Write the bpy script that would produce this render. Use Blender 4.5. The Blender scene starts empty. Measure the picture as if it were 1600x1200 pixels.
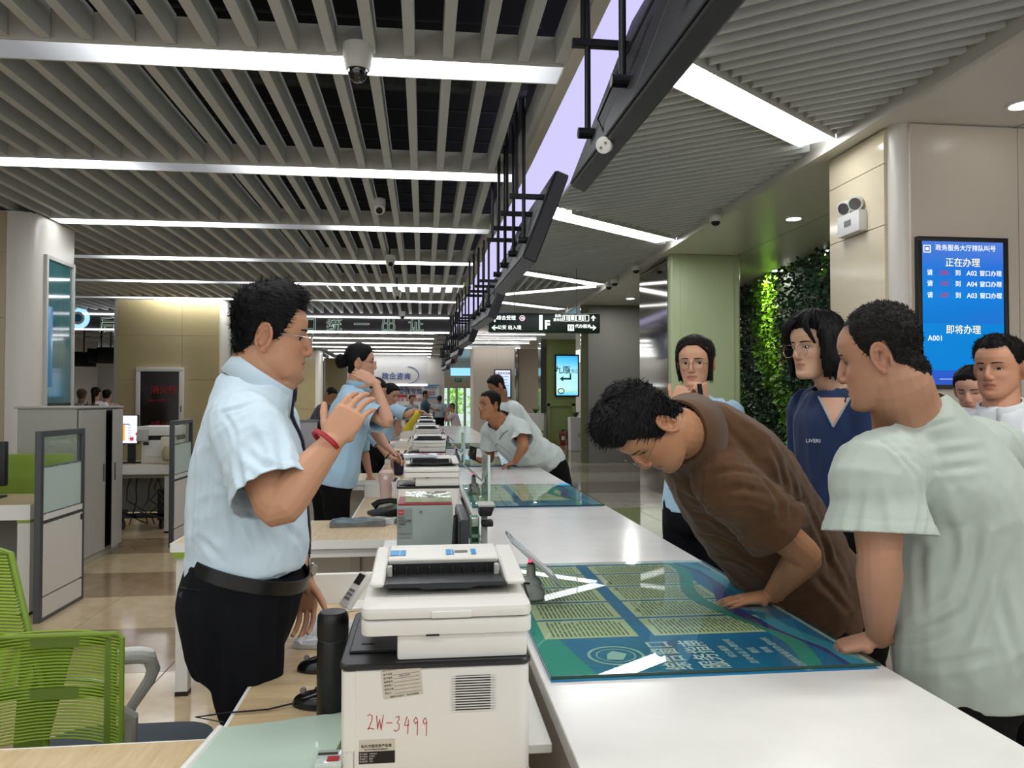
import bpy, bmesh, math, random
import numpy as np
from mathutils import Vector, Matrix, noise
from mathutils.bvhtree import BVHTree

random.seed(7)
scene = bpy.context.scene
COL = scene.collection
PI = math.pi

# ---------------------------------------------------------------- camera, light, exposure
CAM_H = 1.44
F_PX = 1200.0                                    # focal length in pixels of a 1600 x 1200 frame
_th = math.atan(138 / F_PX)
_ph = math.atan(26 / F_PX * math.cos(_th))
cF = Vector((math.sin(_th) * math.cos(_ph), math.cos(_th) * math.cos(_ph), math.sin(_ph)))
cR = Vector((math.cos(_th), -math.sin(_th), 0))
cU = cR.cross(cF)
cC = Vector((0, 0, CAM_H))
cam_d = bpy.data.cameras.new('camera')
cam_d.sensor_width = 36
cam_d.lens = 36 * F_PX / 1600
cam_d.clip_start = 0.05
cam_d.clip_end = 200
cam = bpy.data.objects.new('camera', cam_d)
COL.objects.link(cam)
cam.matrix_world = Matrix(((cR.x, cU.x, -cF.x, cC.x), (cR.y, cU.y, -cF.y, cC.y), (cR.z, cU.z, -cF.z, cC.z), (0, 0, 0, 1)))
scene.camera = cam

world = bpy.data.worlds.new('hall_ambient_fill')  # even ambient fill standing in for light from the unseen rest of the hall
scene.world = world
world.use_nodes = True
bg = world.node_tree.nodes['Background']
bg.inputs[0].default_value = (0.95, 0.98, 1.0, 1)
bg.inputs[1].default_value = 0.85

vs = scene.view_settings
vs.view_transform = 'Standard'
vs.look = 'None'
vs.exposure = 0.42
vs.gamma = 1
vs.use_curve_mapping = False
cy = scene.cycles
cy.use_denoising = True
cy.max_bounces = 7
cy.diffuse_bounces = 3
cy.glossy_bounces = 4
cy.transparent_max_bounces = 12
cy.transmission_bounces = 6
cy.caustics_reflective = False
cy.caustics_refractive = False
cy.sample_clamp_indirect = 3.0

LAMP_TROUGH = 11.0
LAMP_RIBBON = 0.80
LAMP_DOWN = 9.0


def area(name, loc, sx, sy, power, color=(1, 1, 1), rot=(0, 0, 0)):
    l = bpy.data.lights.new(name, 'AREA')
    l.shape = 'RECTANGLE'
    l.size, l.size_y, l.energy, l.color = sx, sy, power, color
    o = bpy.data.objects.new(name, l)
    o.location = loc
    o.rotation_euler = rot
    COL.objects.link(o)
    return o


# ---------------------------------------------------------------- pixel -> world (photograph read as 1600 x 1200)
def ray(u, v):
    return cF + cR * ((u - 800) / F_PX) + cU * ((600 - v) / F_PX)


def W(u, v, Y):                                  # the point seen at (u, v) on the plane y = Y
    d = ray(u, v)
    return cC + d * (Y / d.y)


def Zp(u, v, z):                                 # the point seen at (u, v) at height z
    d = ray(u, v)
    return cC + d * ((z - CAM_H) / d.z)


def Xp(u, v, x):
    d = ray(u, v)
    return cC + d * (x / d.x)


# ---------------------------------------------------------------- materials
def lin(c):
    if isinstance(c, str):
        c = c.lstrip('#')
        c = [int(c[i:i + 2], 16) / 255 for i in (0, 2, 4)]
    return [((x / 12.92) if x <= 0.04045 else ((x + 0.055) / 1.055) ** 2.4) for x in c[:3]] + [1]


MATS = {}


def mat(name, col, rough=0.5, metal=0.0, spec=0.5, noise_s=None, noise_a=0.0, bump=0.0, bump_s=200, emit=0, coat=0.0, col2=None, stretch=None, trans=0.0, ior=1.45, alpha=1.0, sheen=0.0):
    if name in MATS:
        return MATS[name]
    m = bpy.data.materials.new(name)
    m.use_nodes = True
    nt = m.node_tree
    b = nt.nodes['Principled BSDF']
    c = lin(col)
    b.inputs['Base Color'].default_value = c
    b.inputs['Roughness'].default_value = rough
    b.inputs['Metallic'].default_value = metal
    b.inputs['Specular IOR Level'].default_value = spec
    b.inputs['Coat Weight'].default_value = coat
    b.inputs['Coat Roughness'].default_value = 0.05
    b.inputs['Transmission Weight'].default_value = trans
    b.inputs['IOR'].default_value = ior
    b.inputs['Alpha'].default_value = alpha
    if sheen:
        b.inputs['Sheen Weight'].default_value = sheen
    if emit:
        b.inputs['Emission Color'].default_value = c
        b.inputs['Emission Strength'].default_value = emit
    tc = None
    if noise_s or bump:
        tc = nt.nodes.new('ShaderNodeTexCoord')
        mp = nt.nodes.new('ShaderNodeMapping')
        nt.links.new(tc.outputs['Object'], mp.inputs[0])
        if stretch:
            mp.inputs['Scale'].default_value = stretch
    if noise_s:
        n = nt.nodes.new('ShaderNodeTexNoise')
        n.inputs['Scale'].default_value = noise_s
        n.inputs['Detail'].default_value = 6
        n.inputs['Roughness'].default_value = 0.6
        nt.links.new(mp.outputs[0], n.inputs['Vector'])
        r = nt.nodes.new('ShaderNodeValToRGB')
        r.color_ramp.elements[0].position = 0.3
        r.color_ramp.elements[1].position = 0.7
        c2 = lin(col2) if col2 else [max(0, x * (1 - noise_a)) for x in c[:3]] + [1]
        r.color_ramp.elements[0].color = c2
        r.color_ramp.elements[1].color = c
        nt.links.new(n.outputs['Fac'], r.inputs[0])
        nt.links.new(r.outputs[0], b.inputs['Base Color'])
    if bump:
        n2 = nt.nodes.new('ShaderNodeTexNoise')
        n2.inputs['Scale'].default_value = bump_s
        n2.inputs['Detail'].default_value = 3
        nt.links.new(mp.outputs[0], n2.inputs['Vector'])
        bp = nt.nodes.new('ShaderNodeBump')
        bp.inputs['Strength'].default_value = bump
        bp.inputs['Distance'].default_value = 0.002
        nt.links.new(n2.outputs['Fac'], bp.inputs['Height'])
        nt.links.new(bp.outputs[0], b.inputs['Normal'])
    MATS[name] = m
    return m


def emis(name, col, s):
    if name in MATS:
        return MATS[name]
    m = bpy.data.materials.new(name)
    m.use_nodes = True
    nt = m.node_tree
    nt.nodes.clear()
    e = nt.nodes.new('ShaderNodeEmission')
    e.inputs[0].default_value = lin(col)
    e.inputs[1].default_value = s
    o = nt.nodes.new('ShaderNodeOutputMaterial')
    nt.links.new(e.outputs[0], o.inputs[0])
    MATS[name] = m
    return m


def vcol(name, rough=0.5, spec=0.4, attr='Col', bump=0, bump_s=300, sss=0.0, coat=0, sheen=0):
    """a material that reads its own colour from a point colour attribute"""
    if name in MATS:
        return MATS[name]
    m = mat(name, '#888888', rough, spec=spec, bump=bump, bump_s=bump_s, coat=coat, sheen=sheen)
    nt = m.node_tree
    a = nt.nodes.new('ShaderNodeAttribute')
    a.attribute_name = attr
    b = nt.nodes['Principled BSDF']
    nt.links.new(a.outputs['Color'], b.inputs['Base Color'])
    if sss:
        b.inputs['Subsurface Weight'].default_value = sss
        b.inputs['Subsurface Radius'].default_value = (0.012, 0.005, 0.003)
        b.inputs['Subsurface Scale'].default_value = 0.5
    return m


def thin_glass(name, tint, fres=1.45, rough=.0):
    m = bpy.data.materials.new(name)
    m.use_nodes = True
    nt = m.node_tree
    nt.nodes.clear()
    tr = nt.nodes.new('ShaderNodeBsdfTransparent')
    tr.inputs[0].default_value = lin(tint)
    gl = nt.nodes.new('ShaderNodeBsdfGlossy')
    gl.inputs['Roughness'].default_value = rough
    fr = nt.nodes.new('ShaderNodeFresnel')
    fr.inputs[0].default_value = fres
    mx = nt.nodes.new('ShaderNodeMixShader')
    o = nt.nodes.new('ShaderNodeOutputMaterial')
    ge = nt.nodes.new('ShaderNodeNewGeometry')
    ml = nt.nodes.new('ShaderNodeMath')
    ml.operation = 'MULTIPLY_ADD'
    ml.inputs[1].default_value = -1
    ml.inputs[2].default_value = 1
    m2 = nt.nodes.new('ShaderNodeMath')
    m2.operation = 'MULTIPLY'
    nt.links.new(ge.outputs['Backfacing'], ml.inputs[0])
    nt.links.new(ml.outputs[0], m2.inputs[0])
    nt.links.new(fr.outputs[0], m2.inputs[1])
    nt.links.new(m2.outputs[0], mx.inputs[0])
    nt.links.new(tr.outputs[0], mx.inputs[1])
    nt.links.new(gl.outputs[0], mx.inputs[2])
    nt.links.new(mx.outputs[0], o.inputs[0])
    return m


# ---------------------------------------------------------------- mesh builder
class MB:
    def __init__(self):
        self.v, self.f, self.m = [], [], []

    def add(self, vs_, fs, mi=0):
        o = len(self.v)
        self.v += [tuple(p) for p in vs_]
        self.f += [tuple(i + o for i in q) for q in fs]
        self.m += [mi] * len(fs)
        return self

    def box(self, x0, x1, y0, y1, z0, z1, mi=0, M=None):
        p = [(x0, y0, z0), (x1, y0, z0), (x1, y1, z0), (x0, y1, z0), (x0, y0, z1), (x1, y0, z1), (x1, y1, z1), (x0, y1, z1)]
        if M is not None:
            p = [M @ Vector(q) for q in p]
        return self.add(p, [(0, 3, 2, 1), (4, 5, 6, 7), (0, 1, 5, 4), (1, 2, 6, 5), (2, 3, 7, 6), (3, 0, 4, 7)], mi)

    def cbox(self, c, s, mi=0, M=None):
        return self.box(c[0] - s[0] / 2, c[0] + s[0] / 2, c[1] - s[1] / 2, c[1] + s[1] / 2, c[2] - s[2] / 2, c[2] + s[2] / 2, mi, M)

    def prism(self, poly, a, b, axis='z', mi=0, M=None):
        """poly 2-D (ccw) extruded from a to b along an axis; x-> (y,z), y-> (x,z), z-> (x,y)"""
        def P(p, t):
            q = {'z': (p[0], p[1], t), 'y': (p[0], t, p[1]), 'x': (t, p[0], p[1])}[axis]
            return M @ Vector(q) if M is not None else q
        n = len(poly)
        vs_ = [P(p, a) for p in poly] + [P(p, b) for p in poly]
        fs = [tuple(range(n - 1, -1, -1)), tuple(range(n, 2 * n))] + [(i, (i + 1) % n, n + (i + 1) % n, n + i) for i in range(n)]
        return self.add(vs_, fs, mi)

    def cyl(self, p0, p1, r0, r1=None, seg=12, mi=0):
        r1 = r0 if r1 is None else r1
        p0, p1 = Vector(p0), Vector(p1)
        t = (p1 - p0).normalized()
        a = t.orthogonal().normalized()
        b = t.cross(a)
        vs_, n = [], seg
        for p, r in ((p0, r0), (p1, r1)):
            for i in range(n):
                an = 2 * PI * i / n
                vs_.append(p + (a * math.cos(an) + b * math.sin(an)) * r)
        fs = [tuple(range(n - 1, -1, -1)), tuple(range(n, 2 * n))] + [(i, (i + 1) % n, n + (i + 1) % n, n + i) for i in range(n)]
        return self.add(vs_, fs, mi)

    def lathe(self, prof, c=(0, 0, 0), seg=24, mi=0, M=None):
        """prof: (r, z) from bottom to top, about the z axis"""
        vs_, fs = [], []
        n = seg
        for r, z in prof:
            for i in range(n):
                an = 2 * PI * i / n
                q = Vector((c[0] + r * math.cos(an), c[1] + r * math.sin(an), c[2] + z))
                vs_.append(M @ q if M is not None else q)
        for k in range(len(prof) - 1):
            for i in range(n):
                fs.append((k * n + i, k * n + (i + 1) % n, (k + 1) * n + (i + 1) % n, (k + 1) * n + i))
        fs.append(tuple(range(n - 1, -1, -1)))
        fs.append(tuple(range((len(prof) - 1) * n, len(prof) * n)))
        return self.add(vs_, fs, mi)

    def tube(self, pts, r, seg=6, mi=0):
        pts = [Vector(p) for p in pts]
        n = seg
        vs_, fs = [], []
        a = None
        for k, p in enumerate(pts):
            t = (pts[min(k + 1, len(pts) - 1)] - pts[max(k - 1, 0)]).normalized()
            a = t.orthogonal().normalized() if a is None else (a - t * a.dot(t)).normalized()
            b = t.cross(a)
            rr = r[k] if isinstance(r, (list, tuple)) else r
            for i in range(n):
                an = 2 * PI * i / n
                vs_.append(p + (a * math.cos(an) + b * math.sin(an)) * rr)
        for k in range(len(pts) - 1):
            for i in range(n):
                fs.append((k * n + i, k * n + (i + 1) % n, (k + 1) * n + (i + 1) % n, (k + 1) * n + i))
        fs.append(tuple(range(n - 1, -1, -1)))
        fs.append(tuple(range((len(pts) - 1) * n, len(pts) * n)))
        return self.add(vs_, fs, mi)

    def build(self, name, mats, parent=None, bevel=0, seg=2, smooth=False, label=None):
        me = bpy.data.meshes.new(name)
        me.from_pydata(self.v, [], self.f)
        if not isinstance(mats, (list, tuple)):
            mats = [mats]
        for m in mats:
            me.materials.append(m)
        if len(mats) > 1:
            me.polygons.foreach_set('material_index', self.m)
        if bevel:
            bm = bmesh.new()
            bm.from_mesh(me)
            bm.normal_update()
            es = [e for e in bm.edges if len(e.link_faces) == 2 and e.calc_face_angle(0) > 0.6]
            bmesh.ops.bevel(bm, geom=es, offset=bevel, segments=seg, affect='EDGES', profile=0.6, clamp_overlap=True)
            bm.to_mesh(me)
            bm.free()
        if smooth or bevel:
            me.polygons.foreach_set('use_smooth', [True] * len(me.polygons))
            try:
                me.set_sharp_from_angle(angle=0.6)
            except Exception:
                pass
        me.update()
        return link(name, me, parent, label)


def link(name, me, parent=None, label=None):
    o = bpy.data.objects.new(name, me)
    COL.objects.link(o)
    if parent is not None:
        o.parent = parent
        o.matrix_parent_inverse = base_matrix(parent).inverted()
    if label:
        o['label'] = label
    return o


def base_matrix(o):
    m = Matrix.Translation(o.location) @ o.rotation_euler.to_matrix().to_4x4()
    if o.parent is not None:
        return base_matrix(o.parent) @ o.matrix_parent_inverse @ m
    return m


def tag(o, label, cat, group=None, kind=None):
    if label:
        o['label'] = label
    if cat:
        o['category'] = cat
    if group:
        o['group'] = group
    if kind:
        o['kind'] = kind
    return o


def thing(name, label, cat, loc, group=None):
    o = bpy.data.objects.new(name, None)
    o.location = loc
    o.empty_display_size = 0.05
    COL.objects.link(o)
    return tag(o, label, cat, group)


def structure(o):
    o['kind'] = 'structure'
    return o


def copy_tree(o, parent=None):
    c = o.copy()
    COL.objects.link(c)
    if parent is not None:
        c.parent = parent
        c.matrix_parent_inverse = o.matrix_parent_inverse.copy()
    for ch in list(o.children):
        copy_tree(ch, c)
    return c


def clone(o, loc, label, rz=None):
    c = copy_tree(o)
    c.location = loc
    if rz is not None:
        c.rotation_euler.z = rz
    c['label'] = label
    return c


def text_mesh(txt, size, depth=0.0, align='CENTER', bold=0.0, res=2):
    cu = bpy.data.curves.new('lettering', 'FONT')
    cu.body = txt
    cu.size = size
    cu.extrude = depth
    if any(ord(ch) > 0x2e80 for ch in txt):      # dense characters break up when thickened too far
        bold = max(-.004 * size, min(bold, .010 * size))
    cu.offset = bold
    cu.resolution_u = res
    cu.align_x = align
    cu.align_y = 'CENTER'
    o = bpy.data.objects.new('lettering', cu)
    COL.objects.link(o)
    dg = bpy.context.evaluated_depsgraph_get()
    dg.update()
    me = bpy.data.meshes.new_from_object(o.evaluated_get(dg))
    bpy.data.objects.remove(o)
    bpy.data.curves.remove(cu)
    return me


def frame(origin, xdir, ydir):
    """matrix whose local x/y run along the given directions"""
    x = Vector(xdir).normalized()
    y = Vector(ydir)
    y = (y - x * y.dot(x)).normalized()
    z = x.cross(y)
    M = Matrix((x, y, z)).transposed().to_4x4()
    M.translation = Vector(origin)
    return M


def text(name, txt, size, M, material, parent=None, depth=0.0006, align='CENTER', bold=0.0, res=2, sx=1.0):
    me = text_mesh(txt, size, depth, align, bold, res)
    if sx != 1.0:
        me.transform(Matrix.Diagonal((sx, 1, 1, 1)))
    me.transform(M)
    me.materials.clear()
    me.materials.append(material)
    return link(name, me, parent)


WALLX = ((1, 0, 0), (0, 0, 1))                   # a sign that faces the camera (towards -y)
# ---------------------------------------------------------------- the hall: materials
M_slat = mat('slat_paint', '#d0d3d3', 0.5, noise_s=3, noise_a=0.06)
M_beam = mat('trough_metal', '#c9c7c0', 0.4, noise_s=2, noise_a=0.05)
M_dark = mat('ceiling_void', '#050505', 0.9)
M_duct = mat('galvanised_duct', '#4a4a48', 0.55, 0.6, noise_s=14, noise_a=0.5)
M_ceil = mat('ceiling_panel', '#e6e3d8', 0.2, noise_s=0.6, noise_a=0.04)
M_fascia = mat('fascia_paint', '#d2cec3', 0.4)
M_cream = mat('cream_panel', '#ddd0b3', 0.13, noise_s=1.5, noise_a=0.08, stretch=(1, 1, 3))
M_beige = mat('beige_column', '#c6b8a8', 0.3, noise_s=0.8, noise_a=0.05)
M_colw = mat('column_edge', '#dcd7cc', 0.3)
M_green = mat('pale_green_panel', '#b7c39a', 0.3, noise_s=0.8, noise_a=0.05)
M_olive = mat('olive_panel', '#8f9c62', 0.4)
M_greyw = mat('grey_wall', '#777672', 0.45, noise_s=0.5, noise_a=0.06)
M_joint = mat('panel_joint', '#6f685c', 0.7)
M_glossy = mat('mirror_steel', '#9a968c', 0.08, 0.9)
M_black = mat('black_plastic', '#060607', 0.4)
M_blackm = mat('black_metal', '#16171a', 0.45, 0.4)
M_white = mat('white_laminate', '#dcdbd5', 0.35)
M_whitep = mat('white_plastic', '#d9d8d3', 0.42, bump=0.05, bump_s=900)
M_wallw = mat('wall_paint', '#cfcac0', 0.6, noise_s=0.5, noise_a=0.04)
L_trough = emis('trough_diffuser', '#f8fbff', LAMP_TROUGH)
L_ribbon = emis('light_box_film', '#cfcaf8', LAMP_RIBBON)
L_down = emis('downlight_lens', '#fffdf6', LAMP_DOWN)

L_glow = emis('glowing_diffuser', '#f8fbff', LAMP_TROUGH)
_nt = L_glow.node_tree
_a = _nt.nodes.new('ShaderNodeAttribute')
_a.attribute_name = 'glow'
_m = _nt.nodes.new('ShaderNodeMath')
_m.operation = 'MULTIPLY'
_m.inputs[1].default_value = LAMP_TROUGH
_nt.links.new(_a.outputs['Fac'], _m.inputs[0])
_nt.links.new(_m.outputs[0], [n for n in _nt.nodes if n.type == 'EMISSION'][0].inputs[1])
ZS = 3.70                                        # underside of the light troughs
for k_, y_ in enumerate((1.8, -1.2, -4.0)):
    area('staff_fill_lamp', (-2.2, y_, 3.66), 5.5, .28, 42, (1, .99, .95))  # added fill without a fixture, standing in for further troughs out of view
    area('public_fill_lamp', (2.6, y_ - .4, 3.62), 2.2, .3, 42, (1, .99, .95))  # added unseen fill that brightens the public side, no fixture modelled
# floor: staff side and public side, tiles of their own
M_tileA = mat('tile_cream', '#d3bd98', 0.12, noise_s=5, noise_a=0.2, bump=0.06, bump_s=25, col2='#bda581')
M_tileB = mat('tile_brown', '#a48a6b', 0.12, noise_s=5, noise_a=0.2, bump=0.05, bump_s=25, col2='#8d7558')
M_tileC = mat('tile_grey', '#a39b8b', 0.07, noise_s=3, noise_a=0.12)
M_tileD = mat('tile_taupe', '#857b6c', 0.07, noise_s=3, noise_a=0.12)
M_tileE = mat('tile_green', '#7f8a55', 0.07, noise_s=3, noise_a=0.12)
M_floor = mat('floor_screed', '#9a8e7b', 0.10, noise_s=1.2, noise_a=0.15)
floor = structure(MB().box(-16, 16, -4, 42, -0.1, -0.004).build('floor', M_floor))
T = 0.83


def tile_mesh(m):
    me = bpy.data.meshes.new('tile')
    a, b = 0.0015, T - 0.0015
    me.from_pydata([(a, a, -0.006), (b, a, -0.006), (b, b, -0.006), (a, b, -0.006), (a + .002, a + .002, 0), (b - .002, a + .002, 0), (b - .002, b - .002, 0), (a + .002, b - .002, 0)], [], [(4, 5, 6, 7), (0, 1, 5, 4), (1, 2, 6, 5), (2, 3, 7, 6), (3, 0, 4, 7)])
    me.materials.append(m)
    return me


TM = [tile_mesh(m) for m in (M_tileA, M_tileB, M_tileC, M_tileD, M_tileE)]
for j in range(0, 17):                           # staff side: alternate cream and brown courses
    y0 = 1.81 + j * T
    for i in range(-8 if j > 8 else -6, 0):
        link('tile', TM[0 if j % 2 == 0 else 1], floor).location = (i * T + 0.3, y0, 0)
for j in range(0, 22):                           # public side
    y0 = 1.81 + j * T
    for i in range(5):
        k = 4 if (7.2 < y0 < 9.4 and i < 5) or (17 < y0 < 19) else (2 if (j // 2) % 2 else 3)
        link('tile', TM[k], floor).location = (1.15 + i * T, y0, 0)

# ceiling void and the long slats
ceiling = structure(MB().box(-16, 1.6, -4, 21.2, 4.75, 4.85).build('ceiling', M_dark))
seg_y = [(2.9, 5.07)] + [(5.08 + 2.49 * k + .304, 5.08 + 2.49 * (k + 1) - .002) for k in range(6)]
seg_y[-1] = (seg_y[-1][0], 20.3)
sl_me = {}
for i in range(42):
    x = 0.91 - i * 0.252
    for k, (ya, yb) in enumerate(seg_y):
        if k not in sl_me:
            o = MB().box(-.035, .035, 0, yb - ya, 0, .19).build('slat', M_slat, ceiling)
            sl_me[k] = o.data
        elif x > -.72 * yb - .3:
            o = link('slat', sl_me[k], ceiling)
        else:
            continue
        o.location = (x, ya, ZS + 0.015)
for y, z, x0, x1 in ((6.6, 4.15, -4.5, 0.9), (9.0, 4.2, -4, 0.9), (11.6, 4.25, -4, 0.9)):
    structure(MB().box(x0, x1, y, y + .12, z, z + .06).build('duct', M_duct, ceiling))
for y in np.arange(5.8, 12.5, 0.45):
    MB().box(-5, 0.9, y, y + .02, 4.32, 4.34).build('hanger_rail', mat('rail', '#2a2a29', 0.5, 0.5), ceiling)

# light troughs: the housing with lit and blank diffuser lengths
LIT = {0: [(-1.7, 0.35)], 1: [(-4.6, -3.1), (-1.35, 0.55)], 2: [(-4.55, -2.6), (-.9, 0.4)], 3: [(-4.6, -3.1), (-1.3, .55)], 4: [(-5.6, -4.3), (-2.8, .5)], 5: [(-6.2, -3.6), (-1.8, .6)]}
TY = 5.08
for k in range(-1, 6):
    y0 = TY + 2.49 * k
    xe = float(np.interp(y0 + .3, [1.4, 4.2, 7.2, 12, 16, 24], [1.05, 1.045, 1.02, .93, .86, .80])) - .097
    t = thing('light_trough', None, 'ceiling light', (-4, y0, ZS), 'light troughs across the slatted ceiling')
    t['label'] = ['light trough over the counter nearest the dome camera', 'second light trough of the slatted ceiling counted from the dome camera trough', 'third light trough, its end meeting the glazed cream column', 'fourth light trough of the slatted ceiling, in front of the small turret camera', 'fifth light trough of the slatted ceiling, above the hydrant column', 'sixth and last light trough before the sign fascia', 'light trough overhead, before the dome camera one'][k]
    x0 = -10.5 if k > 2 else (-4.62 if k == 2 else -8)
    b = MB()
    b.box(x0, xe, y0, y0 + .012, ZS, ZS + .2)
    b.box(x0, xe, y0 + .29, y0 + .302, ZS, ZS + .2)
    b.box(x0, xe, y0 + .012, y0 + .29, ZS + .06, ZS + .07)
    b.box(x0, x0 + .01, y0 + .012, y0 + .29, ZS, ZS + .06)
    b.build('housing', M_beam, t)
    lit = LIT.get(k, [(-2, .4)])
    n = int((xe - x0) / .15)
    xs = [x0 + .01 + (xe - .012 - x0) * i / n for i in range(n + 1)]
    b = MB()
    for i in range(n):
        b.add([(xs[i], y0 + .012, ZS + .004), (xs[i + 1], y0 + .012, ZS + .004), (xs[i + 1], y0 + .29, ZS + .004), (xs[i], y0 + .29, ZS + .004)], [(0, 3, 2, 1)])
    o = b.build('lit_diffuser', L_glow, t)
    at = o.data.attributes.new('glow', 'FLOAT', 'POINT')
    for i, v in enumerate(o.data.vertices):
        g = 0.02
        for p, q in lit:
            c, hw = (p + q) / 2, (q - p) / 2
            d = abs(v.co.x - c) / hw
            g = max(g, 1 / (1 + (d / .85) ** 5))
        at.data[i].value = g
RIB = [(1.05, 1.52, 1.4), (1.045, 1.53, 4.2), (1.02, 1.53, 7.2), (.93, 1.45, 12), (.86, 1.36, 16), (.80, 1.28, 24), (.75, 1.2, 36)]
b = MB()
for (a0, c0, ya), (a1, c1, yb) in zip(RIB[:-2], RIB[1:-1]):
    if yb > 20.35:
        a1, yb = a0 + (a1 - a0) * (20.35 - ya) / (yb - ya), 20.35
    b.add([(a0 - .095, ya, ZS - .01), (a0 - .032, ya, ZS - .01), (a1 - .032, yb, ZS - .01), (a1 - .095, yb, ZS - .01), (a0 - .095, ya, ZS + .2), (a0 - .032, ya, ZS + .2), (a1 - .032, yb, ZS + .2), (a1 - .095, yb, ZS + .2)], [(0, 3, 2, 1), (4, 5, 6, 7), (0, 1, 5, 4), (1, 2, 6, 5), (2, 3, 7, 6), (3, 0, 4, 7)])
structure(b.build('trim_1', M_fascia))

# luminous ribbon above the counter
rib = thing('light_box', 'lavender glowing light box strip running over the counter', 'ceiling light', (1.3, 8, ZS), None)
b = MB()
pts = RIB
for (a0, c0, y0), (a1, c1, y1) in zip(pts[:-1], pts[1:]):
    b.add([(a0, y0, ZS + .03), (c0, y0, ZS + .03), (c1, y1, ZS + .03), (a1, y1, ZS + .03), (a0, y0, ZS + .12), (c0, y0, ZS + .12), (c1, y1, ZS + .12), (a1, y1, ZS + .12)], [(0, 3, 2, 1), (4, 5, 6, 7), (0, 1, 5, 4), (1, 2, 6, 5), (2, 3, 7, 6), (3, 0, 4, 7)])
b.build('diffuser', L_ribbon, rib)
b = MB()
for side in (0, 1):
    for (p, q) in zip(pts[:-1], pts[1:]):
        xa, xb = p[side], q[side]
        d = .03 if side else -.03
        b.add([(xa, p[2], ZS), (xa + d, p[2], ZS), (xb + d, q[2], ZS), (xb, q[2], ZS), (xa, p[2], ZS + .13), (xa + d, p[2], ZS + .13), (xb + d, q[2], ZS + .13), (xb, q[2], ZS + .13)], [(0, 3, 2, 1), (4, 5, 6, 7), (0, 1, 5, 4), (1, 2, 6, 5), (2, 3, 7, 6), (3, 0, 4, 7)])
b.build('frame', M_fascia, rib)

# public side: diagonal fine slats
ceiling2 = structure(MB().box(1.6, 3.58, -4, 21, 3.95, 4.0).build('ceiling_diagonal', M_dark))
slope = -0.75
xa, xb = 1.56, 3.518
w = .035 * 1.25
M_slat2 = mat('fine_slat_paint', '#d8dad8', 0.5)
DL = [((1.68, 5.04), (3.41, 6.33)), ((1.68, 9.24), (3.41, 10.53)), ((1.66, 13.37), (3.41, 14.68)), ((1.66, 17.46), (3.41, 18.73))]
WA, WB, WT = (1.66, 13.37), (1.66, 16.25), (3.32, 14.86)  # the dark wedge between two lights


def blocked(x, y):
    for p, q in DL:
        m_ = (q[1] - p[1]) / (q[0] - p[0])
        if abs(y - p[1] - m_ * (x - p[0])) < .172 * math.hypot(1, m_) + .02:
            return True
    if x < WT[0] + .1:
        t_ = (x - WA[0]) / (WT[0] - WA[0])
        return WA[1] + (WT[1] - WA[1]) * t_ < y < WB[1] + (WT[1] - WB[1]) * t_ + .25
    return False


for i in range(118):
    y0 = 2.2 + i * .168
    n_ = 130
    xs_ = [xa + (xb - xa) * k / n_ for k in range(n_ + 1)]
    run = []
    spans = []
    for x in xs_ + [None]:
        if x is not None and not blocked(x, y0 + w / 2 + slope * (x - xa)):
            run.append(x)
        else:
            if len(run) > 2:
                spans.append((run[0], run[-1]))
            run = []
    for a, c in spans:
        ya_, yc_ = y0 + slope * (a - xa), y0 + slope * (c - xa)
        z0, z1 = ZS + .02, ZS + .12
        MB().add([(a, ya_, z0), (c, yc_, z0), (c, yc_ + w, z0), (a, ya_ + w, z0), (a, ya_, z1), (c, yc_, z1), (c, yc_ + w, z1), (a, ya_ + w, z1)], [(0, 3, 2, 1), (4, 5, 6, 7), (0, 1, 5, 4), (1, 2, 6, 5), (2, 3, 7, 6), (3, 0, 4, 7)]).build('slat', M_slat2, ceiling2)
for k in range(8):
    x = 1.72 + k * .17
    t_ = (x - WA[0]) / (WT[0] - WA[0])
    ya_, yc_ = WA[1] + (WT[1] - WA[1]) * t_ + .27, WB[1] + (WT[1] - WB[1]) * t_ - .27
    if yc_ - ya_ > .1:
        MB().box(x, x + .05, ya_, yc_, ZS + .02, ZS + .14).build('slat', M_slat2, ceiling2)
DL.append(((WB[0], WB[1]), (WT[0], WT[1] + .02)))
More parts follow.
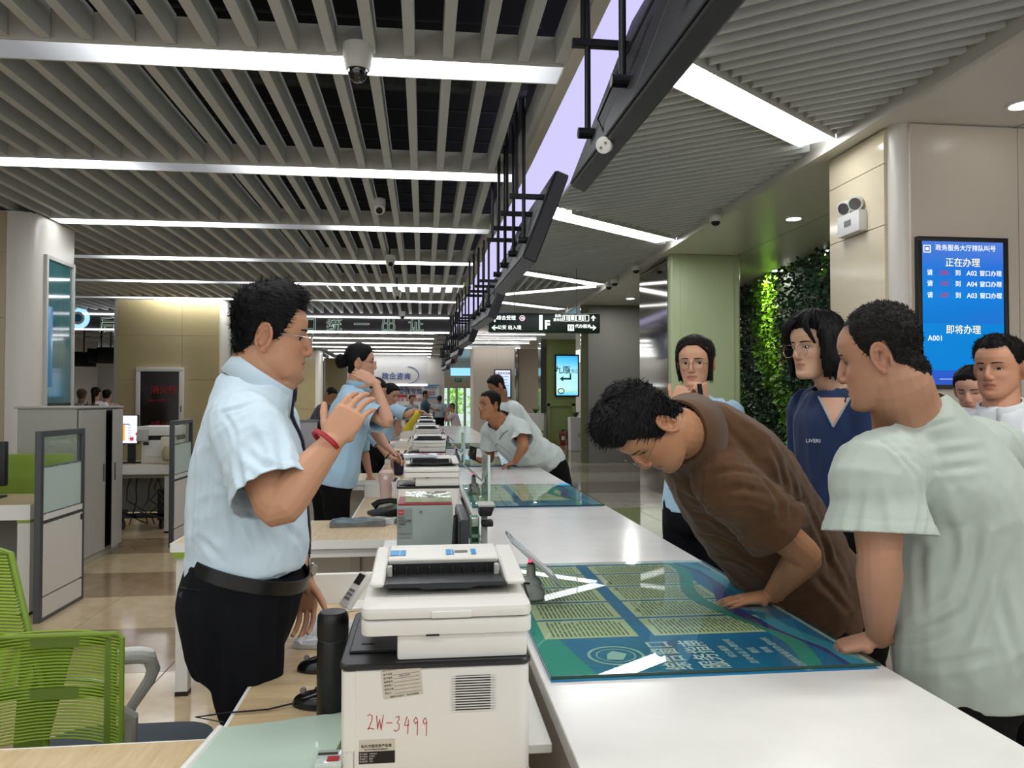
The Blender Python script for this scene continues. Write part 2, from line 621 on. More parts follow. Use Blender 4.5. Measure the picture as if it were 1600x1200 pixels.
for k, (p, q) in enumerate(DL):
    t = thing('diagonal_light', None, 'ceiling light', (2.5, (p[1] + q[1]) / 2, ZS), 'diagonal lights in the fine slats')
    t['label'] = ['broad diagonal light strip in the fine slats, behind the big black display panel', 'second diagonal light strip in the fine slats, short bright one further along', 'third diagonal light strip in the fine slats', 'last diagonal light strip, above the green floor sign', 'light strip closing the dark wedge with white slats, meeting the third diagonal light'][k]
    d = Vector((q[0] - p[0], q[1] - p[1], 0)).normalized()
    n = Vector((-d.y, d.x, 0))
    P0, P1 = Vector((*p, ZS)), Vector((*q, ZS))
    wd = .17

    def bar(b, o0_, o1_, z0, z1, mi=0):
        b.add([P0 + n * o0_ + Vector((0, 0, z0)), P1 + n * o0_ + Vector((0, 0, z0)), P1 + n * o1_ + Vector((0, 0, z0)), P0 + n * o1_ + Vector((0, 0, z0)), P0 + n * o0_ + Vector((0, 0, z1)), P1 + n * o0_ + Vector((0, 0, z1)), P1 + n * o1_ + Vector((0, 0, z1)), P0 + n * o1_ + Vector((0, 0, z1))], [(0, 3, 2, 1), (4, 5, 6, 7), (0, 1, 5, 4), (1, 2, 6, 5), (2, 3, 7, 6), (3, 0, 4, 7)], mi)
    b = MB()
    bar(b, -wd, -wd + .012, -.005, .16)
    bar(b, wd - .012, wd, -.005, .16)
    b.build('housing', M_beam, t)
    b = MB()
    bar(b, -wd + .013, wd - .013, .002, .03)
    b.build('lit_diffuser', L_trough if k in (0, 1) else emis('dim_diffuser', '#f8fbff', 3.2), t)

structure(MB().box(3.522, 3.58, -2, 21, 3.63, 3.9).build('trim_2', M_fascia))
ceiling3 = structure(MB().box(3.58, 12, -2, 21, 3.65, 3.75).build('ceiling_public', M_ceil))
for x in (4.75, 5.95, 7.15):
    structure(MB().box(x, x + .008, -2, 21, 3.6485, 3.66).build('trim_3', M_joint))
for u, v in ((1240, 341), (1215, 422), (985, 466), (1297, 391), (1597, 163)):
    p = Zp(u, v, 3.65)
    t = thing('downlight', None, 'ceiling light', p, 'downlights in the smooth ceiling')
    t['label'] = {1240: 'downlight in the smooth ceiling above the woman with glasses', 1215: 'downlight in front of the plant wall', 985: 'downlight before the grey wall', 1297: 'downlight half hidden by the cream face of the big column', 1597: 'downlight in front of the big column at the frame edge'}[u]
    MB().lathe([(.10, -.012), (.115, -.01), (.115, 0)], p, 24).build('rim', M_white, t)
    MB().lathe([(.085, -.014), (.085, -.011)], p, 24).build('lens', L_down, t)
    if u != 1597:
        area('downlight_lamp', (p.x, p.y, 3.6), .15, .15, 22, (1, .98, .92))
for u, v in ((1108, 340), (980, 419), (937, 446), (945, 440)):
    p = Zp(u, v - 4, 3.66)
    t = thing('dome_camera', None, 'camera', (3.5, p.y, 3.66), 'dome cameras on the ceiling edge')
    t['label'] = {1108: 'white dome camera on the ceiling edge, the one by itself before the big column', 980: 'dome camera on the ceiling edge above the grey wall', 937: 'dome camera of the pair over the floor sign, nearer one', 945: 'dome camera of the pair over the floor sign, further one'}[u]
    c = (3.47, p.y, 3.63)
    MB().lathe([(.06, -.05), (.075, -.03), (.075, .02)], c, 20).build('housing', M_white, t, smooth=True)
    MB().lathe([(.01, -.10), (.035, -.09), (.052, -.068), (.056, -.05)], c, 20).build('dome', M_black, t, smooth=True)

# sign fascia across the hall and the second ceiling beyond
YF = 20.4
structure(MB().box(-16, .67, YF, YF + .2, 3.62, 4.3).build('beam_1', mat('fascia_dark', '#55524e', 0.5)))
fas = thing('sign_fascia', 'dark fascia sign with green Chinese characters across the hall', 'sign', (-4, YF, 3.4))
MB().box(-16, .67, YF - .02, YF + .05, 3.25, 3.60).build('panel', mat('fascia_panel', '#454344', 0.5), fas)
MB().box(-16, .67, YF - .05, YF + .02, 3.60, 3.64).build('upper_light', emis('fascia_line', '#f4f6ff', 3), fas)
MB().box(-16, .67, YF - .05, YF + .02, 3.215, 3.25).build('lower_light', MATS['fascia_line'], fas)
M_sgn = mat('sign_green', '#2f8a5a', 0.5)
M_halo = emis('sign_outline', '#d3e2d8', 0.8)
for ch, u in (('后', 167), ('台', 210), ('窗', 442), ('口', 483), ('统', 522), ('一', 565), ('出', 607), ('证', 650)):
    p = W(u, 508.5, YF - .03)
    for nm, bo, dy, m in (('character_outline', .011, 0, M_halo), ('character', -.004, -.012, M_sgn)):
        text(nm, ch, .42, frame((p.x, p.y + dy, p.z), *WALLX), m, fas, .004, bold=bo)
p = W(122, 497, YF - .03)
for r, m, dy in ((.28, emis('roundel', '#9fd4f4', 1.0), 0), (.16, mat('roundel_ring', '#e8f2f4', .5), -.012), (.10, mat('roundel_blue', '#3f86ad', .5), -.022)):
    MB().cyl((p.x, p.y + dy, p.z), (p.x, p.y + dy - .01, p.z), r, seg=28).build('emblem', m, fas)
ceiling4 = structure(MB().box(-16, 3.58, 20.7, 44, 4.1, 4.2).build('ceiling_far', mat('void_grey', '#22221f', .9)))
o0 = None
for i in range(30):
    x = .8 - i * .42
    if o0 is None:
        o0 = MB().box(-.05, .05, 0, 17.5, 0, .14).build('slat', M_slat, ceiling4)
    else:
        link('slat', o0.data, ceiling4)
    bpy.data.objects[ceiling4.children[-1].name].location = (x, 20.8, 3.505)
for ch in ceiling4.children:
    pass
for k in range(8):
    y0 = 22.3 + 2.03 * k
    t = thing('light_trough', ['narrow light trough just beyond the sign fascia, first of the far ceiling grid', 'second narrow light trough of the far ceiling grid', 'third narrow light trough of the far ceiling grid', 'fourth narrow light trough of the far ceiling grid', 'fifth narrow light trough of the far ceiling grid', 'narrow light trough in front of the consulting sign', 'narrow light trough above the printed backdrop', 'last narrow light trough before the exit wall'][k], 'ceiling light', (-4, y0, 3.4), 'light troughs of the far ceiling grid')
    MB().box(-11 if k < 4 else (-3.9 if k < 6 else -1.9), .70, y0, y0 + .25, 3.40, 3.5).build('housing', M_beam, t)
    MB().box((-6 - (k % 3)) if k < 4 else (-3.7 if k < 6 else -1.7), .3, y0 + .02, y0 + .23, 3.385, 3.399).build('lit_diffuser', L_trough, t)
# ---------------------------------------------------------------- columns and walls


def rounded(x0, x1, y0, y1, r, n=6):
    pts = []
    for cx, cy_, a0 in ((x1 - r, y0 + r, -PI / 2), (x1 - r, y1 - r, 0), (x0 + r, y1 - r, PI / 2), (x0 + r, y0 + r, PI)):
        for i in range(n + 1):
            a = a0 + PI / 2 * i / n
            pts.append((cx + r * math.cos(a), cy_ + r * math.sin(a)))
    return pts


# cream column beside the partitions, with a glazed display let into its side
c1 = structure(MB().prism(rounded(-7.2, -4.64, 9.72, 11.0, .22), 0, 3.70).build('column_1', M_colw, smooth=True))
for z0, z1 in ((0, .82), (.825, 1.63), (1.635, 2.42), (2.425, 3.2), (3.205, 3.69)):
    structure(MB().box(-7.1, -4.93, 9.70, 9.725, z0, z1).build('panel', mat('tan_panel', '#b9a78a', .15, noise_s=1.5, noise_a=.06), c1, bevel=.002, seg=1))
pA, pB = Xp(70, 388, -4.63), Xp(109, 640, -4.63)
y0, y1 = pA.y + .05, pB.y
z1, z0 = pA.z - .12, 1.36
b = MB()
fw = .05
b.box(-4.66, -4.60, y0, y1, z1, z1 + fw).box(-4.66, -4.60, y0, y1, z0 - fw, z0).box(-4.66, -4.60, y0 - fw, y0, z0 - fw, z1 + fw).box(-4.66, -4.60, y1, y1 + fw, z0 - fw, z1 + fw)
b.build('display_frame', M_beam, c1, bevel=.004)
m = mat('teal_display', '#3f7f86', 0.06, noise_s=2.5, noise_a=.35, stretch=(1, 9, .5), coat=1)
MB().box(-4.66, -4.625, y0, y1, z0, z1).build('display_glass', m, c1)
MB().box(-4.627, -4.62, y0 + .02, y0 + .16, z0 + .25, z0 + 1.25).build('display_print', mat('print_blue', '#4f9fd6', .2), c1, bevel=.02)
MB().box(-4.627, -4.62, y0, y1, z0 + .02, z0 + .05).build('display_edge', M_black, c1)

c2 = structure(MB().prism(rounded(-6.86, -4.40, 17.86, 19.0, .16), 0, 3.70).build('column_2', M_colw, smooth=True))
M_hp = mat('khaki_panel', '#b5a67c', .12, noise_s=1.2, noise_a=.07)
for x0, x1 in ((-6.72, -5.36), (-5.355, -4.56)):
    for z0, z1 in ((0, .93), (.935, 1.9), (1.905, 2.88), (2.885, 3.68)):
        structure(MB().box(x0, x1, 17.83, 17.865, z0, z1).build('panel', M_hp, c2, bevel=.002, seg=1))
pA, pB = W(214, 574, 17.83), W(288, 574, 17.83)
hx0, hx1, hz1, hz0 = pA.x, pB.x, pA.z, .55
t = thing('hydrant_cupboard', 'dark glazed fire hydrant cupboard door with red Chinese characters on the khaki column', 'cupboard', ((hx0 + hx1) / 2, 17.8, hz0))
b = MB()
f = .09
b.box(hx0, hx1, 17.76, 17.83, hz1 - f, hz1).box(hx0, hx1, 17.76, 17.83, hz0, hz0 + f).box(hx0, hx0 + f, 17.76, 17.83, hz0 + f, hz1 - f).box(hx1 - f, hx1, 17.76, 17.83, hz0 + f, hz1 - f)
b.build('frame', M_white, t, bevel=.006)
MB().box(hx0 + f, hx1 - f, 17.79, 17.81, hz0 + f, hz1 - f).build('door', mat('smoked_glass', '#2a2423', .12, noise_s=3, noise_a=.4), t)
M_red = mat('sign_red', '#a01e22', .5)
for i, ch in enumerate('消火栓'):
    text('character', ch, .19, frame((hx0 + .48 + i * .19 - .08, 17.785, W(250, 610, 17.8).z), *WALLX), M_red, t, .002, bold=.004)
text('small_lettering', 'FIRE HYDRANT', .07, frame(((hx0 + hx1) / 2, 17.785, W(250, 626, 17.8).z), *WALLX), M_red, t, .002)
text('small_lettering', '火警 119', .10, frame(((hx0 + hx1) / 2, 17.785, W(250, 662, 17.8).z), *WALLX), M_red, t, .002)
MB().box(hx1 - .055, hx1 - .03, 17.74, 17.76, W(0, 640, 17.8).z - .06, W(0, 640, 17.8).z + .08).build('handle', M_greyw, t)
MB().box(-4.37, -4.27, 18.2, 18.5, 0.0, 3.42).build('green_pier', mat('grass_green', '#56722f', .5))
tag(bpy.data.objects['green_pier'], 'narrow grass green pier beside the hydrant column', 'pier')
bpy.data.objects['green_pier']['kind'] = 'structure'

# far columns on the staff side
for i, (xa, xb, y) in enumerate(((445, 500, 30.5), (505, 590, 36.0))):
    p, q = W(xa, 600, y), W(xb, 600, y)
    c = structure(MB().prism(rounded(p.x, q.x, y, y + 1.0, .15), 0, 3.39).build('column_%d' % (i + 3), M_colw, smooth=True))
    for z0, z1 in ((0, 1.1), (1.105, 2.25), (2.255, 3.38)):
        structure(MB().box(p.x + .1, q.x - .18, y - .025, y + .005, z0, z1).build('panel', M_hp, c, bevel=.002, seg=1))

# big column of the public side
c5 = structure(MB().prism(rounded(3.73, 6.6, 5.68, 6.72, .10), 0, 3.65).build('column_5', M_colw, smooth=True))
M_fp = mat('taupe_panel', '#d8ccbd', .28, noise_s=.8, noise_a=.05)
for x0, x1 in ((3.83, 4.76), (4.765, 6.5)):
    structure(MB().box(x0, x1, 5.655, 5.685, 0, 3.64).build('panel', M_fp, c5, bevel=.002, seg=1))
for z0, z1 in ((0, 1.0), (1.005, 2.02), (2.025, 2.86), (2.865, 3.36), (3.365, 3.64)):
    structure(MB().box(3.70, 3.735, 5.80, 6.64, z0, z1).build('panel', M_cream, c5, bevel=.002, seg=1))

# green column, grey wall and the piers further on
c6 = structure(MB().prism(rounded(3.69, 4.80, 11.2, 12.9, .05), 0, 3.65).build('column_6', M_green, smooth=True))
structure(MB().box(3.84, 4.68, 11.18, 11.205, 0, 3.64).build('panel', M_green, c6, bevel=.002, seg=1))
structure(MB().box(3.675, 3.70, 11.3, 12.8, 0, 3.64).build('mirror_strip', M_glossy, c6))
p, q = W(919, 600, 17.4), W(1001, 600, 17.4)
structure(MB().box(p.x, 6.2, 17.4, 17.6, 0, 3.65).build('wall_grey', M_greyw))
structure(MB().box(p.x - .17, p.x + .0, 17.38, 17.46, 0, 3.65).build('trim_4', M_glossy))
hx = structure(MB().box(q.x - .02, q.x + .33, 17.0, 17.06, 0, 3.65).build('wall_mosaic', mat('mosaic_back', '#5e7a4a', .3)))
rng = random.Random(5)
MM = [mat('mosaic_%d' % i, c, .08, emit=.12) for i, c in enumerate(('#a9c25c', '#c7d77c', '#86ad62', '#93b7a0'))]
hm = None
for r in range(26):
    for cc in range(4):
        zc = .2 + r * .105
        xc = q.x + .02 + cc * .09 + (.045 if r % 2 else 0)
        if hm is None:
            hm = {}
        mi = rng.randrange(4)
        if mi not in hm:
            bb = MB().prism([(.04 * math.cos(a), .062 * math.sin(a)) for a in np.arange(6) * PI / 3 + PI / 6], -.012, 0, 'y')
            hm[mi] = bb.build('mosaic_tile', MM[mi], hx).data
            bpy.data.objects[hx.children[-1].name].location = (xc, 17.0, zc)
        else:
            link('mosaic_tile', hm[mi], hx).location = (xc, 17.0, zc)
# olive pier with the advertising screen
YO = 24.6
p, q = W(858, 600, YO), W(895, 600, YO)
c7 = structure(MB().box(p.x - .1, q.x + .1, YO, YO + .8, 0, 3.6).build('column_7', M_olive))
structure(MB().box(p.x - .28, p.x - .1, YO - .02, YO + .5, 0, 3.6).build('trim_5', M_glossy, c7))
for dx in (0, 1):
    structure(MB().box(p.x - .06 if dx == 0 else q.x - .04, p.x + .02 if dx == 0 else q.x + .05, YO - .06, YO, 0, 1.35).build('panel', M_olive, c7))
structure(MB().box(p.x - .06, q.x + .05, YO - .06, YO, 1.26, 1.36).build('panel', M_olive, c7))
# beige columns near the exit
YB = 26.5
p, q = W(738, 600, YB), W(805, 600, YB)
c8 = structure(MB().prism(rounded(p.x, q.x, YB, YB + 1.2, .08), 0, 3.30).build('column_8', M_beige, smooth=True))
for a, b_ in ((p.x + .05, (p.x + q.x) / 2 + .1), ((p.x + q.x) / 2 + .105, q.x - .05)):
    structure(MB().box(a, b_, YB - .02, YB + .005, .12, 3.28).build('panel', M_beige, c8, bevel=.002, seg=1))
structure(MB().box(p.x - .02, q.x + .02, YB - .04, YB + .02, 0, .1).build('baseboard_1', M_olive, c8))
p, q = W(810, 600, 28), W(850, 600, 28)
structure(MB().box(p.x, q.x + .1, 28, 28.6, 0, 3.35).build('wall_beige', M_beige))
structure(MB().box(p.x - .12, p.x, 27.9, 28.6, 0, 3.35).build('trim_6', M_glossy))
ceiling5 = structure(MB().box(.9, 6, 21, 40, 3.42, 3.5).build('ceiling_end', M_ceil))
for k, y in enumerate((22.5, 24.3, 26.0, 28.5)):
    t = thing('strip_light', ['thin white light line just beyond the floor sign', 'second thin light line of the pale end ceiling', 'third thin light line of the pale end ceiling', 'last thin light line, above the beige column'][k], 'ceiling light', (2.3, y, 3.4), 'light lines beyond the floor sign')
    MB().box(1.3, 3.6, y, y + .14, 3.40, 3.419).build('housing', M_white, t)
    MB().box(1.32, 3.58, y + .02, y + .12, 3.392, 3.399).build('lit_diffuser', L_trough, t)

# end wall with the exit
YE = 39.0
pl = W(470, 600, YE)
d0, d1 = W(688, 600, YE), W(739, 600, YE)
door_h = W(0, 603, YE).z
we = MB()
we.box(-16, d0.x, YE, YE + .3, 0, 3.42).box(d1.x, 16, YE, YE + .3, 0, 3.42).box(d0.x, d1.x, YE, YE + .3, door_h, 3.42)
structure(we.build('wall_end', M_wallw))
t = thing('door_1', 'glazed exit doors with bright daylight behind at the end of the hall', 'door', ((d0.x + d1.x) / 2, YE, 0))
t['kind'] = 'structure'
w = (d1.x - d0.x)
for i in range(4):
    a = d0.x + w * i / 4
    c_ = d0.x + w * (i + 1) / 4
    b = MB()
    f = .06
    b.box(a, a + f, YE - .06, YE + .0, 0, door_h).box(c_ - f, c_, YE - .06, YE, 0, door_h).box(a + f, c_ - f, YE - .06, YE, door_h - f, door_h).box(a + f, c_ - f, YE - .06, YE, 0, .12)
    lf = b.build('door_leaf', mat('bright_steel', '#b9b9b4', .25, .7), t)
    MB().box(a + f, c_ - f, YE - .035, YE - .025, .12, door_h - f).build('pane', thin_glass('door_glass', '#e6f4ee', 1.3) if i == 0 else bpy.data.materials['door_glass'], lf)
    MB().cyl((c_ - .1, YE - .1, .85), (c_ - .1, YE - .1, 1.25), .015).build('handle', M_glossy, lf)
# daylight garden outside the door
gd = MB().box(d0.x - 9, d1.x + 9, YE + .5, YE + 16, -.12, -.02).build('ground_outside', mat('paving_outside', '#d9d7cf', .7))
structure(gd)
rng = random.Random(3)
for i in range(5):
    x = d0.x - 1.6 + i * 1.32
    t = thing('outdoor_shrub', 'sunlit green shrub seen through the exit doors, ' + ['first', 'second', 'third', 'fourth', 'fifth'][i] + ' of the hedge row', 'shrub', (x, YE + 6, 0), 'shrubs outside the exit')
    b = MB()
    for _ in range(420):
        a, z = rng.uniform(0, 2 * PI), rng.uniform(.7, 3.4)
        r = rng.uniform(.1, .62)
        c = Vector((x + r * math.cos(a), YE + 6 + r * math.sin(a), z))
        u_ = Vector((rng.uniform(-1, 1), rng.uniform(-1, 1), rng.uniform(-1, 1))).normalized() * .13
        v_ = u_.orthogonal().normalized() * .07
        b.add([c - u_, c + v_, c + u_, c - v_], [(0, 1, 2, 3)])
    o = b.build('foliage', mat('shrub_leaf', '#9fc45a', .5), t)
    o['kind'] = 'stuff'
    MB().cyl((x, YE + 6, 0), (x, YE + 6, 2.6), .05).build('trunk', mat('bark', '#5a4a38', .8), t)
area('daylight_door', ((d0.x + d1.x) / 2, YE + 4, 4.5), 6, 3, 900, (1, 1, 1), (math.radians(35), 0, 0))
# header over the doors
hd = thing('exit_header', 'beige header panel with a green exit sign above the exit doors', 'sign', ((d0.x + d1.x) / 2, YE - .4, door_h))
MB().box(d0.x - .1, d1.x - .1, YE - .4, YE - .01, door_h, W(0, 583, YE).z).build('panel', mat('header_tan', '#b79f84', .5), hd)
e = W(716, 594, YE - .4)
MB().box(e.x - .17, e.x + .17, YE - .44, YE - .4, e.z - .08, e.z + .08).build('exit_plate', mat('exit_green', '#1d5a36', .5), hd)
text('lettering', 'EXIT', .12, frame((e.x, YE - .445, e.z), *WALLX), mat('exit_white', '#bfeccb', .5), hd, .002)
p, q = W(704, 587, YE - 1), W(738, 575, YE - 1)
t = thing('hanging_banner', 'pale blue hanging banner sign in front of the exit header', 'sign', ((p.x + q.x) / 2, YE - 1, p.z))
MB().box(p.x, q.x, YE - 1, YE - .95, p.z, q.z).build('panel', emis('pale_blue_lit', '#8fd0ec', 1.0), t)
for x in (p.x + .1, q.x - .1):
    MB().cyl((x, YE - .97, q.z), (x, YE - .97, 3.42), .008).build('wire', M_blackm, t)
p = W(707, 561, YE - 6)
t = thing('no_smoking_sign', 'round red ringed no smoking sign near the ceiling by the exit', 'sign', (p.x, YE - 6, p.z))
MB().cyl((p.x, YE - 6, p.z), (p.x, YE - 5.97, p.z), .19, seg=24).build('plate', M_white, t)
b = MB()
b.tube([(p.x + .19 * math.cos(a), YE - 6.01, p.z + .19 * math.sin(a)) for a in np.linspace(0, 2 * PI, 25)], .025)
b.tube([(p.x - .13, YE - 6.01, p.z + .13), (p.x + .13, YE - 6.01, p.z - .13)], .02)
b.build('ring', M_red, t)
# consulting zone: soffit sign and printed backdrop
YS = 33.0
p, q = W(588, 602, YS), W(668, 569, YS)
t = thing('consulting_sign', 'grey soffit box with blue Chinese characters over the consulting zone', 'sign', ((p.x + q.x) / 2, YS, p.z))
MB().box(p.x - 1.2, q.x, YS, YS + .8, p.z, 3.42).build('soffit', mat('soffit_grey', '#b4b2af', .5), t)
MB().box(p.x - 1.2, q.x, YS - .03, YS, p.z - .02, p.z + .05).build('light_line', MATS['fascia_line'], t)
M_nav = mat('navy_print', '#1f3f7d', .5)
for i, ch in enumerate('企咨询'):
    text('character', ch, .30, frame((W(613.5 + i * 11.5, 586, YS).x, YS - .02, W(0, 586, YS).z), *WALLX), M_nav, t, .004, bold=.008)
text('character', '政', .30, frame((W(602, 586, YS).x, YS - .02, W(0, 586, YS).z), *WALLX), M_nav, t, .004, bold=.008)
c = W(641, 586, YS - .03)
MB().tube([(c.x - .1 + .45 * math.cos(a), YS - .03, c.z + .36 * math.sin(a)) for a in np.linspace(-PI / 2, PI / 2, 13)], .014).build('line_ornament', M_nav, t)
p, q = W(560, 690, YS + .7), W(658, 604, YS + .7)
t = thing('printed_backdrop', 'white backdrop wall with blue characters and red labels under the consulting sign', 'sign', ((p.x + q.x) / 2, YS + .7, 0))
MB().box(p.x, q.x, YS + .7, YS + .8, 0, q.z).build('panel', mat('backdrop_white', '#d9d2cf', .5), t)
for i, ch in enumerate('事受理专席'):
    text('character', ch, .27, frame((W(613 + i * 9.6 + (4 if i else 0), 613, YS).x, YS + .68, W(0, 612, YS + .68).z), *WALLX), M_nav, t, .004, bold=.008)
text('small_lettering', '惠企政策 ——', .2, frame((W(632, 604.5, YS).x, YS + .68, W(0, 606, YS + .68).z), *WALLX), MATS['navy_print'], t, .003)
for u in (621, 631, 645):
    c = W(u, 619, YS + .68)
    MB().box(c.x - .14, c.x + .14, YS + .67, YS + .7, c.z - .055, c.z + .055).build('red_label', M_red, t)
text('small_lettering', '政策咨询 现场受理', .17, frame((W(632, 625, YS).x, YS + .68, W(0, 625, YS + .68).z), *WALLX), MATS['sign_red'], t, .003)
p, q = W(660, 622, YS + 2), W(686, 601, YS + 2)
t = thing('notice_poster', 'white notice poster with blue bands and red lines on a pale pier', 'poster', ((p.x + q.x) / 2, YS + 2, p.z))
MB().box(p.x, q.x, YS + 2, YS + 2.04, p.z, q.z).build('sheet', mat('poster_white', '#e6ecf2', .5), t)
for z in (p.z, q.z - .06):
    MB().box(p.x, q.x, YS + 1.98, YS + 2, z, z + .06).build('blue_band', mat('poster_blue', '#4f8fd0', .5), t)
for k, tx in enumerate(('服务事项清单', '一 二三', '受理范围', '办理时限')):
    text('lettering', tx, .10, frame(((p.x + q.x) / 2, YS + 1.98, q.z - .14 - .11 * k), *WALLX), M_nav if k == 0 else M_red, t, .003)
structure(MB().box(p.x - .1, d0.x + .1, YS + 2.05, YS + 2.4, 0, 3.42).build('wall_pale', mat('pier_pale', '#cfcac2', .5)))

# left: pale wall behind the first column, side walls
structure(MB().box(-16, -8.2, 30, 30.2, 0, 3.42).build('wall_back', mat('wall_grey_white', '#bcb8b2', .6)))
structure(MB().box(-12.2, -12, -4, 30, 0, 4.3).build('wall_left', M_wallw))
structure(MB().box(12, 12.2, -4, 42, 0, 4.3).build('wall_right', M_wallw))
structure(MB().box(6.3, 12, 16.5, 16.7, 0, 3.65).build('wall_public', M_greyw))
p = W(150, 600, 26)
for i, (u, v) in enumerate(((130, 557), (157, 552), (172, 550))):
    c = W(u, v, 24)
    t = thing('hanging_monitor', ['small black hanging monitor beside the cream glazed column', 'middle one of the small black hanging monitors between the two columns', 'small black hanging monitor touching the khaki column outline'][i], 'monitor', (c.x, 24, c.z + .4), 'hanging monitors behind the columns')
    MB().box(c.x - .34, c.x + .34, 24, 24.06, c.z - .3, c.z + .15, M=Matrix.Translation((c.x, 24, c.z)) @ Matrix.Rotation(.5, 4, 'Z') @ Matrix.Rotation(-.3, 4, 'X') @ Matrix.Translation((-c.x, -24, -c.z))).build('body', M_black, t, bevel=.01)
    MB().cyl((c.x, 24.05, c.z), (c.x, 24.05, 4.1), .02).build('pole', M_blackm, t)

# ---------------------------------------------------------------- things fixed to the building
# queue screen on the big column
ys = 5.62
p, q = W(1433, 369, ys), W(1574, 369, ys)
zb = W(1500, 608, ys).z
sx0, sx1, sz1 = p.x, q.x, p.z
t = thing('queue_screen', 'tall blue queue number screen set in the big column', 'screen', ((sx0 + sx1) / 2, ys, zb))
b = MB()
f = .035
b.box(sx0, sx1, ys - .01, 5.66, sz1 - f, sz1).box(sx0, sx1, ys - .01, 5.66, zb, zb + f).box(sx0, sx0 + f, ys - .01, 5.66, zb + f, sz1 - f).box(sx1 - f, sx1, ys - .01, 5.66, zb + f, sz1 - f)
b.build('frame', mat('bronze_black', '#1d1a18', .35), t, bevel=.004)
g = MB()
ix0, ix1, iz0, iz1 = sx0 + f, sx1 - f, zb + f, sz1 - f


def grad(name, rows, s):
    """an emissive picture whose colour runs through the given rows from bottom to top"""
    m = emis(name, '#000000', s)
    nt = m.node_tree
    at = nt.nodes.new('ShaderNodeAttribute')
    at.attribute_name = 'Col'
    nt.links.new(at.outputs['Color'], [n for n in nt.nodes if n.type == 'EMISSION'][0].inputs[0])
    return m


def picture(name, x0, x1, y, z0, z1, rows, m, parent):
    """flat backlit picture: rows of (height fraction, colour left, colour right)"""
    vs_, cs, fs = [], [], []
    for t_, ca, cb in rows:
        z = z0 + (z1 - z0) * t_
        vs_ += [(x0, y, z), (x1, y, z)]
        cs += [lin(ca), lin(cb)]
    for i in range(len(rows) - 1):
        fs.append((2 * i, 2 * i + 1, 2 * i + 3, 2 * i + 2))
    me = bpy.data.meshes.new(name)
    me.from_pydata(vs_, [], fs)
    ca_ = me.color_attributes.new('Col', 'FLOAT_COLOR', 'POINT')
    for i, c in enumerate(cs):
        ca_.data[i].color = c
    me.materials.append(m)
    return link(name, me, parent)


picture('display', ix0, ix1, ys + .005, iz0, iz1, [(0, '#3a63d8', '#3a63d8'), (.1, '#2f6ce0', '#2f6ce0'), (.101, '#1690ea', '#1690ea'), (.42, '#1895ef', '#1690ea'), (.43, '#1a86e6', '#2a7fe6'), (.62, '#1e93f0', '#1f8cf0'), (.8, '#2a86ee', '#2a7cf0'), (1, '#5a86ea', '#5f8cf0')], grad('queue_picture', None, .62), t)
M_sw = emis('screen_white', '#f4f8ff', .9)
M_sy = emis('screen_cream', '#f7f3c8', .9)
M_sr = emis('screen_red', '#c8305a', .7)
sw = ix1 - ix0


def stext(tx, fx, v, size, m, al='CENTER', bold=0.0004, nm='lettering'):
    text(nm, tx, size, frame((ix0 + sw * fx, ys - .0015 + .004, W(1500, v, ys).z), *WALLX), m, t, .0003, align=al, bold=bold)


stext('政务服务大厅排队叫号', .54, 388, .052, M_sw, bold=.0003)
b = MB()
c = Vector((ix0 + sw * .54 - .33, ys, W(1471, 389, ys).z))
for x0, x1, z0, z1 in ((-.03, .03, .024, .03), (-.03, .03, -.03, -.024), (-.03, -.024, -.024, .024), (.024, .03, -.024, .024), (-.012, .012, -.012, .012)):
    b.box(c.x + x0, c.x + x1, ys + .001, ys + .004, c.z + z0, c.z + z1)
b.build('emblem', M_sw, t)
stext('正在办理', .5, 411, .075, M_sy)
for v, n, a in ((427, '200', 'A02'), (444, '193', 'A04'), (462, '187', 'A03')):
    stext('请', .1, v, .05, M_sw)
    stext(n, .27, v, .055, M_sr)
    stext('到', .44, v, .05, M_sw)
    stext(a, .61, v, .055, M_sw)
    stext('窗口办理', .84, v, .048, M_sw)
stext('即将办理', .5, 516, .075, M_sy)
stext('A001', .16, 529, .06, M_sw)
stext('———  温馨提示', .42, 592, .04, M_sw)

# emergency twin light
p = Xp(1338, 345, 3.70)
t = thing('emergency_light', 'white twin lamp emergency light on the cream side of the big column', 'lamp', p)
MB().box(3.62, 3.70, p.y - .17, p.y + .17, p.z - .12, p.z + .06).build('body', M_whitep, t, bevel=.012)
MB().box(3.615, 3.622, p.y - .05, p.y + .05, p.z - .05, p.z + .0).build('label_plate', M_greyw, t)
for s in (-1, 1):
    c = Vector((3.65, p.y + s * .085, p.z + .13))
    d = Vector((-.8, s * .1 - .5, -.35)).normalized()
    h = MB().cyl(c - d * .04, c + d * .03, .055, .065, 20).build('lamp_head', M_whitep, t, bevel=.006)
    MB().cyl(c + d * .03, c + d * .034, .05, seg=20).build('lens', M_glossy, h)
    MB().cyl((3.66, p.y + s * .085, p.z + .05), c, .012).build('bracket', M_whitep, t)

# floor direction sign
YG = 13.0
p, q = W(763, 519, YG), W(938, 490, YG)
t = thing('direction_sign', 'dark green hanging direction sign reading 1F with white arrows and symbols', 'sign', ((p.x + q.x) / 2, YG, p.z))
MB().box(p.x, q.x, YG, YG + .12, p.z, q.z).build('panel', mat('sign_board', '#0c2a1e', .3), t, bevel=.03)
for u in (804, 902):
    c = W(u, 480, YG)
    MB().cyl((c.x, YG + .06, q.z), (c.x, YG + .06, 3.72), .007).build('wire', M_greyw, t)
M_sl = emis('sign_white', '#f2f8f4', 1.3)
b = MB()


def sg(u, v):
    c = W(u, v, YG - .004)
    return c


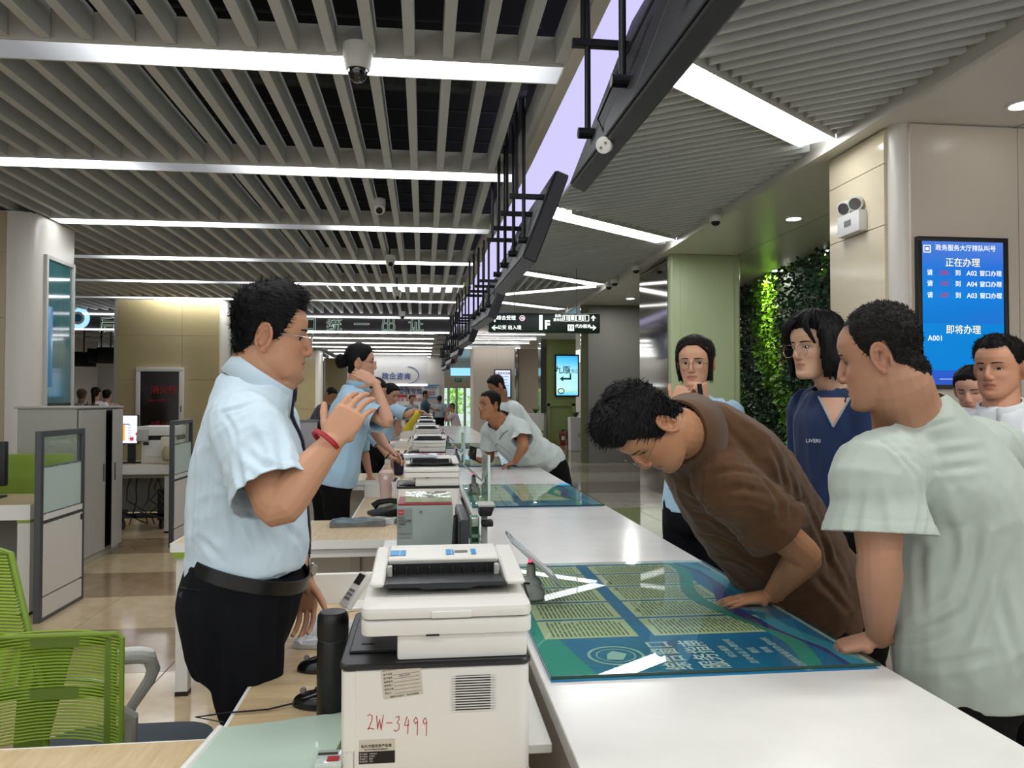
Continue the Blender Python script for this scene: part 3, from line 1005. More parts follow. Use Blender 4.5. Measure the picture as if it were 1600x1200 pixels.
def stx(tx, u, v, size, bold=.004, al='CENTER', m=None):
    text('lettering', tx, size, frame(sg(u, v), *WALLX), m or M_sl, t, .001, align=al, bold=bold)


stx('1', 845, 505, .34, .012)
stx('F', 855, 508, .20, .008)
stx('综合受理', 791, 497, .082)
stx('公安 出入境', 796, 512, .078)


def arrow(u, v, ang, size=.11):
    c_ = W(u, v, YG - .004)
    Ma = Matrix.Translation(c_) @ Matrix.Rotation(ang, 4, 'Y')
    h = size / 2
    poly = [(-.012, -h), (.012, -h), (.012, h * .35), (h * .62, -h * .2), (h * .8, 0.0), (0, h), (-h * .8, 0.0), (-h * .62, -h * .2), (-.012, h * .35)]
    MB().prism(poly, -.004, 0, 'y', M=Ma).build('arrow', M_sl, t)


arrow(773, 498, 0)
arrow(773, 512, -PI / 2)
arrow(927, 497, 0, .10)
arrow(927, 512, PI / 2)
stx('自助', 872, 494, .06)
stx('服务区', 872, 500, .055)
stx('代办服务', 911, 510, .07)
b = MB()
for k in range(4):
    c = sg(884 + k * 10.5, 497)
    for x0, x1, z0, z1 in ((-.05, .05, .045, .055), (-.05, .05, -.055, -.045), (-.055, -.045, -.05, .05), (.045, .055, -.05, .05)):
        b.box(c.x + x0, c.x + x1, YG - .006, YG, c.z + z0, c.z + z1)
    for x in ((-.022, .022), (-.02, .02, 0), (0, .022), (-.015,))[k]:
        b.box(c.x + x - .009, c.x + x + .009, YG - .006, YG, c.z - .03, c.z + .015).cyl((c.x + x, YG - .006, c.z + .028), (c.x + x, YG, c.z + .028), .011)
c = sg(892, 512)
b.box(c.x - .055, c.x + .055, YG - .005, YG, c.z - .055, c.z + .055)
b.build('pictogram', M_sl, t)
b = MB()
for x in (-.022, .022):
    b.box(c.x + x - .008, c.x + x + .008, YG - .008, YG - .004, c.z - .03, c.z + .02).cyl((c.x + x, YG - .008, c.z + .03), (c.x + x, YG - .004, c.z + .03), .010)
b.build('lift_symbol', MATS['sign_board'], t)
c = sg(816, 497)
MB().cyl((c.x, YG - .006, c.z), (c.x, YG, c.z), .05, seg=20).build('emblem', emis('emblem_pink', '#e7d3da', .9), t)
MB().tube([(c.x + .028 * math.cos(a), YG - .008, c.z + .028 * math.sin(a)) for a in np.linspace(0.3, 5.2, 12)], .006).build('emblem_line', M_red, t)

# advertising screen on the olive pier
p, q = W(867, 620, YO - .08), W(905, 554, YO - .08)
t = thing('advert_screen', 'bright cyan portrait screen with a green arrow on the olive pier', 'screen', ((p.x + q.x) / 2, YO - .08, p.z))
MB().box(p.x, q.x, YO - .08, YO, p.z, q.z).build('frame', M_black, t, bevel=.01)
picture('display', p.x + .05, q.x - .05, YO - .085, p.z + .05, q.z - .05, [(0, '#59b6e6', '#6cc6e8'), (.12, '#bfe6b9', '#9fdcd0'), (.2, '#b9e7ef', '#a9e0f0'), (.6, '#a5e0ef', '#9adcf0'), (.85, '#5cc2ee', '#4fb4ea'), (1, '#39a8e6', '#3aa0e0')], grad('advert_picture', None, 1.0), t)
M_ag = mat('advert_green', '#138a5c', .5)
c = W(878, 574, YO)
text('lettering', '九原', .27, frame((W(877, 0, YO).x, YO - .088, W(0, 575, YO).z), *WALLX), M_ag, t, .002, bold=.006)
text('lettering', '服务区', .15, frame((W(893.5, 0, YO).x, YO - .088, W(0, 577, YO).z), *WALLX), M_ag, t, .002)
c = W(886, 592, YO)
MB().box(c.x - .16, c.x + .12, YO - .09, YO - .086, c.z - .03, c.z + .03).box(c.x + .07, c.x + .12, YO - .09, YO - .086, c.z - .03, c.z + .17).prism([(c.x - .26, c.z), (c.x - .14, c.z - .09), (c.x - .14, c.z + .09)], YO - .09, YO - .086, 'y').build('arrow', M_ag, t)
c = W(876, 611, YO)
MB().tube([(c.x + .1 * math.cos(a), YO - .09, c.z + .08 * math.sin(a)) for a in np.linspace(0, 2 * PI, 16)], .015).build('ring_mark', MATS['navy_print'], t)
# small screen on the beige column
p, q = W(772, 622, YB - .06), W(799, 577, YB - .06)
t = thing('notice_screen', 'thin framed pale notice screen on the beige column behind the leaning man', 'screen', ((p.x + q.x) / 2, YB - .06, p.z))
MB().box(p.x, q.x, YB - .06, YB - .02, p.z, q.z).build('frame', M_black, t, bevel=.008)
picture('display', p.x + .04, q.x - .04, YB - .065, p.z + .04, q.z - .04, [(0, '#8fc0ee', '#9cc6f0'), (.5, '#c3d8f2', '#b9d2f2'), (1, '#d7e2f6', '#cfdcf4')], grad('notice_picture', None, .95), t)
text('lettering', '办事服务指南', .09, frame(((p.x + q.x) / 2, YB - .07, q.z - .15), *WALLX), M_red, t, .002, bold=.003)
for k in range(5):
    MB().box(p.x + .1, q.x - .1 - .03 * (k % 3), YB - .068, YB - .066, q.z - .27 - .1 * k, q.z - .255 - .1 * k).build('text_line', mat('print_grey_blue', '#5f7fae', .5), t)

# fire extinguishers
M_ext = mat('extinguisher_red', '#8c1c1c', .2)
for i, u in enumerate((879, 890)):
    c = Zp(u, 697, 0)
    t = thing('fire_extinguisher', 'red fire extinguisher beside the olive pier, %s of the two' % ('left one' if i == 0 else 'right one beside the white planter'), 'extinguisher', (c.x, YO - .3, 0), 'extinguishers by the olive pier')
    x = W(u, 600, YO - .3).x
    t.location.x = x
    MB().lathe([(.075, 0), (.08, .02), (.08, .38), (.05, .44), (.03, .46)], (x, YO - .3, 0), 18).build('cylinder', M_ext, t, smooth=True)
    MB().box(x - .015, x + .1, YO - .32, YO - .28, .48, .51).box(x - .02, x + .02, YO - .32, YO - .28, .45, .5).build('valve', M_black, t)
    MB().tube([(x - .02, YO - .3, .48), (x - .1, YO - .31, .45), (x - .1, YO - .32, .2)], .012).build('hose', M_black, t)
    MB().box(x - .05, x + .05, YO - .385, YO - .378, .18, .3).build('label', M_white, t)
# white planters
M_leaf = mat('planter_leaf', '#2f5a2a', .5)
for i, (u0, u1, y, zt) in enumerate(((828, 849, 24.0, 646), (892, 912, 21.5, 652))):
    a, b_ = W(u0, 600, y).x, W(u1, 600, y).x
    h = W(u0, zt, y).z
    t = thing('tall_planter', 'tall white planter %s' % ('against the beige wall behind the leaning man' if i == 0 else 'beside the red fire extinguishers'), 'planter', ((a + b_) / 2, y, 0), 'white planters')
    MB().prism([(a, 0), (b_, 0), (b_ + .02, h), (a - .02, h)], y, y + .4, 'y').build('pot', M_white, t, bevel=.02)
    b = MB()
    rg = random.Random(i)
    for _ in range(40):
        ang, r = rg.uniform(0, 6.28), rg.uniform(0.02, .2)
        c0 = Vector(((a + b_) / 2, y + .2, h - .02))
        tip = c0 + Vector((r * math.cos(ang) * 1.1, r * math.sin(ang), rg.uniform(.05, .2)))
        sd = Vector((-math.sin(ang), math.cos(ang), 0)) * .02
        mid = (c0 + tip) / 2 + Vector((0, 0, .04))
        b.add([c0, mid + sd, tip, mid - sd], [(0, 1, 2, 3)])
    o = b.build('foliage', M_leaf, t)
    o['kind'] = 'stuff'
    MB().box(a + .2, b_ - .03, y - .25, y - .01, .42, .5).build('moss_pad', mat('moss', '#7e8d55', .8), t)

# living plant wall
A, B = Vector((5.55, 8.3, 0)), Vector((6.62, 16.2, 0))
dw = (B - A).normalized()
nw = Vector((-dw.y, dw.x, 0))
t = thing('plant_wall', 'living plant wall of dark and bright green foliage behind the glasses woman', 'plant wall', (A + B) / 2)
Lw = (B - A).length
b = MB()
Mw = frame(A, dw, (0, 0, 1))
b.box(0, Lw, 0, 3.6, 0, .12, M=Mw)
b.build('backing', mat('wall_felt', '#10160d', .9), t)
rg = random.Random(11)
kinds = {'dark_leaves': ('#25442a', .075), 'deep_leaves': ('#1b3524', .06), 'fern_leaves': ('#4f7f1f', .085), 'lime_leaves': ('#86bf1c', .06), 'bronze_leaves': ('#5b3a2c', .06)}
bs = {k: MB() for k in kinds}
for _ in range(15000):
    s, z = rg.uniform(0, Lw), rg.uniform(0, 3.6)
    f1 = noise.noise((s * .55 + .25 * z, z * .16, 3.1))
    f2 = noise.noise((s * .9 + .3 * z, z * .3, 9.7))
    # flowing diagonal drifts of the different plants
    d = s - 4.1 + (z - 2.0) * -.55 + .35 * math.sin(z * 2.1)
    if abs(d + .45) < .38 + .12 * f2 and z > 1.9:
        k = 'lime_leaves'
    elif abs(d + .1) < .55 + .2 * f2:
        k = 'fern_leaves'
    elif 6.3 < s < 7.8 and z > 1.9 + f1:
        k = 'bronze_leaves'
    elif f1 > .18:
        k = 'fern_leaves' if f2 > .1 else 'dark_leaves'
    elif f2 < -.32 and z > 2:
        k = 'bronze_leaves'
    else:
        k = 'deep_leaves' if f2 > 0 else 'dark_leaves'
    L = kinds[k][1] * rg.uniform(.7, 1.5)
    c = A + dw * s + Vector((0, 0, z)) + nw * (.13 + .16 * rg.random() + .10 * f2)
    up = Vector((rg.uniform(-.8, .8), rg.uniform(-.8, .8), rg.uniform(-1, .5))) + nw * rg.uniform(.1, 1)
    up.normalize()
    sd = up.cross(nw + Vector((rg.uniform(-.5, .5), rg.uniform(-.5, .5), rg.uniform(-.5, .5)))).normalized() * L * .33
    tip = c + up * L
    mid = c + up * L * .5 + nw * .012
    bs[k].add([c, mid + sd, tip, mid - sd], [(0, 1, 2), (0, 2, 3)])
for k, (cc, _) in kinds.items():
    o = bs[k].build(k, mat('plant_' + k, cc, .45), t)
    o['kind'] = 'stuff'
for s, z in ((4.0, 3.62), (6.6, 3.62)):
    c = A + dw * s + nw * .9
    l = bpy.data.lights.new('plant_spot', 'SPOT')
    l.energy, l.spot_size, l.color = 60, 1.3, (1, .98, .85)
    o = bpy.data.objects.new('plant_spot', l)
    o.location = (c.x, c.y, 3.6)
    o.rotation_euler = ((-nw * .9 + Vector((0, 0, -1.6))).to_track_quat('-Z', 'Y')).to_euler()
    COL.objects.link(o)

# ---------------------------------------------------------------- hanging display panels over the counter
M_lb = mat('panel_back', '#2b2c2e', .5, .3, noise_s=6, noise_a=.15)
M_lu = mat('panel_edge', '#0b0c0d', .4)
M_face = emis('display_face', '#1a2a52', .6)
ZL = 2.60
tilt = math.radians(21)
segs = [((.83, 1.75), (.79, 4.08), 1.0, .085), ((.80, 6.16), (.75, 8.14), .78, .11), ((.885, 10.55), (.76, 12.3), .75, .11), ((.86, 14.9), (.74, 16.7), .75, .11), ((.84, 19.3), (.72, 21.0), .75, .11), ((.82, 23.6), (.70, 25.4), .75, .11), ((.8, 28.0), (.68, 29.8), .75, .11)]
lab = ['large dark display panel hung over the white counter, closest to the big column', 'second dark display panel along the counter, above the green direction sign line', 'third hanging display panel of the row over the counter', 'fourth hanging display panel of the row over the counter', 'fifth hanging display panel of the row over the counter', 'sixth hanging display panel of the row over the counter', 'last small display panel of the row near the exit']
for k, ((xa, ya), (xb, yb), h, th) in enumerate(segs):
    P, Q = Vector((xa, ya, ZL)), Vector((xb, yb, ZL))
    t = thing('display_panel', lab[k], 'display', (P + Q) / 2, 'display panels over the counter')
    d = (Q - P).normalized()
    n = Vector((d.y, -d.x, 0))                    # towards the public side
    up = (Vector((0, 0, 1)) * math.cos(tilt) + n * math.sin(tilt))
    out = n * math.cos(tilt) - Vector((0, 0, 1)) * math.sin(tilt)
    M = Matrix((d, up, out)).transposed().to_4x4()
    M.translation = P
    L = (Q - P).length
    MB().box(0, L, 0, h, 0, th, M=M).build('body', M_lu, t, bevel=.008, seg=1)
    b = MB()
    ns = max(2, int(L / .95))
    for i in range(ns):
        b.box(i * L / ns + .004, (i + 1) * L / ns - .004, .012, h - .01, -.012, 0, M=M)
    b.build('back_cover', M_lb, t, bevel=.004, seg=1)
    b = MB()
    for i in range(ns):
        for r in range(10):
            for q_ in range(3):
                xx = (i + .28) * L / ns + q_ * .03
                b.box(xx, xx + .02, h * .28 + r * .03, h * .28 + r * .03 + .012, -.0135, -.012, M=M)
    b.build('vent_slots', M_black, t)
    MB().box(.02, L - .02, .02, h - .02, th, th + .004, M=M).build('screen', M_face, t)
    MB().box(L * .5 - .003, L * .5 + .003, 0, .0, -.001, th, M=M)
    for i, fx in enumerate(((.30, .62, .9) if k == 0 else (.06, .36, .66, .94))):
        for s in (0.22, .72):
            c = M @ Vector((L * fx, h * s, -.02))
            if s > .5:
                a = M @ Vector((L * fx, h * s, .01))
                cc = Vector((c.x - .26, c.y, c.z - .02))
                MB().box(-.28, .02, -.02, .02, -.02, .02, M=Matrix.Translation(c)).build('bracket', M_blackm, t, bevel=.003, seg=1)
                MB().cyl((c.x - .22, c.y, c.z), (c.x - .22, c.y, 3.95 if k < 2 else 3.68), .016).build('rod', M_blackm, t)
            else:
                MB().cyl((c.x - .02, c.y, c.z), (c.x - .02, c.y, 3.95 if k < 2 else 3.68), .016).build('rod', M_blackm, t)
                MB().cyl((c.x - .07, c.y, c.z), (c.x + .03, c.y, c.z), .028).build('clamp', M_blackm, t)
    if k == 0:
        c = W(947, 226, 3.36)
        w_ = MB().tube([M @ Vector((L * .62, h * .7, -.03)), M @ Vector((L * .7, h * .4, -.05)), M @ Vector((L * .8, h * .2, -.04)), c + Vector((0, 0.02, .05))], .006)
        w_.build('cable', M_black, t)
        t2 = thing('round_speaker', 'small round white speaker stuck on the underside edge of the big display panel', 'speaker', c)
        dd = Vector((-.55, -.75, -.35)).normalized()
        MB().cyl(c, c + dd * .035, .036, .038, 24).build('housing', M_whitep, t2, bevel=.006)
        for s in (-1, 1):
            e_ = c + dd * .036 + dd.orthogonal().normalized() * .015 * s
            MB().cyl(e_, e_ + dd * .002, .006).build('hole', M_greyw, t2)
    else:
        rg = random.Random(k)
        pts = [M @ Vector((L * x, h * .35 + .1 * rg.uniform(-1, 1), -.05)) for x in np.linspace(.05, .95, 9)]
        MB().tube(pts, .008).build('cable', M_black, t)

# cameras under the slatted ceiling
for i, (u, v, k) in enumerate(((591, 318, 1), (609, 404, 1), (620, 458, 1), (628, 490, 1), (559, 93, 0))):
    y = (8.9, 12.0, 14.85, 18.9, 4.98)[i]
    p = W(u, v, y)
    nm = 'turret_camera' if k else 'dome_camera'
    lb = ['white turret camera under the slats between the second and third troughs', 'white turret camera in front of the fourth light trough', 'small turret camera before the fifth light trough', 'smallest turret camera just before the sign fascia', 'large white dome camera on the first bright light trough'][i]
    t = thing(nm, lb, 'camera', p, 'turret cameras under the slats' if k else None)
    r = .085 if k else .095
    if k:
        MB().lathe([(r * .6, -.05), (r, -.02), (r, .05)], p, 20).build('base', M_white, t, smooth=True)
        c = p + Vector((0.01, -.02, -.06))
        MB().lathe([(0.005, -.075), (.04, -.066), (.066, -.035), (.075, 0), (.066, .035), (.03, .07)], c, 20).build('ball', M_whitep, t, smooth=True)
        d = Vector((0.1, -.8, -.6)).normalized()
        MB().cyl(c + d * .055, c + d * .078, .04, .036, 16).build('lens', M_black, t)
    else:
        MB().lathe([(r * .78, -.10), (r * .95, -.06), (r, -.04), (r, .06)], (p.x, p.y, p.z + .03), 28).build('base', M_whitep, t, smooth=True)
        MB().lathe([(.004, -.10), (.03, -.094), (.05, -.075), (.062, -.045), (.065, -.02)], (p.x, p.y, p.z - .05), 24).build('dome', mat('smoked_dome', '#101112', .05, coat=1), t, smooth=True)
        MB().cyl((p.x, p.y, p.z + .08), (p.x, p.y, ZS + .05), .02).build('stem', M_beam, t)
    if k:
        MB().cyl((p.x, p.y, p.z + .04), (p.x, p.y, ZS + .1), .012).build('stem', M_blackm, t)
# ---------------------------------------------------------------- service counter
P_ST = 2.92                                      # distance between two service windows
M_stone = mat('white_stone', '#e8e7e3', 0.16, noise_s=2.2, noise_a=0.08, col2='#d8d7d3')
M_side = mat('counter_side', '#b9b7b0', .4)
M_wood = mat('oak_laminate', '#cdb892', .38, noise_s=7, noise_a=.16, stretch=(1.2, 9, 1), col2='#b89f78')
M_woodx = mat('oak_laminate_cross', '#cdb892', .38, noise_s=7, noise_a=.16, stretch=(9, 1.2, 1), col2='#b89f78')
M_edge = mat('desk_edge_white', '#e2e2de', .35)
M_leg = mat('leg_white', '#cfcfca', .35)
M_gcap = mat('green_cap', '#7f9c2f', .4)
ctr = thing('service_counter', 'long white stone service counter running down the hall', 'counter', (.7, 10, 0))
y = .92
for k in range(7):
    y1 = y + (P_ST if k else 1.6)
    MB().box(.28, 1.14, y + .001, y1 - .001, .74, .78).build('worktop', M_stone, ctr, bevel=.002, seg=1)
    MB().box(.30, 1.02, y, y1, .06, .738).build('base', M_side, ctr)
    MB().box(1.02, 1.04, y + .003, y1 - .003, .12, .735).build('front_panel', mat('front_cream', '#c3b9a6', .2), ctr)
    y = y1
MB().box(.33, 1.0, .95, y - .05, 0, .06).build('plinth', M_black, ctr)
CTR_END = y

# glass sheet with the printed guide under it
M_glass = thin_glass('clear_glass', '#eff7f3', 1.40)
M_gedge = mat('glass_edge', '#20403a', .1)
GY0, GY1, GX0, GX1 = 1.80, 3.04, .298, 1.115


def guide(dy, lab, rich):
    t = thing('printed_guide', lab, 'poster', (.7, 2.4 + dy, .78), 'printed guides under the glass')
    z = .7808
    Z = lambda lv: z + lv * .0003
    b = MB()
    b.box(GX0, GX1, GY0 - .012, GY1, .7802, z, 0)
    b.build('sheet', mat('guide_blue', '#2470b8', .5, noise_s=1.6, noise_a=.3, col2='#227fa0'), t)
    M_y = mat('guide_yellow', '#d8d5b0', .55)
    M_ln = mat('guide_line', '#747a5c', .6)
    M_gt = mat('guide_teal', '#34a094', .55)
    M_gw = mat('guide_white', '#e8eef2', .5)
    rows = [2.10, 2.285, 2.48, 2.68, 2.87, 3.02]
    b, l = MB(), MB()
    for i in range(5):
        y0, y1 = rows[i] + .008, rows[i + 1] - .008
        for x0, x1 in ((.335 - .0 * i, .60), (.645, .985 + .03 * (i == 0))):
            b.add([(x0, y0, Z(1)), (x1, y0, Z(1)), (x1, y1, Z(1)), (x0, y1, Z(1))], [(0, 1, 2, 3)])
            n = int((x1 - x0) / .0125)
            for j in range(2, n - 1):
                x = x0 + j * .0125
                rg_ = random.Random(i * 100 + j)
                ya = y0 + .015
                while ya < y1 - .03:
                    yb = min(y1 - .012, ya + rg_.uniform(.02, .07))
                    l.add([(x, ya, Z(2)), (x + .0055, ya, Z(2)), (x + .0055, yb, Z(2)), (x, yb, Z(2))], [(0, 1, 2, 3)])
                    ya = yb + .006
                if not rich:
                    break
    b.build('table_cell', M_y, t)['kind'] = 'stuff'
    l.build('text_line', M_ln, t)['kind'] = 'stuff'
    # waves along the public edge
    b = MB()
    for q, (xo, wd) in enumerate(((.93, .05), (1.0, .045), (1.06, .05))):
        n = 24
        vs_, fs = [], []
        for i in range(n + 1):
            yy = GY0 + (GY1 - GY0) * i / n
            xx = min(GX1 - wd - .001, xo + .05 * math.sin(i * .35 + q))
            vs_ += [(xx, yy, Z(1.5 + q * .3)), (min(GX1 - .001, xx + wd), yy, Z(1.5 + q * .3))]
        fs = [(2 * i, 2 * i + 1, 2 * i + 3, 2 * i + 2) for i in range(n)]
        me_ = MB().add(vs_, fs)
        me_.build('wave_band', (M_gt, mat('guide_purple', '#4a3f8f', .5), mat('guide_sky', '#3f9fc0', .5))[q], t)
    vs_ = [(GX0 + .001, GY0, Z(.4)), (.42, GY0, Z(.4)), (.335, 2.35, Z(.4)), (.325, GY1, Z(.4)), (GX0 + .001, GY1, Z(.4))]
    MB().add(vs_, [(0, 1, 2, 3, 4)]).build('corner_band', M_gt, t)
    if rich:
        text('title', '综合窗口', .078, frame((.634, 1.945, Z(3)), (0, 1, 0), (-1, 0, 0)), M_gw, t, .0001, bold=.002, sx=.72)
        text('title', '服务指南', .078, frame((.728, 1.945, Z(3)), (0, 1, 0), (-1, 0, 0)), M_gw, t, .0001, bold=.002, sx=.72)
        for i, tx in enumerate(('综合服务', '咨询电话 办理时间', '便民', '指南', '请您提前准备好办理材料')):
            text('script_line', tx, .024, frame((.795 + i * .036, 1.955 - (.03 if i == 4 else 0), Z(3)), (0, 1, 0), (-1, 0, 0)), M_gw, t, .0001)
        c = (.495, 1.955)
        b = MB()
        for r0, r1 in ((.066, .074), (.048, .052)):
            n = 32
            vs_ = [(c[0] + r * math.cos(2 * PI * i / n), c[1] + r * math.sin(2 * PI * i / n), Z(3)) for i in range(n) for r in (r0, r1)]
            b.add(vs_, [(2 * i, 2 * i + 1, (2 * i + 3) % (2 * n), (2 * i + 2) % (2 * n)) for i in range(n)])
        b.add([(c[0] - .03, c[1] - .03, Z(3)), (c[0] + .01, c[1] - .035, Z(3)), (c[0] + .032, c[1] + .01, Z(3)), (c[0], c[1] + .036, Z(3)), (c[0] - .02, c[1] + .012, Z(3))], [(0, 1, 2, 3, 4)])
        b.build('round_emblem', mat('guide_emblem', '#b9d6cf', .5), t)
    g = thing('glass_sheet', lab.replace('printed service guide', 'glass sheet over the guide'), 'glass', (.7, 2.4 + dy, .782), 'glass sheets on the counter')
    MB().box(GX0 + .002, GX1 + .01, GY0, GY1, .7826, .7906).build('pane', M_glass, g)
    b = MB()
    b.box(GX0 + .001, GX1 + .011, GY0 - .001, GY0 + .0, .7826, .7906).box(GX0 + .001, GX0 + .002, GY0, GY1, .7826, .7906).box(GX1 + .010, GX1 + .011, GY0, GY1, .7826, .7906)
    b.build('polished_edge', M_gedge, g)
    if dy:
        for o in [c for r_ in (t, g) for c in r_.children]:
            o.location.y += dy
            o.matrix_parent_inverse = base_matrix(o.parent).inverted()
    return t, g


guide(0, 'printed service guide under the leaning men, blue with yellow tables and white title', True)
guide(P_ST, 'printed service guide of the second window, blue green', False)
guide(2 * P_ST, 'printed service guide under the leaning man in a white shirt', False)
guide(3 * P_ST, 'printed service guide beyond the leaning man in a white shirt', False)

# ---------------------------------------------------------------- desks of the service windows


def station_desk(dy, lab):
    t = thing('service_desk', lab, 'desk', (-.4, 1.6 + dy, 0), 'service desks behind the counter')
    y0, y1 = 1.0 + dy, 1.66 + dy
    MB().box(-1.22, .202, y0 + .004, y1 - .004, .722, .742).build('cross_top', M_woodx, t)
    b = MB()
    b.box(-1.224, .204, y0, y0 + .004, .70, .7425).box(-1.224, .204, y1 - .004, y1, .70, .7425).box(-1.226, -1.22, y0, y1, .70, .7425)
    b.box(-1.20, .20, y0 + .02, y0 + .05, .655, .722)
    b.build('white_edge', M_edge, t)
    for x, yy in ((-1.2, y0 + .01), (-1.2, y1 - .07), (-.42, y1 - .07)):
        lg = MB().box(x, x + .06, yy, yy + .06, .02, .70).build('leg', M_leg, t, bevel=.003, seg=1)
        MB().box(x, x + .06, yy, yy + .06, 0, .02).build('foot', M_black, lg)
        if x < -1:
            MB().box(x - .012, x + .062, yy - .012, yy + .066, .672, .70).build('end_cap', M_gcap, lg)
    MB().box(-1.1, .2, y1 - .05, y1 - .03, .25, .68).build('modesty_panel', M_white, t)
    # side desk along the counter
    MB().box(-.416, .20, y1 + .034, 2.70 + dy, .722, .742).build('side_top', M_wood, t)
    b = MB()
    b.box(-.424, -.416, y1 + .03, 2.70 + dy, .700, .7425).box(-.424, .20, y1 + .028, y1 + .034, .70, .7425)
    b.build('white_edge', M_edge, t)
    MB().box(-.424, .2, 2.702 + dy, 2.72 + dy, .62, .846).build('low_screen', M_white, t, bevel=.003, seg=1)
    MB().box(-.19, .276, 2.722 + dy, 3.90 + dy, .722, .742).build('shelf_top', M_white, t)
    MB().box(.206, .262, 1.56 + dy, 2.718 + dy, .722, .742).build('side_shelf', M_white, t, bevel=.002, seg=1)
    MB().box(-.19, -.17, 2.722 + dy, 3.90 + dy, .10, .72).build('pedestal_side', M_greyw, t)
    return t


names = ['oak topped service desk in front, under the green folder and the marked printer', 'service desk of the second window with black folders on its oak top', 'service desk of the third window where the woman with a hair bun works', 'service desk of the fourth window beyond the bun haired woman', 'service desk of the fifth window', 'service desk of the sixth window', 'service desk of the last window']
d0_ = station_desk(0, names[0])
for k in range(1, 7):
    c = clone(d0_, (-.4, 1.6 + k * P_ST, 0), names[k])

# ---------------------------------------------------------------- laser printers
M_pw = mat('printer_white', '#d4d2cc', .42, bump=.06, bump_s=1200)
M_pd = mat('printer_dark', '#1a1b1d', .38, bump=.05, bump_s=900)
M_pg = mat('printer_grey', '#a9a8a3', .5)
PX0, PX1, PY0, PY1 = -.150, .200, 1.44, 1.80


def printer():
    t = thing('laser_printer', 'white laser printer with red handwriting on its side, next to the black flask', 'printer', (.025, 1.6, .742), 'laser printers behind the counter')
    x0, x1, y0, y1 = PX0, PX1, PY0, PY1
    MB().prism(rounded(x0, x1, y0, y1, .022), .746, .945, 'z').build('body', M_pw, t, bevel=.003, seg=1)
    MB().prism(rounded(x0 + .004, x0 + .03, y0 - .002, y0 + .2, .006), .80, .944, 'z').build('side_door', M_pw, t)
    MB().box(x0 + .0245, x0 + .0255, y0 - .0008, y0 + .01, .75, .944).build('seam', M_greyw, t)
    MB().prism(rounded(x0 - .003, x1 + .003, y0 - .003, y1, .022), .945, .957, 'z').build('black_rim', M_pd, t, bevel=.003, seg=1)
    MB().box(x0 + .01, x0 + .10, y0 + .06, y1 - .03, .957, .962).build('output_tray', M_pd, t, bevel=.002, seg=1)
    MB().box(x0 + .03, x0 + .055, y0 + .10, y0 + .13, .962, .9635).build('tray_slot', M_black, t)
    MB().box(x0 + .102, x1 - .004, y0 + .012, y1 - .01, .957, 1.006).build('support', M_pw, t, bevel=.006)
    MB().prism(rounded(x0 - .002 + .038, x1 + .004, y0 - .002, y1 + .01, .02), 1.006, 1.034, 'z').build('scanner', M_pw, t, bevel=.004)
    MB().prism(rounded(x0 + .036, x1 + .004, y0 - .002, y1 + .01, .02), 1.0355, 1.058, 'z').build('scanner_lid', M_pw, t, bevel=.008)
    MB().box(x0 + .165, x0 + .24, y0 - .006, y0 + .01, 1.037, 1.050).build('lid_grip', M_pw, t, bevel=.003)
    MB().box(x0 + .155, x0 + .18, y0 - .0035, y0 + .004, 1.0045, 1.0075).build('label_tab', M_black, t)
    # document feeder
    b = MB()
    prof = [(y0 + .085, 1.075), (y0 + .085, 1.085), (y1 - .02, 1.106), (y1 + .008, 1.098), (y1 + .008, 1.058), (y1 - .04, 1.058)]
    for xa_, xb_ in ((x0 + .046, x0 + .074), (x1 - .036, x1 + .002)):
        MB().prism(prof, xa_, xb_, 'x').build('feeder_arm', M_pw, t, bevel=.004, seg=1)
    MB().prism([(y0 + .24, 1.089), (y0 + .24, 1.099), (y1 - .015, 1.108), (y1 + .006, 1.10), (y1 + .006, 1.058), (y0 + .27, 1.058)], x0 + .0745, x1 - .0365, 'x').build('feeder_hood', M_pw, t, bevel=.004, seg=1)
    b = MB()
    b.prism([(y0 + .09, 1.072), (y0 + .09, 1.079), (y0 + .25, 1.074), (y0 + .25, 1.068)], x0 + .0745, x1 - .0365, 'x')
    b.prism([(x0 + .08, 0), (x0 + .13, 0), (x0 + .15, -.006), (x1 - .11, -.006), (x1 - .09, 0), (x1 - .04, 0), (x1 - .04, .006), (x0 + .08, .006)], y0 + .083, y0 + .094, 'y', M=Matrix.Translation((0, 0, 1.076)))
    b.build('paper_tray', M_pd, t)
    for x in (x0 + .076, x1 - .052):
        MB().box(x, x + .01, y0 + .17, y0 + .185, 1.075, 1.098).build('paper_guide', M_pg, t, bevel=.002, seg=1)
    MB().box(x0 + .078, x1 - .04, y0 + .2, y0 + .205, 1.074, 1.096).build('feed_roller', M_black, t)
    b = MB()
    for i in range(9):
        b.box(x0 + .09 + i * .024, x0 + .0925 + i * .024, y0 + .185, y0 + .2, 1.076, 1.09)
    b.build('feed_rib', M_pd, t)
    MB().prism([(y0 + .08, 1.0585), (y0 + .08, 1.0605), (y0 + .3, 1.0605), (y0 + .3, 1.0585)], x0 + .08, x1 - .03, 'x').build('shade_slot', M_pg, t)
    # vent
    MB().box(x0 + .21, x0 + .275, y0 - .0012, y0 + .002, .863, .929).build('vent_recess', M_black, t)
    b = MB()
    for i in range(14):
        z = .864 + i * .0048
        b.box(x0 + .203, x0 + .285, y0 - .0035, y0 - .001, z, z + .0018)
    b.build('vent_slat', M_pw, t)['kind'] = 'stuff'
    return t


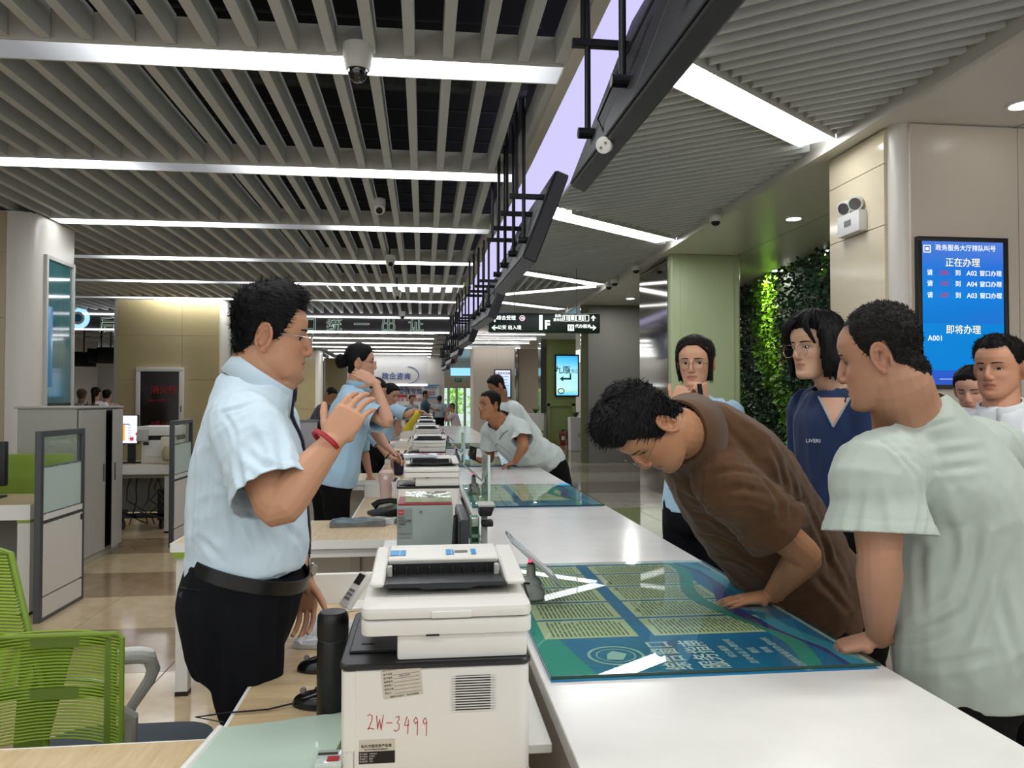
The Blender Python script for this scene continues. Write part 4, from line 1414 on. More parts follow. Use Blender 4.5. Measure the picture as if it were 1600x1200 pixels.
pr = printer()
plab = ['', 'white laser printer of the second window with clear plastic bags on its feeder', 'white laser printer of the third window beside the dark blue cup', 'white laser printer of the fourth window, under the yellow sheet', 'white laser printer of the fifth window', 'white laser printer of the sixth window', 'white laser printer furthest down the counter']
printers = [pr]
for k in range(1, 7):
    printers.append(clone(pr, (.025 + (.0 if k != 2 else .01), 1.6 + k * P_ST, .742), plab[k], (0, .02, -.03, .02, 0, .03, 0)[k]))
# marks of the first printer only
ink = mat('label_ink', '#2a2622', .6)
M_lab = mat('label_paper', '#bdb4a6', .6)
yF = PY0 - .0006
Mx = frame((W(628, 1064, PY0).x, yF, W(628, 1064, PY0).z), (1, 0, .10), (0, 0, 1))
MB().cbox((0, 0, 0), (.073, .058, .0006), M=Mx).build('asset_card', M_lab, pr)
text('card_lettering', '包头市财务服务中心 固定资产标识卡', .0042, Mx @ Matrix.Translation((0, .0235, .0006)), ink, pr, .0001)
for i, tx in enumerate(('资产名称', '资产编号', '规格型号', '使用部门', '购买日期', '责任人')):
    text('card_lettering', tx, .0042, Mx @ Matrix.Translation((-.033, .0155 - .0068 * i, .0006)), ink, pr, .0001, align='LEFT')
b = MB()
for i in range(6):
    b.box(-.015, .033, .0128 - .0068 * i, .0132 - .0068 * i, .0003, .0007, M=Mx)
b.build('card_line', ink, pr)['kind'] = 'stuff'
text('card_handwriting', 'ZW-3499', .005, Mx @ Matrix.Translation((.006, .0098, .0007)), mat('blue_ink', '#2c3a6a', .6), pr, .0001)
text('card_lettering', '请爱护公共财产，凭此标签报废', .0038, Mx @ Matrix.Translation((.002, -.0262, .0006)), ink, pr, .0001)
c = W(589, 1176, PY0)
MB().box(c.x - .0325, c.x + .0325, yF - .0004, yF + .0004, c.z - .019, c.z + .024).build('asset_label', M_lab, pr)
MB().box(c.x - .0325, c.x + .0325, yF - .0008, yF, c.z - .019, c.z + .003).build('label_block', M_black, pr)
text('label_lettering', '包头市固定资产标签', .0062, frame((c.x - .001, yF - .001, c.z + .0125), *WALLX), ink, pr, .0001, bold=.0001)
text('label_lettering', '包头市行政事业单位国有资产', .0034, frame((c.x - .001, yF - .001, c.z + .0065), *WALLX), ink, pr, .0001)
for i, tx in enumerate(('资产编号：10200003', '资产名称：打印机', '使用部门：综合', '取得日期：2023')):
    text('label_lettering', tx, .0035, frame((c.x - .0315, yF - .0012, c.z - .001 - .0045 * i), *WALLX), mat('label_white', '#c9c5bd', .6), pr, .0001, align='LEFT')
# the handwritten mark, drawn with a red pen
strokes = {'Z': [[(0, .9), (.25, 1), (.55, .9), (.5, .62), (.2, .15), (.0, .0), (.3, .1), (.75, .02)]],
           'W': [[(0, .95), (.12, .05), (.35, .75), (.5, .0), (.75, 1.0)]],
           '-': [[(.05, .5), (.75, .52)]],
           '3': [[(.1, .9), (.45, 1.0), (.5, .8), (.25, .58), (.5, .45), (.45, .15), (.15, 0), (-.1, .08)]],
           '4': [[(.35, 1.0), (.05, .4), (.6, .45)], [(.5, .8), (.4, -.15)]],
           '9': [[(.5, .8), (.3, 1.0), (.08, .75), (.25, .55), (.5, .75), (.48, .3), (.45, -.2)]]}


def hand(txt, u0, v0, w_, h_, y, parent, m, name, r=.0006):
    x = 0
    b = MB()
    tot = len(txt)
    for ch in txt:
        for s in strokes[ch]:
            p_ = []
            for i in range(len(s) - 1):
                for q in range(3):
                    t_ = q / 3
                    p_.append((s[i][0] * (1 - t_) + s[i + 1][0] * t_, s[i][1] * (1 - t_) + s[i + 1][1] * t_))
            p_.append(s[-1])
            pts_ = []
            for px, pz in p_:
                c_ = W(u0 + (x + px) * w_ / tot * 1.0, v0 - pz * h_ + 6 * x / tot, y)
                pts_.append((c_.x, y - .0004, c_.z))
            b.tube(pts_, r, 5)
        x += 1
    return b.build(name, m, parent)


hand('ZW-3499', 574, 1140, 100, 24, PY0, pr, mat('red_pen', '#b3202c', .5), 'red_handwriting', .00075)
# blue printed strip on the feeder hood
for x0, x1 in ((.078, .098), (.100, .112), (.20, .211), (.213, .217), (.255, .266)):
    MB().add([(PX0 + x0, PY0 + .26, 1.1022), (PX0 + x1, PY0 + .26, 1.1022), (PX0 + x1, PY0 + .30, 1.1058), (PX0 + x0, PY0 + .30, 1.1058)], [(0, 1, 2, 3)]).build('blue_print', mat('print_blue_label', '#2f83bf', .4), pr)
MB().add([(PX0 + .219, PY0 + .275, 1.1032), (PX0 + .248, PY0 + .275, 1.1032), (PX0 + .248, PY0 + .29, 1.1052), (PX0 + .219, PY0 + .29, 1.1052)], [(0, 1, 2, 3)]).build('lcd_window', mat('lcd', '#5f5a4c', .3), pr)

# ---------------------------------------------------------------- small things on the first desk
p = Zp(517, 1129, .742)
t = thing('vacuum_flask', 'tall black vacuum flask standing beside the marked printer', 'flask', (p.x, p.y + .03, .7428))
MB().lathe([(.032, 0), (.0345, .004), (.0345, .160), (.033, .168), (.0325, .172)], (p.x, p.y + .03, .7428), 32).build('bottle', mat('flask_black', '#060607', .35), t, smooth=True)
MB().lathe([(.0325, .1725), (.0345, .178), (.0345, .212), (.033, .224), (.028, .231), (.014, .2325)], (p.x, p.y + .03, .7428), 32).build('cap', mat('cap_black', '#0b0b0c', .38), t, smooth=True)
MB().lathe([(.0330, .1718), (.0332, .1722)], (p.x, p.y + .03, .7428), 32).build('steel_ring', M_glossy, t)


def mouse(c, rz, lab):
    t = thing('computer_mouse', lab, 'mouse', c, 'computer mice on the side desk')
    vs_, fs = [], []
    n, mrows = 16, 7
    for j in range(mrows):
        q = j / (mrows - 1)
        for i in range(n):
            a = 2 * PI * i / n
            rr = math.cos(q * PI / 2) ** .6
            vs_.append((.031 * rr * math.cos(a), .056 * rr * math.sin(a), .036 * math.sin(q * PI / 2) * (1 - .2 * math.sin(a))))
    for j in range(mrows - 1):
        for i in range(n):
            fs.append((j * n + i, j * n + (i + 1) % n, (j + 1) * n + (i + 1) % n, (j + 1) * n + i))
    fs.append(tuple(range(n - 1, -1, -1)))
    M = Matrix.Translation(c) @ Matrix.Rotation(rz, 4, 'Z')
    MB().add([M @ Vector(v) for v in vs_], fs).build('shell', mat('mouse_black', '#0f1012', .18), t, smooth=True)
    MB().cyl(M @ Vector((-.003, .03, .032)), M @ Vector((.003, .03, .032)), .007).build('wheel', M_greyw, t)
    return t


c1_ = Zp(490, 1108, .743)
mouse((c1_.x, c1_.y + .02, .743), 1.2, 'black computer mouse with its cord, half behind the foot of the black flask')
c2_ = Zp(497, 1047, .743)
mouse((c2_.x, c2_.y, .743), 1.4, 'black computer mouse beside the plastic sleeve, behind the flask')
t = thing('mouse_cord', 'thin black mouse cord lying over the desk edge', 'cord', (c1_.x - .1, c1_.y, .745))
pts = [(c1_.x - .05, c1_.y + .02, .75), (c1_.x - .1, c1_.y - .0, .747), (c1_.x - .19, c1_.y - .01, .747), (c1_.x - .25, c1_.y - .02, .745), (-.435, c1_.y - .03, .735), (-.45, c1_.y - .03, .68), (-.45, c1_.y - .02, .45)]
MB().tube(pts, .0022).build('cable', M_black, t)
# plastic sleeves
M_pl = mat('clear_plastic', '#cfd5da', .12, noise_s=9, noise_a=.25, bump=.6, bump_s=30, coat=.6)
pa = Zp(506, 995, .745)


def sleeve(c, rz, sx, sy, name, lab, m, cat='sleeve', thick=.018, spine=True):
    t = thing(name, lab, cat, c)
    M = Matrix.Translation(c) @ Matrix.Rotation(rz, 4, 'Z')
    n = 10
    vs_, fs = [], []
    rg_ = random.Random(int(c[0] * 1000))
    for j in range(n + 1):
        for i in range(n + 1):
            x, y_ = sx * (i / n - .5), sy * (j / n - .5)
            z = thick * (.75 + .5 * noise.noise((x * 14 + c[0] * 9, y_ * 14, 2.2)))
            vs_.append(M @ Vector((x, y_, z)))
    for j in range(n):
        for i in range(n):
            a = j * (n + 1) + i
            fs.append((a, a + 1, a + n + 2, a + n + 1))
    o = len(vs_)
    vs_ += [M @ Vector(q) for q in ((-sx / 2, -sy / 2, .0005), (sx / 2, -sy / 2, .0005), (sx / 2, sy / 2, .0005), (-sx / 2, sy / 2, .0005))]
    fs.append((o + 3, o + 2, o + 1, o))
    fs.append(tuple([o, o + 1] + [n - i for i in range(n + 1)]))
    fs.append(tuple([o + 1, o + 2] + [n * (n + 1) + n - (n + 1) * j for j in range(n + 1)]))
    fs.append(tuple([o + 3, o] + [(n + 1) * j for j in range(n + 1)]))
    MB().add(vs_, fs).build('sheets', m, t, smooth=True)
    if spine:
        MB().cyl(M @ Vector((-sx / 2 - .004, -sy / 2, .012)), M @ Vector((-sx / 2 - .004, sy / 2, .012)), .010, seg=12).build('spine_tube', mat('spine_plastic', '#c3c9d6', .2), t)
    return t


sleeve((pa.x + .05, pa.y + .02, .743), -.10, .19, .26, 'plastic_sleeve', 'clear plastic document sleeve with a rolled spine lying behind the black flask', M_pl)
pa = Zp(556, 944, .743)
sleeve((pa.x + .02, pa.y - .03, .743), .3, .12, .10, 'crumpled_paper', 'small crumpled white paper by the desk terminal', mat('paper_white', '#d9d9d6', .6), 'paper', .012, False)
# green plastic folder in front
pa, pb, pc = Zp(330, 1200, .745), Zp(347, 1143, .745), Zp(541, 1124, .745)
t = thing('plastic_folder', 'pale green translucent plastic folder with white spine in front of the marked printer', 'folder', (-.3, 1.35, .743))
q0 = Vector((pb.x, pb.y, .744))
q1 = Vector((pc.x + .02, pc.y, .744))
q2 = Vector((pa.x - .06, pa.y - .18, .744))
q3 = q1 + (q2 - q0)
vs_, fs = [], []
n = 10
for j in range(n + 1):
    for i in range(n + 1):
        a = q0.lerp(q1, i / n)
        bq = q2.lerp(q3, i / n)
        v = a.lerp(bq, j / n)
        v.z += .008 + .012 * (i / n) + .003 * noise.noise((v.x * 9, v.y * 9, 0))
        vs_.append(v)
for j in range(n):
    for i in range(n):
        a = j * (n + 1) + i
        fs.append((a, a + n + 1, a + n + 2, a + 1))
low = [Vector((v.x, v.y, .7435)) for v in vs_]
m_ = MB().add(vs_, fs).add(low, [tuple(reversed(f)) for f in fs])
o = len(vs_)
rim_ = [i for i in range(n + 1)] + [(n + 1) * j + n for j in range(1, n + 1)] + [n * (n + 1) + i for i in range(n - 1, -1, -1)] + [(n + 1) * j for j in range(n - 1, 0, -1)]
for i in range(len(rim_)):
    a, b_ = rim_[i], rim_[(i + 1) % len(rim_)]
    m_.add([m_.v[a], m_.v[b_], m_.v[b_ + o], m_.v[a + o]], [(0, 1, 2, 3)])
m_.build('cover', mat('folder_green', '#b9cdbf', .3, coat=.3), t)
MB().tube([q0 + Vector((-.004, .0, .008)), q0.lerp(q2, .5) + Vector((-.004, 0, .008)), q2 + Vector((-.004, 0, .008))], .0075, 8).build('spine', M_edge, t)
t2 = thing('plastic_packet', 'small clear packet with a red and black label lying on the green folder', 'packet', Zp(515, 1188, .765))
c = Zp(515, 1190, .768)
MB().cbox((c.x, c.y, .772), (.05, .06, .012)).build('pouch', mat('packet_clear', '#c7d3cc', .1, coat=1, noise_s=40, noise_a=.3), t2, bevel=.005)
MB().cbox((c.x + .008, c.y - .012, .7786), (.022, .02, .001)).build('red_label', M_red, t2)
MB().cbox((c.x - .004, c.y + .01, .7786), (.036, .008, .001)).build('dark_print', ink, t2)

# desk terminal (small tilted device behind the printer)


def terminal(dy, lab):
    c = W(556, 925, 2.35)
    t = thing('card_terminal', lab, 'terminal', (c.x, 2.35 + dy, .742), 'card terminals on the side desks')
    M = Matrix.Translation((c.x, 2.35, c.z + .005)) @ Matrix.Rotation(.5, 4, 'Z') @ Matrix.Rotation(math.radians(38), 4, 'Y')
    MB().cbox((0, 0, 0), (.020, .06, .115), M=M).build('body', M_whitep, t, bevel=.007)
    MB().cbox((-.0105, 0, .032), (.002, .042, .034), M=M).build('screen', M_black, t, bevel=.0008, seg=1)
    b = MB()
    for r in range(3):
        for q in range(3):
            b.cbox((-.0105, -.013 + .013 * q, -.006 - .013 * r), (.003, .009, .008), M=M)
    b.build('key', M_greyw, t)['kind'] = 'stuff'
    MB().prism([(-.035, 0), (.04, 0), (.03, .055), (.005, .05)], 2.325, 2.375, 'y', M=Matrix.Translation((c.x + .02, 0, .7432))).build('stand', M_pg, t, bevel=.005)
    return t


te = terminal(0, 'grey card terminal tilted on its stand between the man and the marked printer')
for k, lb in ((1, 'card terminal left of the second printer, by the pink fan'), (2, 'card terminal of the third window'), (3, 'card terminal of the fourth window')):
    clone(te, (te.location.x, te.location.y + k * P_ST - (0.0), .742), lb)

# rating tablets on the counter edge
M_tab = mat('tablet_grey', '#9fa2a2', .25, .4)


def tablet(lab):
    cx, cy_ = .353, 2.52
    t = thing('rating_tablet', lab, 'tablet', (cx, cy_, .79), 'rating tablets on the counter')
    zb = .791
    MB().lathe([(.042, 0), (.045, .004), (.045, .028), (.036, .036), (.034, .042), (.036, .05), (.03, .062), (.016, .07), (.014, .11)], (cx, cy_, zb), 24).build('base', mat('base_grey', '#8c918e', .4), t, smooth=True)
    a, b_ = Vector((cx - .078, cy_, .990)), Vector((cx + .085, cy_, .842))
    d = (b_ - a).normalized()
    nrm = Vector((-d.z, 0, d.x))
    M = frame(a, d, (0, 1, 0))
    L = (b_ - a).length
    MB().box(0, L, -.095, .095, 0, .009, M=M).build('shell', M_tab, t, bevel=.003)
    MB().box(.006, L - .006, -.088, .088, .009, .0098, M=M).build('screen', mat('tablet_screen', '#15181c', .05, coat=1), t)
    MB().cyl((cx, cy_, zb + .10), a.lerp(b_, .5), .012).build('neck', M_black, t)
    MB().lathe([(.001, -.004), (.005, -.003), (.005, .003), (.001, .004)], a.lerp(b_, .40) + Vector((-.004, -.096, 0)), 12).build('red_light', emis('red_led', '#ff3050', 3), t)
    MB().tube([(cx, cy_ - .02, zb + .05), (cx - .03, cy_ - .05, zb + .06), (cx - .02, cy_ - .07, zb + .02), (cx - .04, cy_ + .02, zb + .004)], .004).build('cable', M_black, t)
    return t


rt = tablet('rating tablet tilted on its grey base beside the marked printer')
for k, lb in ((1, 'rating tablet with red light beside the second printer'), (2, 'rating tablet beside the third printer'), (3, 'rating tablet beside the fourth printer'), (4, 'rating tablet furthest down the counter')):
    clone(rt, (rt.location.x, rt.location.y + k * P_ST, rt.location.z), lb)

# upright acrylic fins
fin = thing('acrylic_screen', 'upright clear acrylic screen standing on the counter before the leaning white shirt man', 'screen', (.46, 5.2, .78), 'acrylic screens on the counter')
p_ = W(758, 790, 5.0)
MB().box(p_.x, p_.x + .012, 4.78, 5.3, .792, 1.10).build('pane', thin_glass('acrylic', '#cfe6de', 1.45), fin)
MB().box(p_.x - .001, p_.x + .013, 4.765, 4.78, .792, 1.10).build('pale_edge', mat('acrylic_edge', '#c9dbd4', .2), fin)
clone(fin, (.46, 5.2 + P_ST, .78), 'upright clear acrylic screen of the window further down the counter')

# file box and neighbours at the second window
p_, q_ = W(620, 878, 3.3), W(704, 789, 3.3)
t = thing('file_box', 'grey file folder box with a red and grey label standing behind the printer', 'box', ((p_.x + q_.x) / 2, 3.4, .742), 'grey file boxes')
M_fb = mat('file_grey', '#8f9a96', .45)
MB().box(p_.x, q_.x + .01, 3.3, 3.55, .743, q_.z).build('body', M_fb, t, bevel=.004)
MB().box(p_.x + .002, p_.x + .062, 3.297, 3.3, q_.z - .135, q_.z - .012).build('label', mat('file_label', '#7e8784', .4), t)
MB().box(p_.x + .006, p_.x + .028, 3.295, 3.297, q_.z - .038, q_.z - .018).build('red_square', mat('label_red', '#b2343c', .5), t)
text('lettering', '办公', .008, frame((p_.x + .017, 3.2945, q_.z - .028), *WALLX), M_whitep, t, .0002)
for i, (tx, s) in enumerate((('FILE', .015), ('FOLDER', .015), ('档案盒', .010), ('A4', .009))):
    text('lettering', tx, s, frame((p_.x + .006, 3.2955, q_.z - .052 - .013 * i), *WALLX), ink, t, .0002, align='LEFT')
MB().box(p_.x + .004, p_.x + .058, 3.2955, 3.297, q_.z - .118, q_.z - .117).build('label_rule', ink, t)
MB().cyl((p_.x + .10, 3.292, q_.z - .026), (p_.x + .10, 3.30, q_.z - .026), .004).build('stud', M_glossy, t)
MB().box(p_.x + .004, q_.x + .005, 3.302, 3.548, q_.z + .001, q_.z + .008).build('red_folder', mat('folder_red', '#8f2f3a', .5), t)
fb = t
clone(fb, (fb.location.x + .03, 3.4 + P_ST + .0, .742), 'grey file box with small red label behind the third printer')
sleeve(((p_.x + q_.x) / 2 + .02, 3.43, q_.z + .009), 0, .2, .2, 'plastic_bags', 'clear plastic bags with coloured sheets lying on top of the grey file box', mat('bag_film', '#c8cfc0', .1, noise_s=12, noise_a=.4, col2='#8fae7a', coat=1), 'bag', .025, False)
pr2 = printers[1]
sleeve((-.02, 1.66 + P_ST, 1.107), .1, .2, .1, 'plastic_packets', 'crumpled clear plastic packets lying on the second printer', M_pl, 'bag', .02, False)
# sheet holder and desk scanner
t = thing('sheet_holder', 'upright leaning sheet board with a pale printed page beside the dark monitor', 'board', W(717, 862, 2.95))
a, c_ = W(702, 875, 2.95), W(712, 778, 2.95)
M = frame((a.x, 2.95, .743), (.35, 1, 0), (.06, -.02, 1))
MB().box(0, .16, 0, .26, 0, .004, M=M).build('board', mat('board_edge', '#33363a', .4), t)
MB().box(.006, .154, .01, .25, .004, .0052, M=M).box(.006, .154, .01, .25, -.0012, 0, M=M).build('page', mat('page_lilac', '#a5a6b2', .5, noise_s=30, noise_a=.15), t)
t = thing('desk_monitor', 'dark desk monitor seen edge on beside the grey file box', 'monitor', W(735, 860, 2.8))
a = W(712, 862, 2.80)
b1, b2 = W(714, 812, 2.78), W(733, 812, 2.78)
MB().box(b1.x + .012, b2.x, 2.78, 3.2, .79, W(720, 812, 2.78).z).build('casing', mat('monitor_dark', '#2b2d31', .4), t, bevel=.006)
MB().box(b1.x + .009, b1.x + .012, 2.79, 3.19, .80, W(720, 812, 2.78).z - .01).build('screen', M_black, t)
MB().prism([(b2.x, .743), (b2.x + .05, .743), (b2.x + .05, .80), (b2.x, .83)], 2.85, 3.1, 'y').build('stand', mat('stand_grey', '#3c3d40', .4), t, bevel=.004)
t = thing('document_camera', 'black document camera arm on a grey post clipped with a green label holder', 'camera', (.155, 3.0, .743))
c = W(757, 860, 3.0)
MB().box(c.x - .012, c.x + .012, 3.0, 3.02, .743, W(757, 800, 3.0).z).build('post', M_pg, t, bevel=.003)
c1v = W(752, 817, 3.0)
MB().box(c1v.x - .0, c1v.x + .045, 2.97, 3.03, c1v.z - .012, c1v.z + .012).build('lower_head', M_black, t, bevel=.006)
c1v = W(748, 796, 3.0)
MB().prism([(c1v.x, c1v.z - .02), (c1v.x + .045, c1v.z - .02), (c1v.x + .058, c1v.z + .015), (c1v.x - .0, c1v.z + .018)], 2.95, 3.05, 'y').build('upper_head', M_black, t, bevel=.004)
MB().box(c1v.x - .005, c1v.x + .06, 2.94, 3.06, c1v.z + .018, c1v.z + .024).build('top_plate', M_pg, t)
t = thing('green_holder', 'small mint green plastic stand with square holes beside the document camera', 'stand', (.11, 3.1, .743))
c = W(742, 840, 3.1)
b = MB()
b.box(c.x - .018, c.x - .014, 3.1, 3.16, .743, W(742, 808, 3.1).z).box(c.x + .014, c.x + .018, 3.1, 3.16, .743, W(742, 808, 3.1).z)
for i in range(5):
    z = .76 + i * .032
    b.box(c.x - .018, c.x + .018, 3.1, 3.105, z, z + .012)
b.box(c.x - .018, c.x + .018, 3.155, 3.16, .743, W(742, 808, 3.1).z)
b.build('frame', mat('mint_plastic', '#7fae8f', .4), t)
MB().box(c.x - .013, c.x + .02, 3.107, 3.15, .93, .965).build('bottle_top', mat('clear_cap', '#c9d3d0', .1, coat=1), t, bevel=.004)

# second window: folders, telephone, fan, bag
c = Zp(560, 818, .744)
sleeve((c.x, c.y - .02, .743), .06, .30, .20, 'document_folders', 'stack of grey black plastic document folders on the oak cross desk', mat('folder_grey', '#6d7276', .3, noise_s=14, noise_a=.5, coat=.5), 'folder', .03, False)
sleeve((c.x + .14, c.y + .03, .743), -.3, .16, .12, 'silver_sleeve', 'bright silver plastic sleeve beside the grey folders', M_pl, 'sleeve', .03, False)
c = Zp(604, 808, .744)
t = thing('desk_telephone', 'black desk telephone behind the grey folders', 'telephone', (c.x, c.y + .1, .743))
M = Matrix.Translation((c.x, c.y + .1, .743))
MB().prism([(-.1, 0), (.09, 0), (.09, .06), (-.1, .02)], -.09, .09, 'y', M=M @ Matrix.Rotation(.4, 4, 'Z')).build('body', M_black, t, bevel=.008)
MB().tube([M @ Vector(v) for v in ((-.08, -.06, .06), (-.05, -.06, .085), (.02, -.06, .095), (.08, -.06, .085), (.1, -.06, .065))], [.024, .018, .015, .018, .024], 10).build('handset', mat('handset_black', '#16171a', .2), t, smooth=True)
c = W(604, 785, 4.86)
t = thing('tissue_bag', 'small white and green patterned tissue pack on the side desk', 'tissue pack', (c.x, 4.86, .743))
MB().cbox((c.x, 4.86, .785), (.09, .1, .08)).build('pack', mat('tissue_white', '#c9cbbd', .5, noise_s=30, noise_a=.5, col2='#9aa389'), t, bevel=.025)
c = W(603, 735, 5.0)
t = thing('pink_fan', 'small pale pink desk fan with a cord near the second printer', 'fan', (c.x, 5.0, .743))
MB().lathe([(.04, 0), (.042, .01), (.036, .09), (.040, .15), (.046, .18), (.046, .235), (.034, .25)], (c.x, 5.0, .743), 20).build('body', mat('pink_plastic', '#c7aaa4', .4), t, smooth=True)
MB().cyl((c.x, 4.945, .95), (c.x, 4.958, .95), .014).build('knob', M_whitep, t)
MB().tube([(c.x + .04, 4.96, .92), (c.x + .06, 4.93, .86), (c.x + .05, 4.92, .76)], .005).build('cord', M_whitep, t)
c = W(623, 715, 7.3)
t = thing('blue_cup', 'dark blue lidded cup standing left of the third printer', 'cup', (c.x, 7.3, .743))
MB().lathe([(.035, 0), (.045, .01), (.05, .17)], (c.x, 7.3, .743), 18).build('cup', mat('navy_cup', '#141b2c', .4), t, smooth=True)
MB().lathe([(.053, .17), (.053, .19), (.02, .2)], (c.x, 7.3, .743), 18).build('lid', M_black, t)
c = W(618, 695, 8.0)
t = thing('rose_jar', 'small pink and brown glass jar on the desk by the tie wearing woman', 'jar', (c.x, 8.0, .743))
MB().lathe([(.04, 0), (.05, .02), (.05, .13), (.04, .15)], (c.x, 8.0, .743), 16).build('jar', mat('jar_rose', '#a98379', .2), t, smooth=True)
MB().lathe([(.042, .15), (.042, .18), (.01, .185)], (c.x, 8.0, .743), 16).build('lid', mat('jar_lid', '#6b5348', .4), t)
t = thing('green_booklet', 'bent green booklet lying on the counter under the leaning man', 'booklet', Zp(797, 724, .79))
c = Zp(797, 726, .792)
n = 8
vs_, fs = [], []
for i in range(n + 1):
    a = i / n
    vs_ += [(c.x - .09 + .2 * a, c.y - .05 + .03 * a, .793 + .05 * a * a + .02 * (1 - a) ** 2), (c.x - .05 + .18 * a, c.y + .12, .793 + .08 * a * a)]
fs = [(2 * i, 2 * i + 2, 2 * i + 3, 2 * i + 1) for i in range(n)]
m_ = MB().add(vs_, fs).add([(x, y_, z - .003) for x, y_, z in vs_], [tuple(reversed(f)) for f in fs])
m_.build('cover', mat('booklet_green', '#0f8a5f', .4), t)

# ---------------------------------------------------------------- green mesh chair
M_mesh = mat('green_mesh', '#86a12a', .55)
M_meshd = mat('green_frame', '#6d8726', .5)
t = thing('mesh_chair', 'lime green mesh back office chair with white arms behind the oak desk', 'chair', (-.93, 2.05, 0), None)
y = 1.93
pA, pB = W(-60, 998, y), W(191, 998, y)
x0, x1, zt, zb = pA.x, pB.x, pA.z, .62
b = MB()
nr = 34
for i in range(nr):
    z = zb + (zt - zb) * i / nr
    pts = [(x0 + (x1 - x0) * q / 8, y + .07 * ((q - 4) / 4) ** 2 * -1 + .07, z) for q in range(9)]
    b.tube(pts, .0027, 5)
o = b.build('lumbar_mesh', M_mesh, t)
o['kind'] = 'stuff'
b = MB()
b.tube([(x1 - .0, y, zb), (x1, y, zt - .01), (x1 - .012, y + .002, zt), (x0, y, zt)], .006, 8)
b.build('lumbar_frame', M_meshd, t)
b = MB()
for xx in (x1 - .035,):
    b.box(xx - .012, xx + .012, y + .02, y + .03, zb, zt - .02)
b.box(x0, x1 - .03, y + .06, y + .075, zt - .045, zt - .02).box(x0, x1 - .03, y + .06, y + .075, zt - .17, zt - .145)
b.build('lumbar_rail', mat('rail_green', '#5f7526', .5), t)
for z in (zt - .058, zt - .155):
    MB().tube([(x0 + .1, y + .12, z + .01), ((x0 + x1) / 2, y + .15, z + .004), (x1 - .04, y + .1, z)], .008).build('cross_bar', M_whitep, t)
pA, pB = W(14, 866, 2.15), W(64, 1000, 2.02)
b = MB()
nr = 40
for i in range(nr):
    q = i / (nr - 1)
    xr = pB.x + (pA.x - pB.x) * q
    z = pB.z - .12 + (pA.z - pB.z + .12) * q
    yy = 2.03 + .13 * q
    b.tube([(xr - .42, yy + .02, z), (xr - .2, yy + .05, z), (xr - .01, yy, z)], .0036, 5)
o = b.build('back_mesh', M_mesh, t)
o['kind'] = 'stuff'
b = MB()
b.tube([(pB.x + .02, 2.02, pB.z - .3), (pB.x, 2.03, pB.z - .12), (pA.x, 2.16, pA.z), (pA.x - .03, 2.165, pA.z + .008), (pA.x - .4, 2.18, pA.z + .01)], .008, 8)
b.build('back_frame', M_meshd, t)
MB().prism([(pB.x - .06, pB.z - .02), (pB.x + .06, pB.z - .02), (pB.x - .02, pB.z - .34), (pB.x - .08, pB.z - .34)], 2.05, 2.07, 'y').build('back_stem', M_meshd, t)
a0, a1, a2, a3 = W(190, 1028, 2.05), W(228, 1022, 2.1), W(240, 1045, 2.12), W(205, 1105, 2.14)
b = MB()
pts = [Vector((a0.x - .03, 2.05, a0.z)), Vector((a1.x - .01, 2.08, a1.z)), Vector((a1.x + .008, 2.1, a1.z - .01)), Vector((a2.x, 2.12, a2.z)), Vector((a2.x - .012, 2.125, a2.z - .03)), Vector((a3.x, 2.14, a3.z)), Vector((a3.x - .03, 2.14, a3.z - .12))]
MB().tube(pts, [.016, .017, .017, .017, .015, .013, .013], 10).build('armrest', mat('arm_grey', '#b4b4ae', .45), t, smooth=True)
MB().tube([p_ + Vector((0, 0, .012)) for p_ in pts[:4]], [.012, .0145, .0145, .012], 10).build('arm_pad', M_whitep, t, smooth=True)
c0 = W(196, 1110, 2.05)
MB().tube([(c0.x - .02, 2.04, c0.z + .01), (c0.x + .012, 2.06, c0.z - .02), (c0.x + .0, 2.09, c0.z - .12), (c0.x - .05, 2.12, c0.z - .2)], .016, 10).build('arm_joint', mat('arm_grey', '#b4b4ae'), t, smooth=True)
s0, s1 = W(200, 1112, 2.2), W(308, 1112, 2.2)
zs = .455
MB().prism(rounded(s0.x - .3, s1.x + .0, 2.02, 2.50, .12), zs - .07, zs + .0, 'z').build('seat', mat('seat_slate', '#3a4248', .8, bump=.3, bump_s=400), t, bevel=.025)
cx = (s0.x - .3 + s1.x) / 2
MB().cyl((cx, 2.26, .1), (cx, 2.26, zs - .07), .03).build('gas_post', M_black, t)
for i in range(5):
    a = i * 2 * PI / 5 + .3
    e = (cx + .3 * math.cos(a), 2.26 + .3 * math.sin(a), .07)
    sp = MB().tube([(cx, 2.26, .11), e], [.025, .016], 8).build('base_spoke', M_whitep, t)
    MB().cyl((e[0] - .012, e[1], .032), (e[0] + .012, e[1], .032), .03, seg=14).build('caster', M_black, sp)

# ---------------------------------------------------------------- cabinet, partitions and back office desks
M_cab = mat('cabinet_grey', '#a9a79f', .4)
ck = thing('filing_cabinet', 'light grey steel filing cabinet with two tall doors, one ajar', 'cabinet', (-3.15, 7.4, 0))
MB().box(-3.42, -2.945, 6.95, 7.9, .0, 1.37).build('body', M_cab, ck, bevel=.004, seg=1)
MB().box(-3.44, -2.92, 6.93, 7.92, 1.37, 1.39).build('top', M_cab, ck, bevel=.003, seg=1)
MB().box(-2.945, -2.935, 6.97, 7.90, .08, 1.35).build('dark_inside', M_black, ck)
d_ = MB().box(-2.937, -2.92, 6.96, 7.50, .07, 1.355).build('door', M_cab, ck, bevel=.003, seg=1)
MB().box(-2.919, -2.908, 7.44, 7.455, .70, .86).build('handle', M_glossy, d_)
M = Matrix.Translation((-2.93, 7.9, 0)) @ Matrix.Rotation(math.radians(9), 4, 'Z')
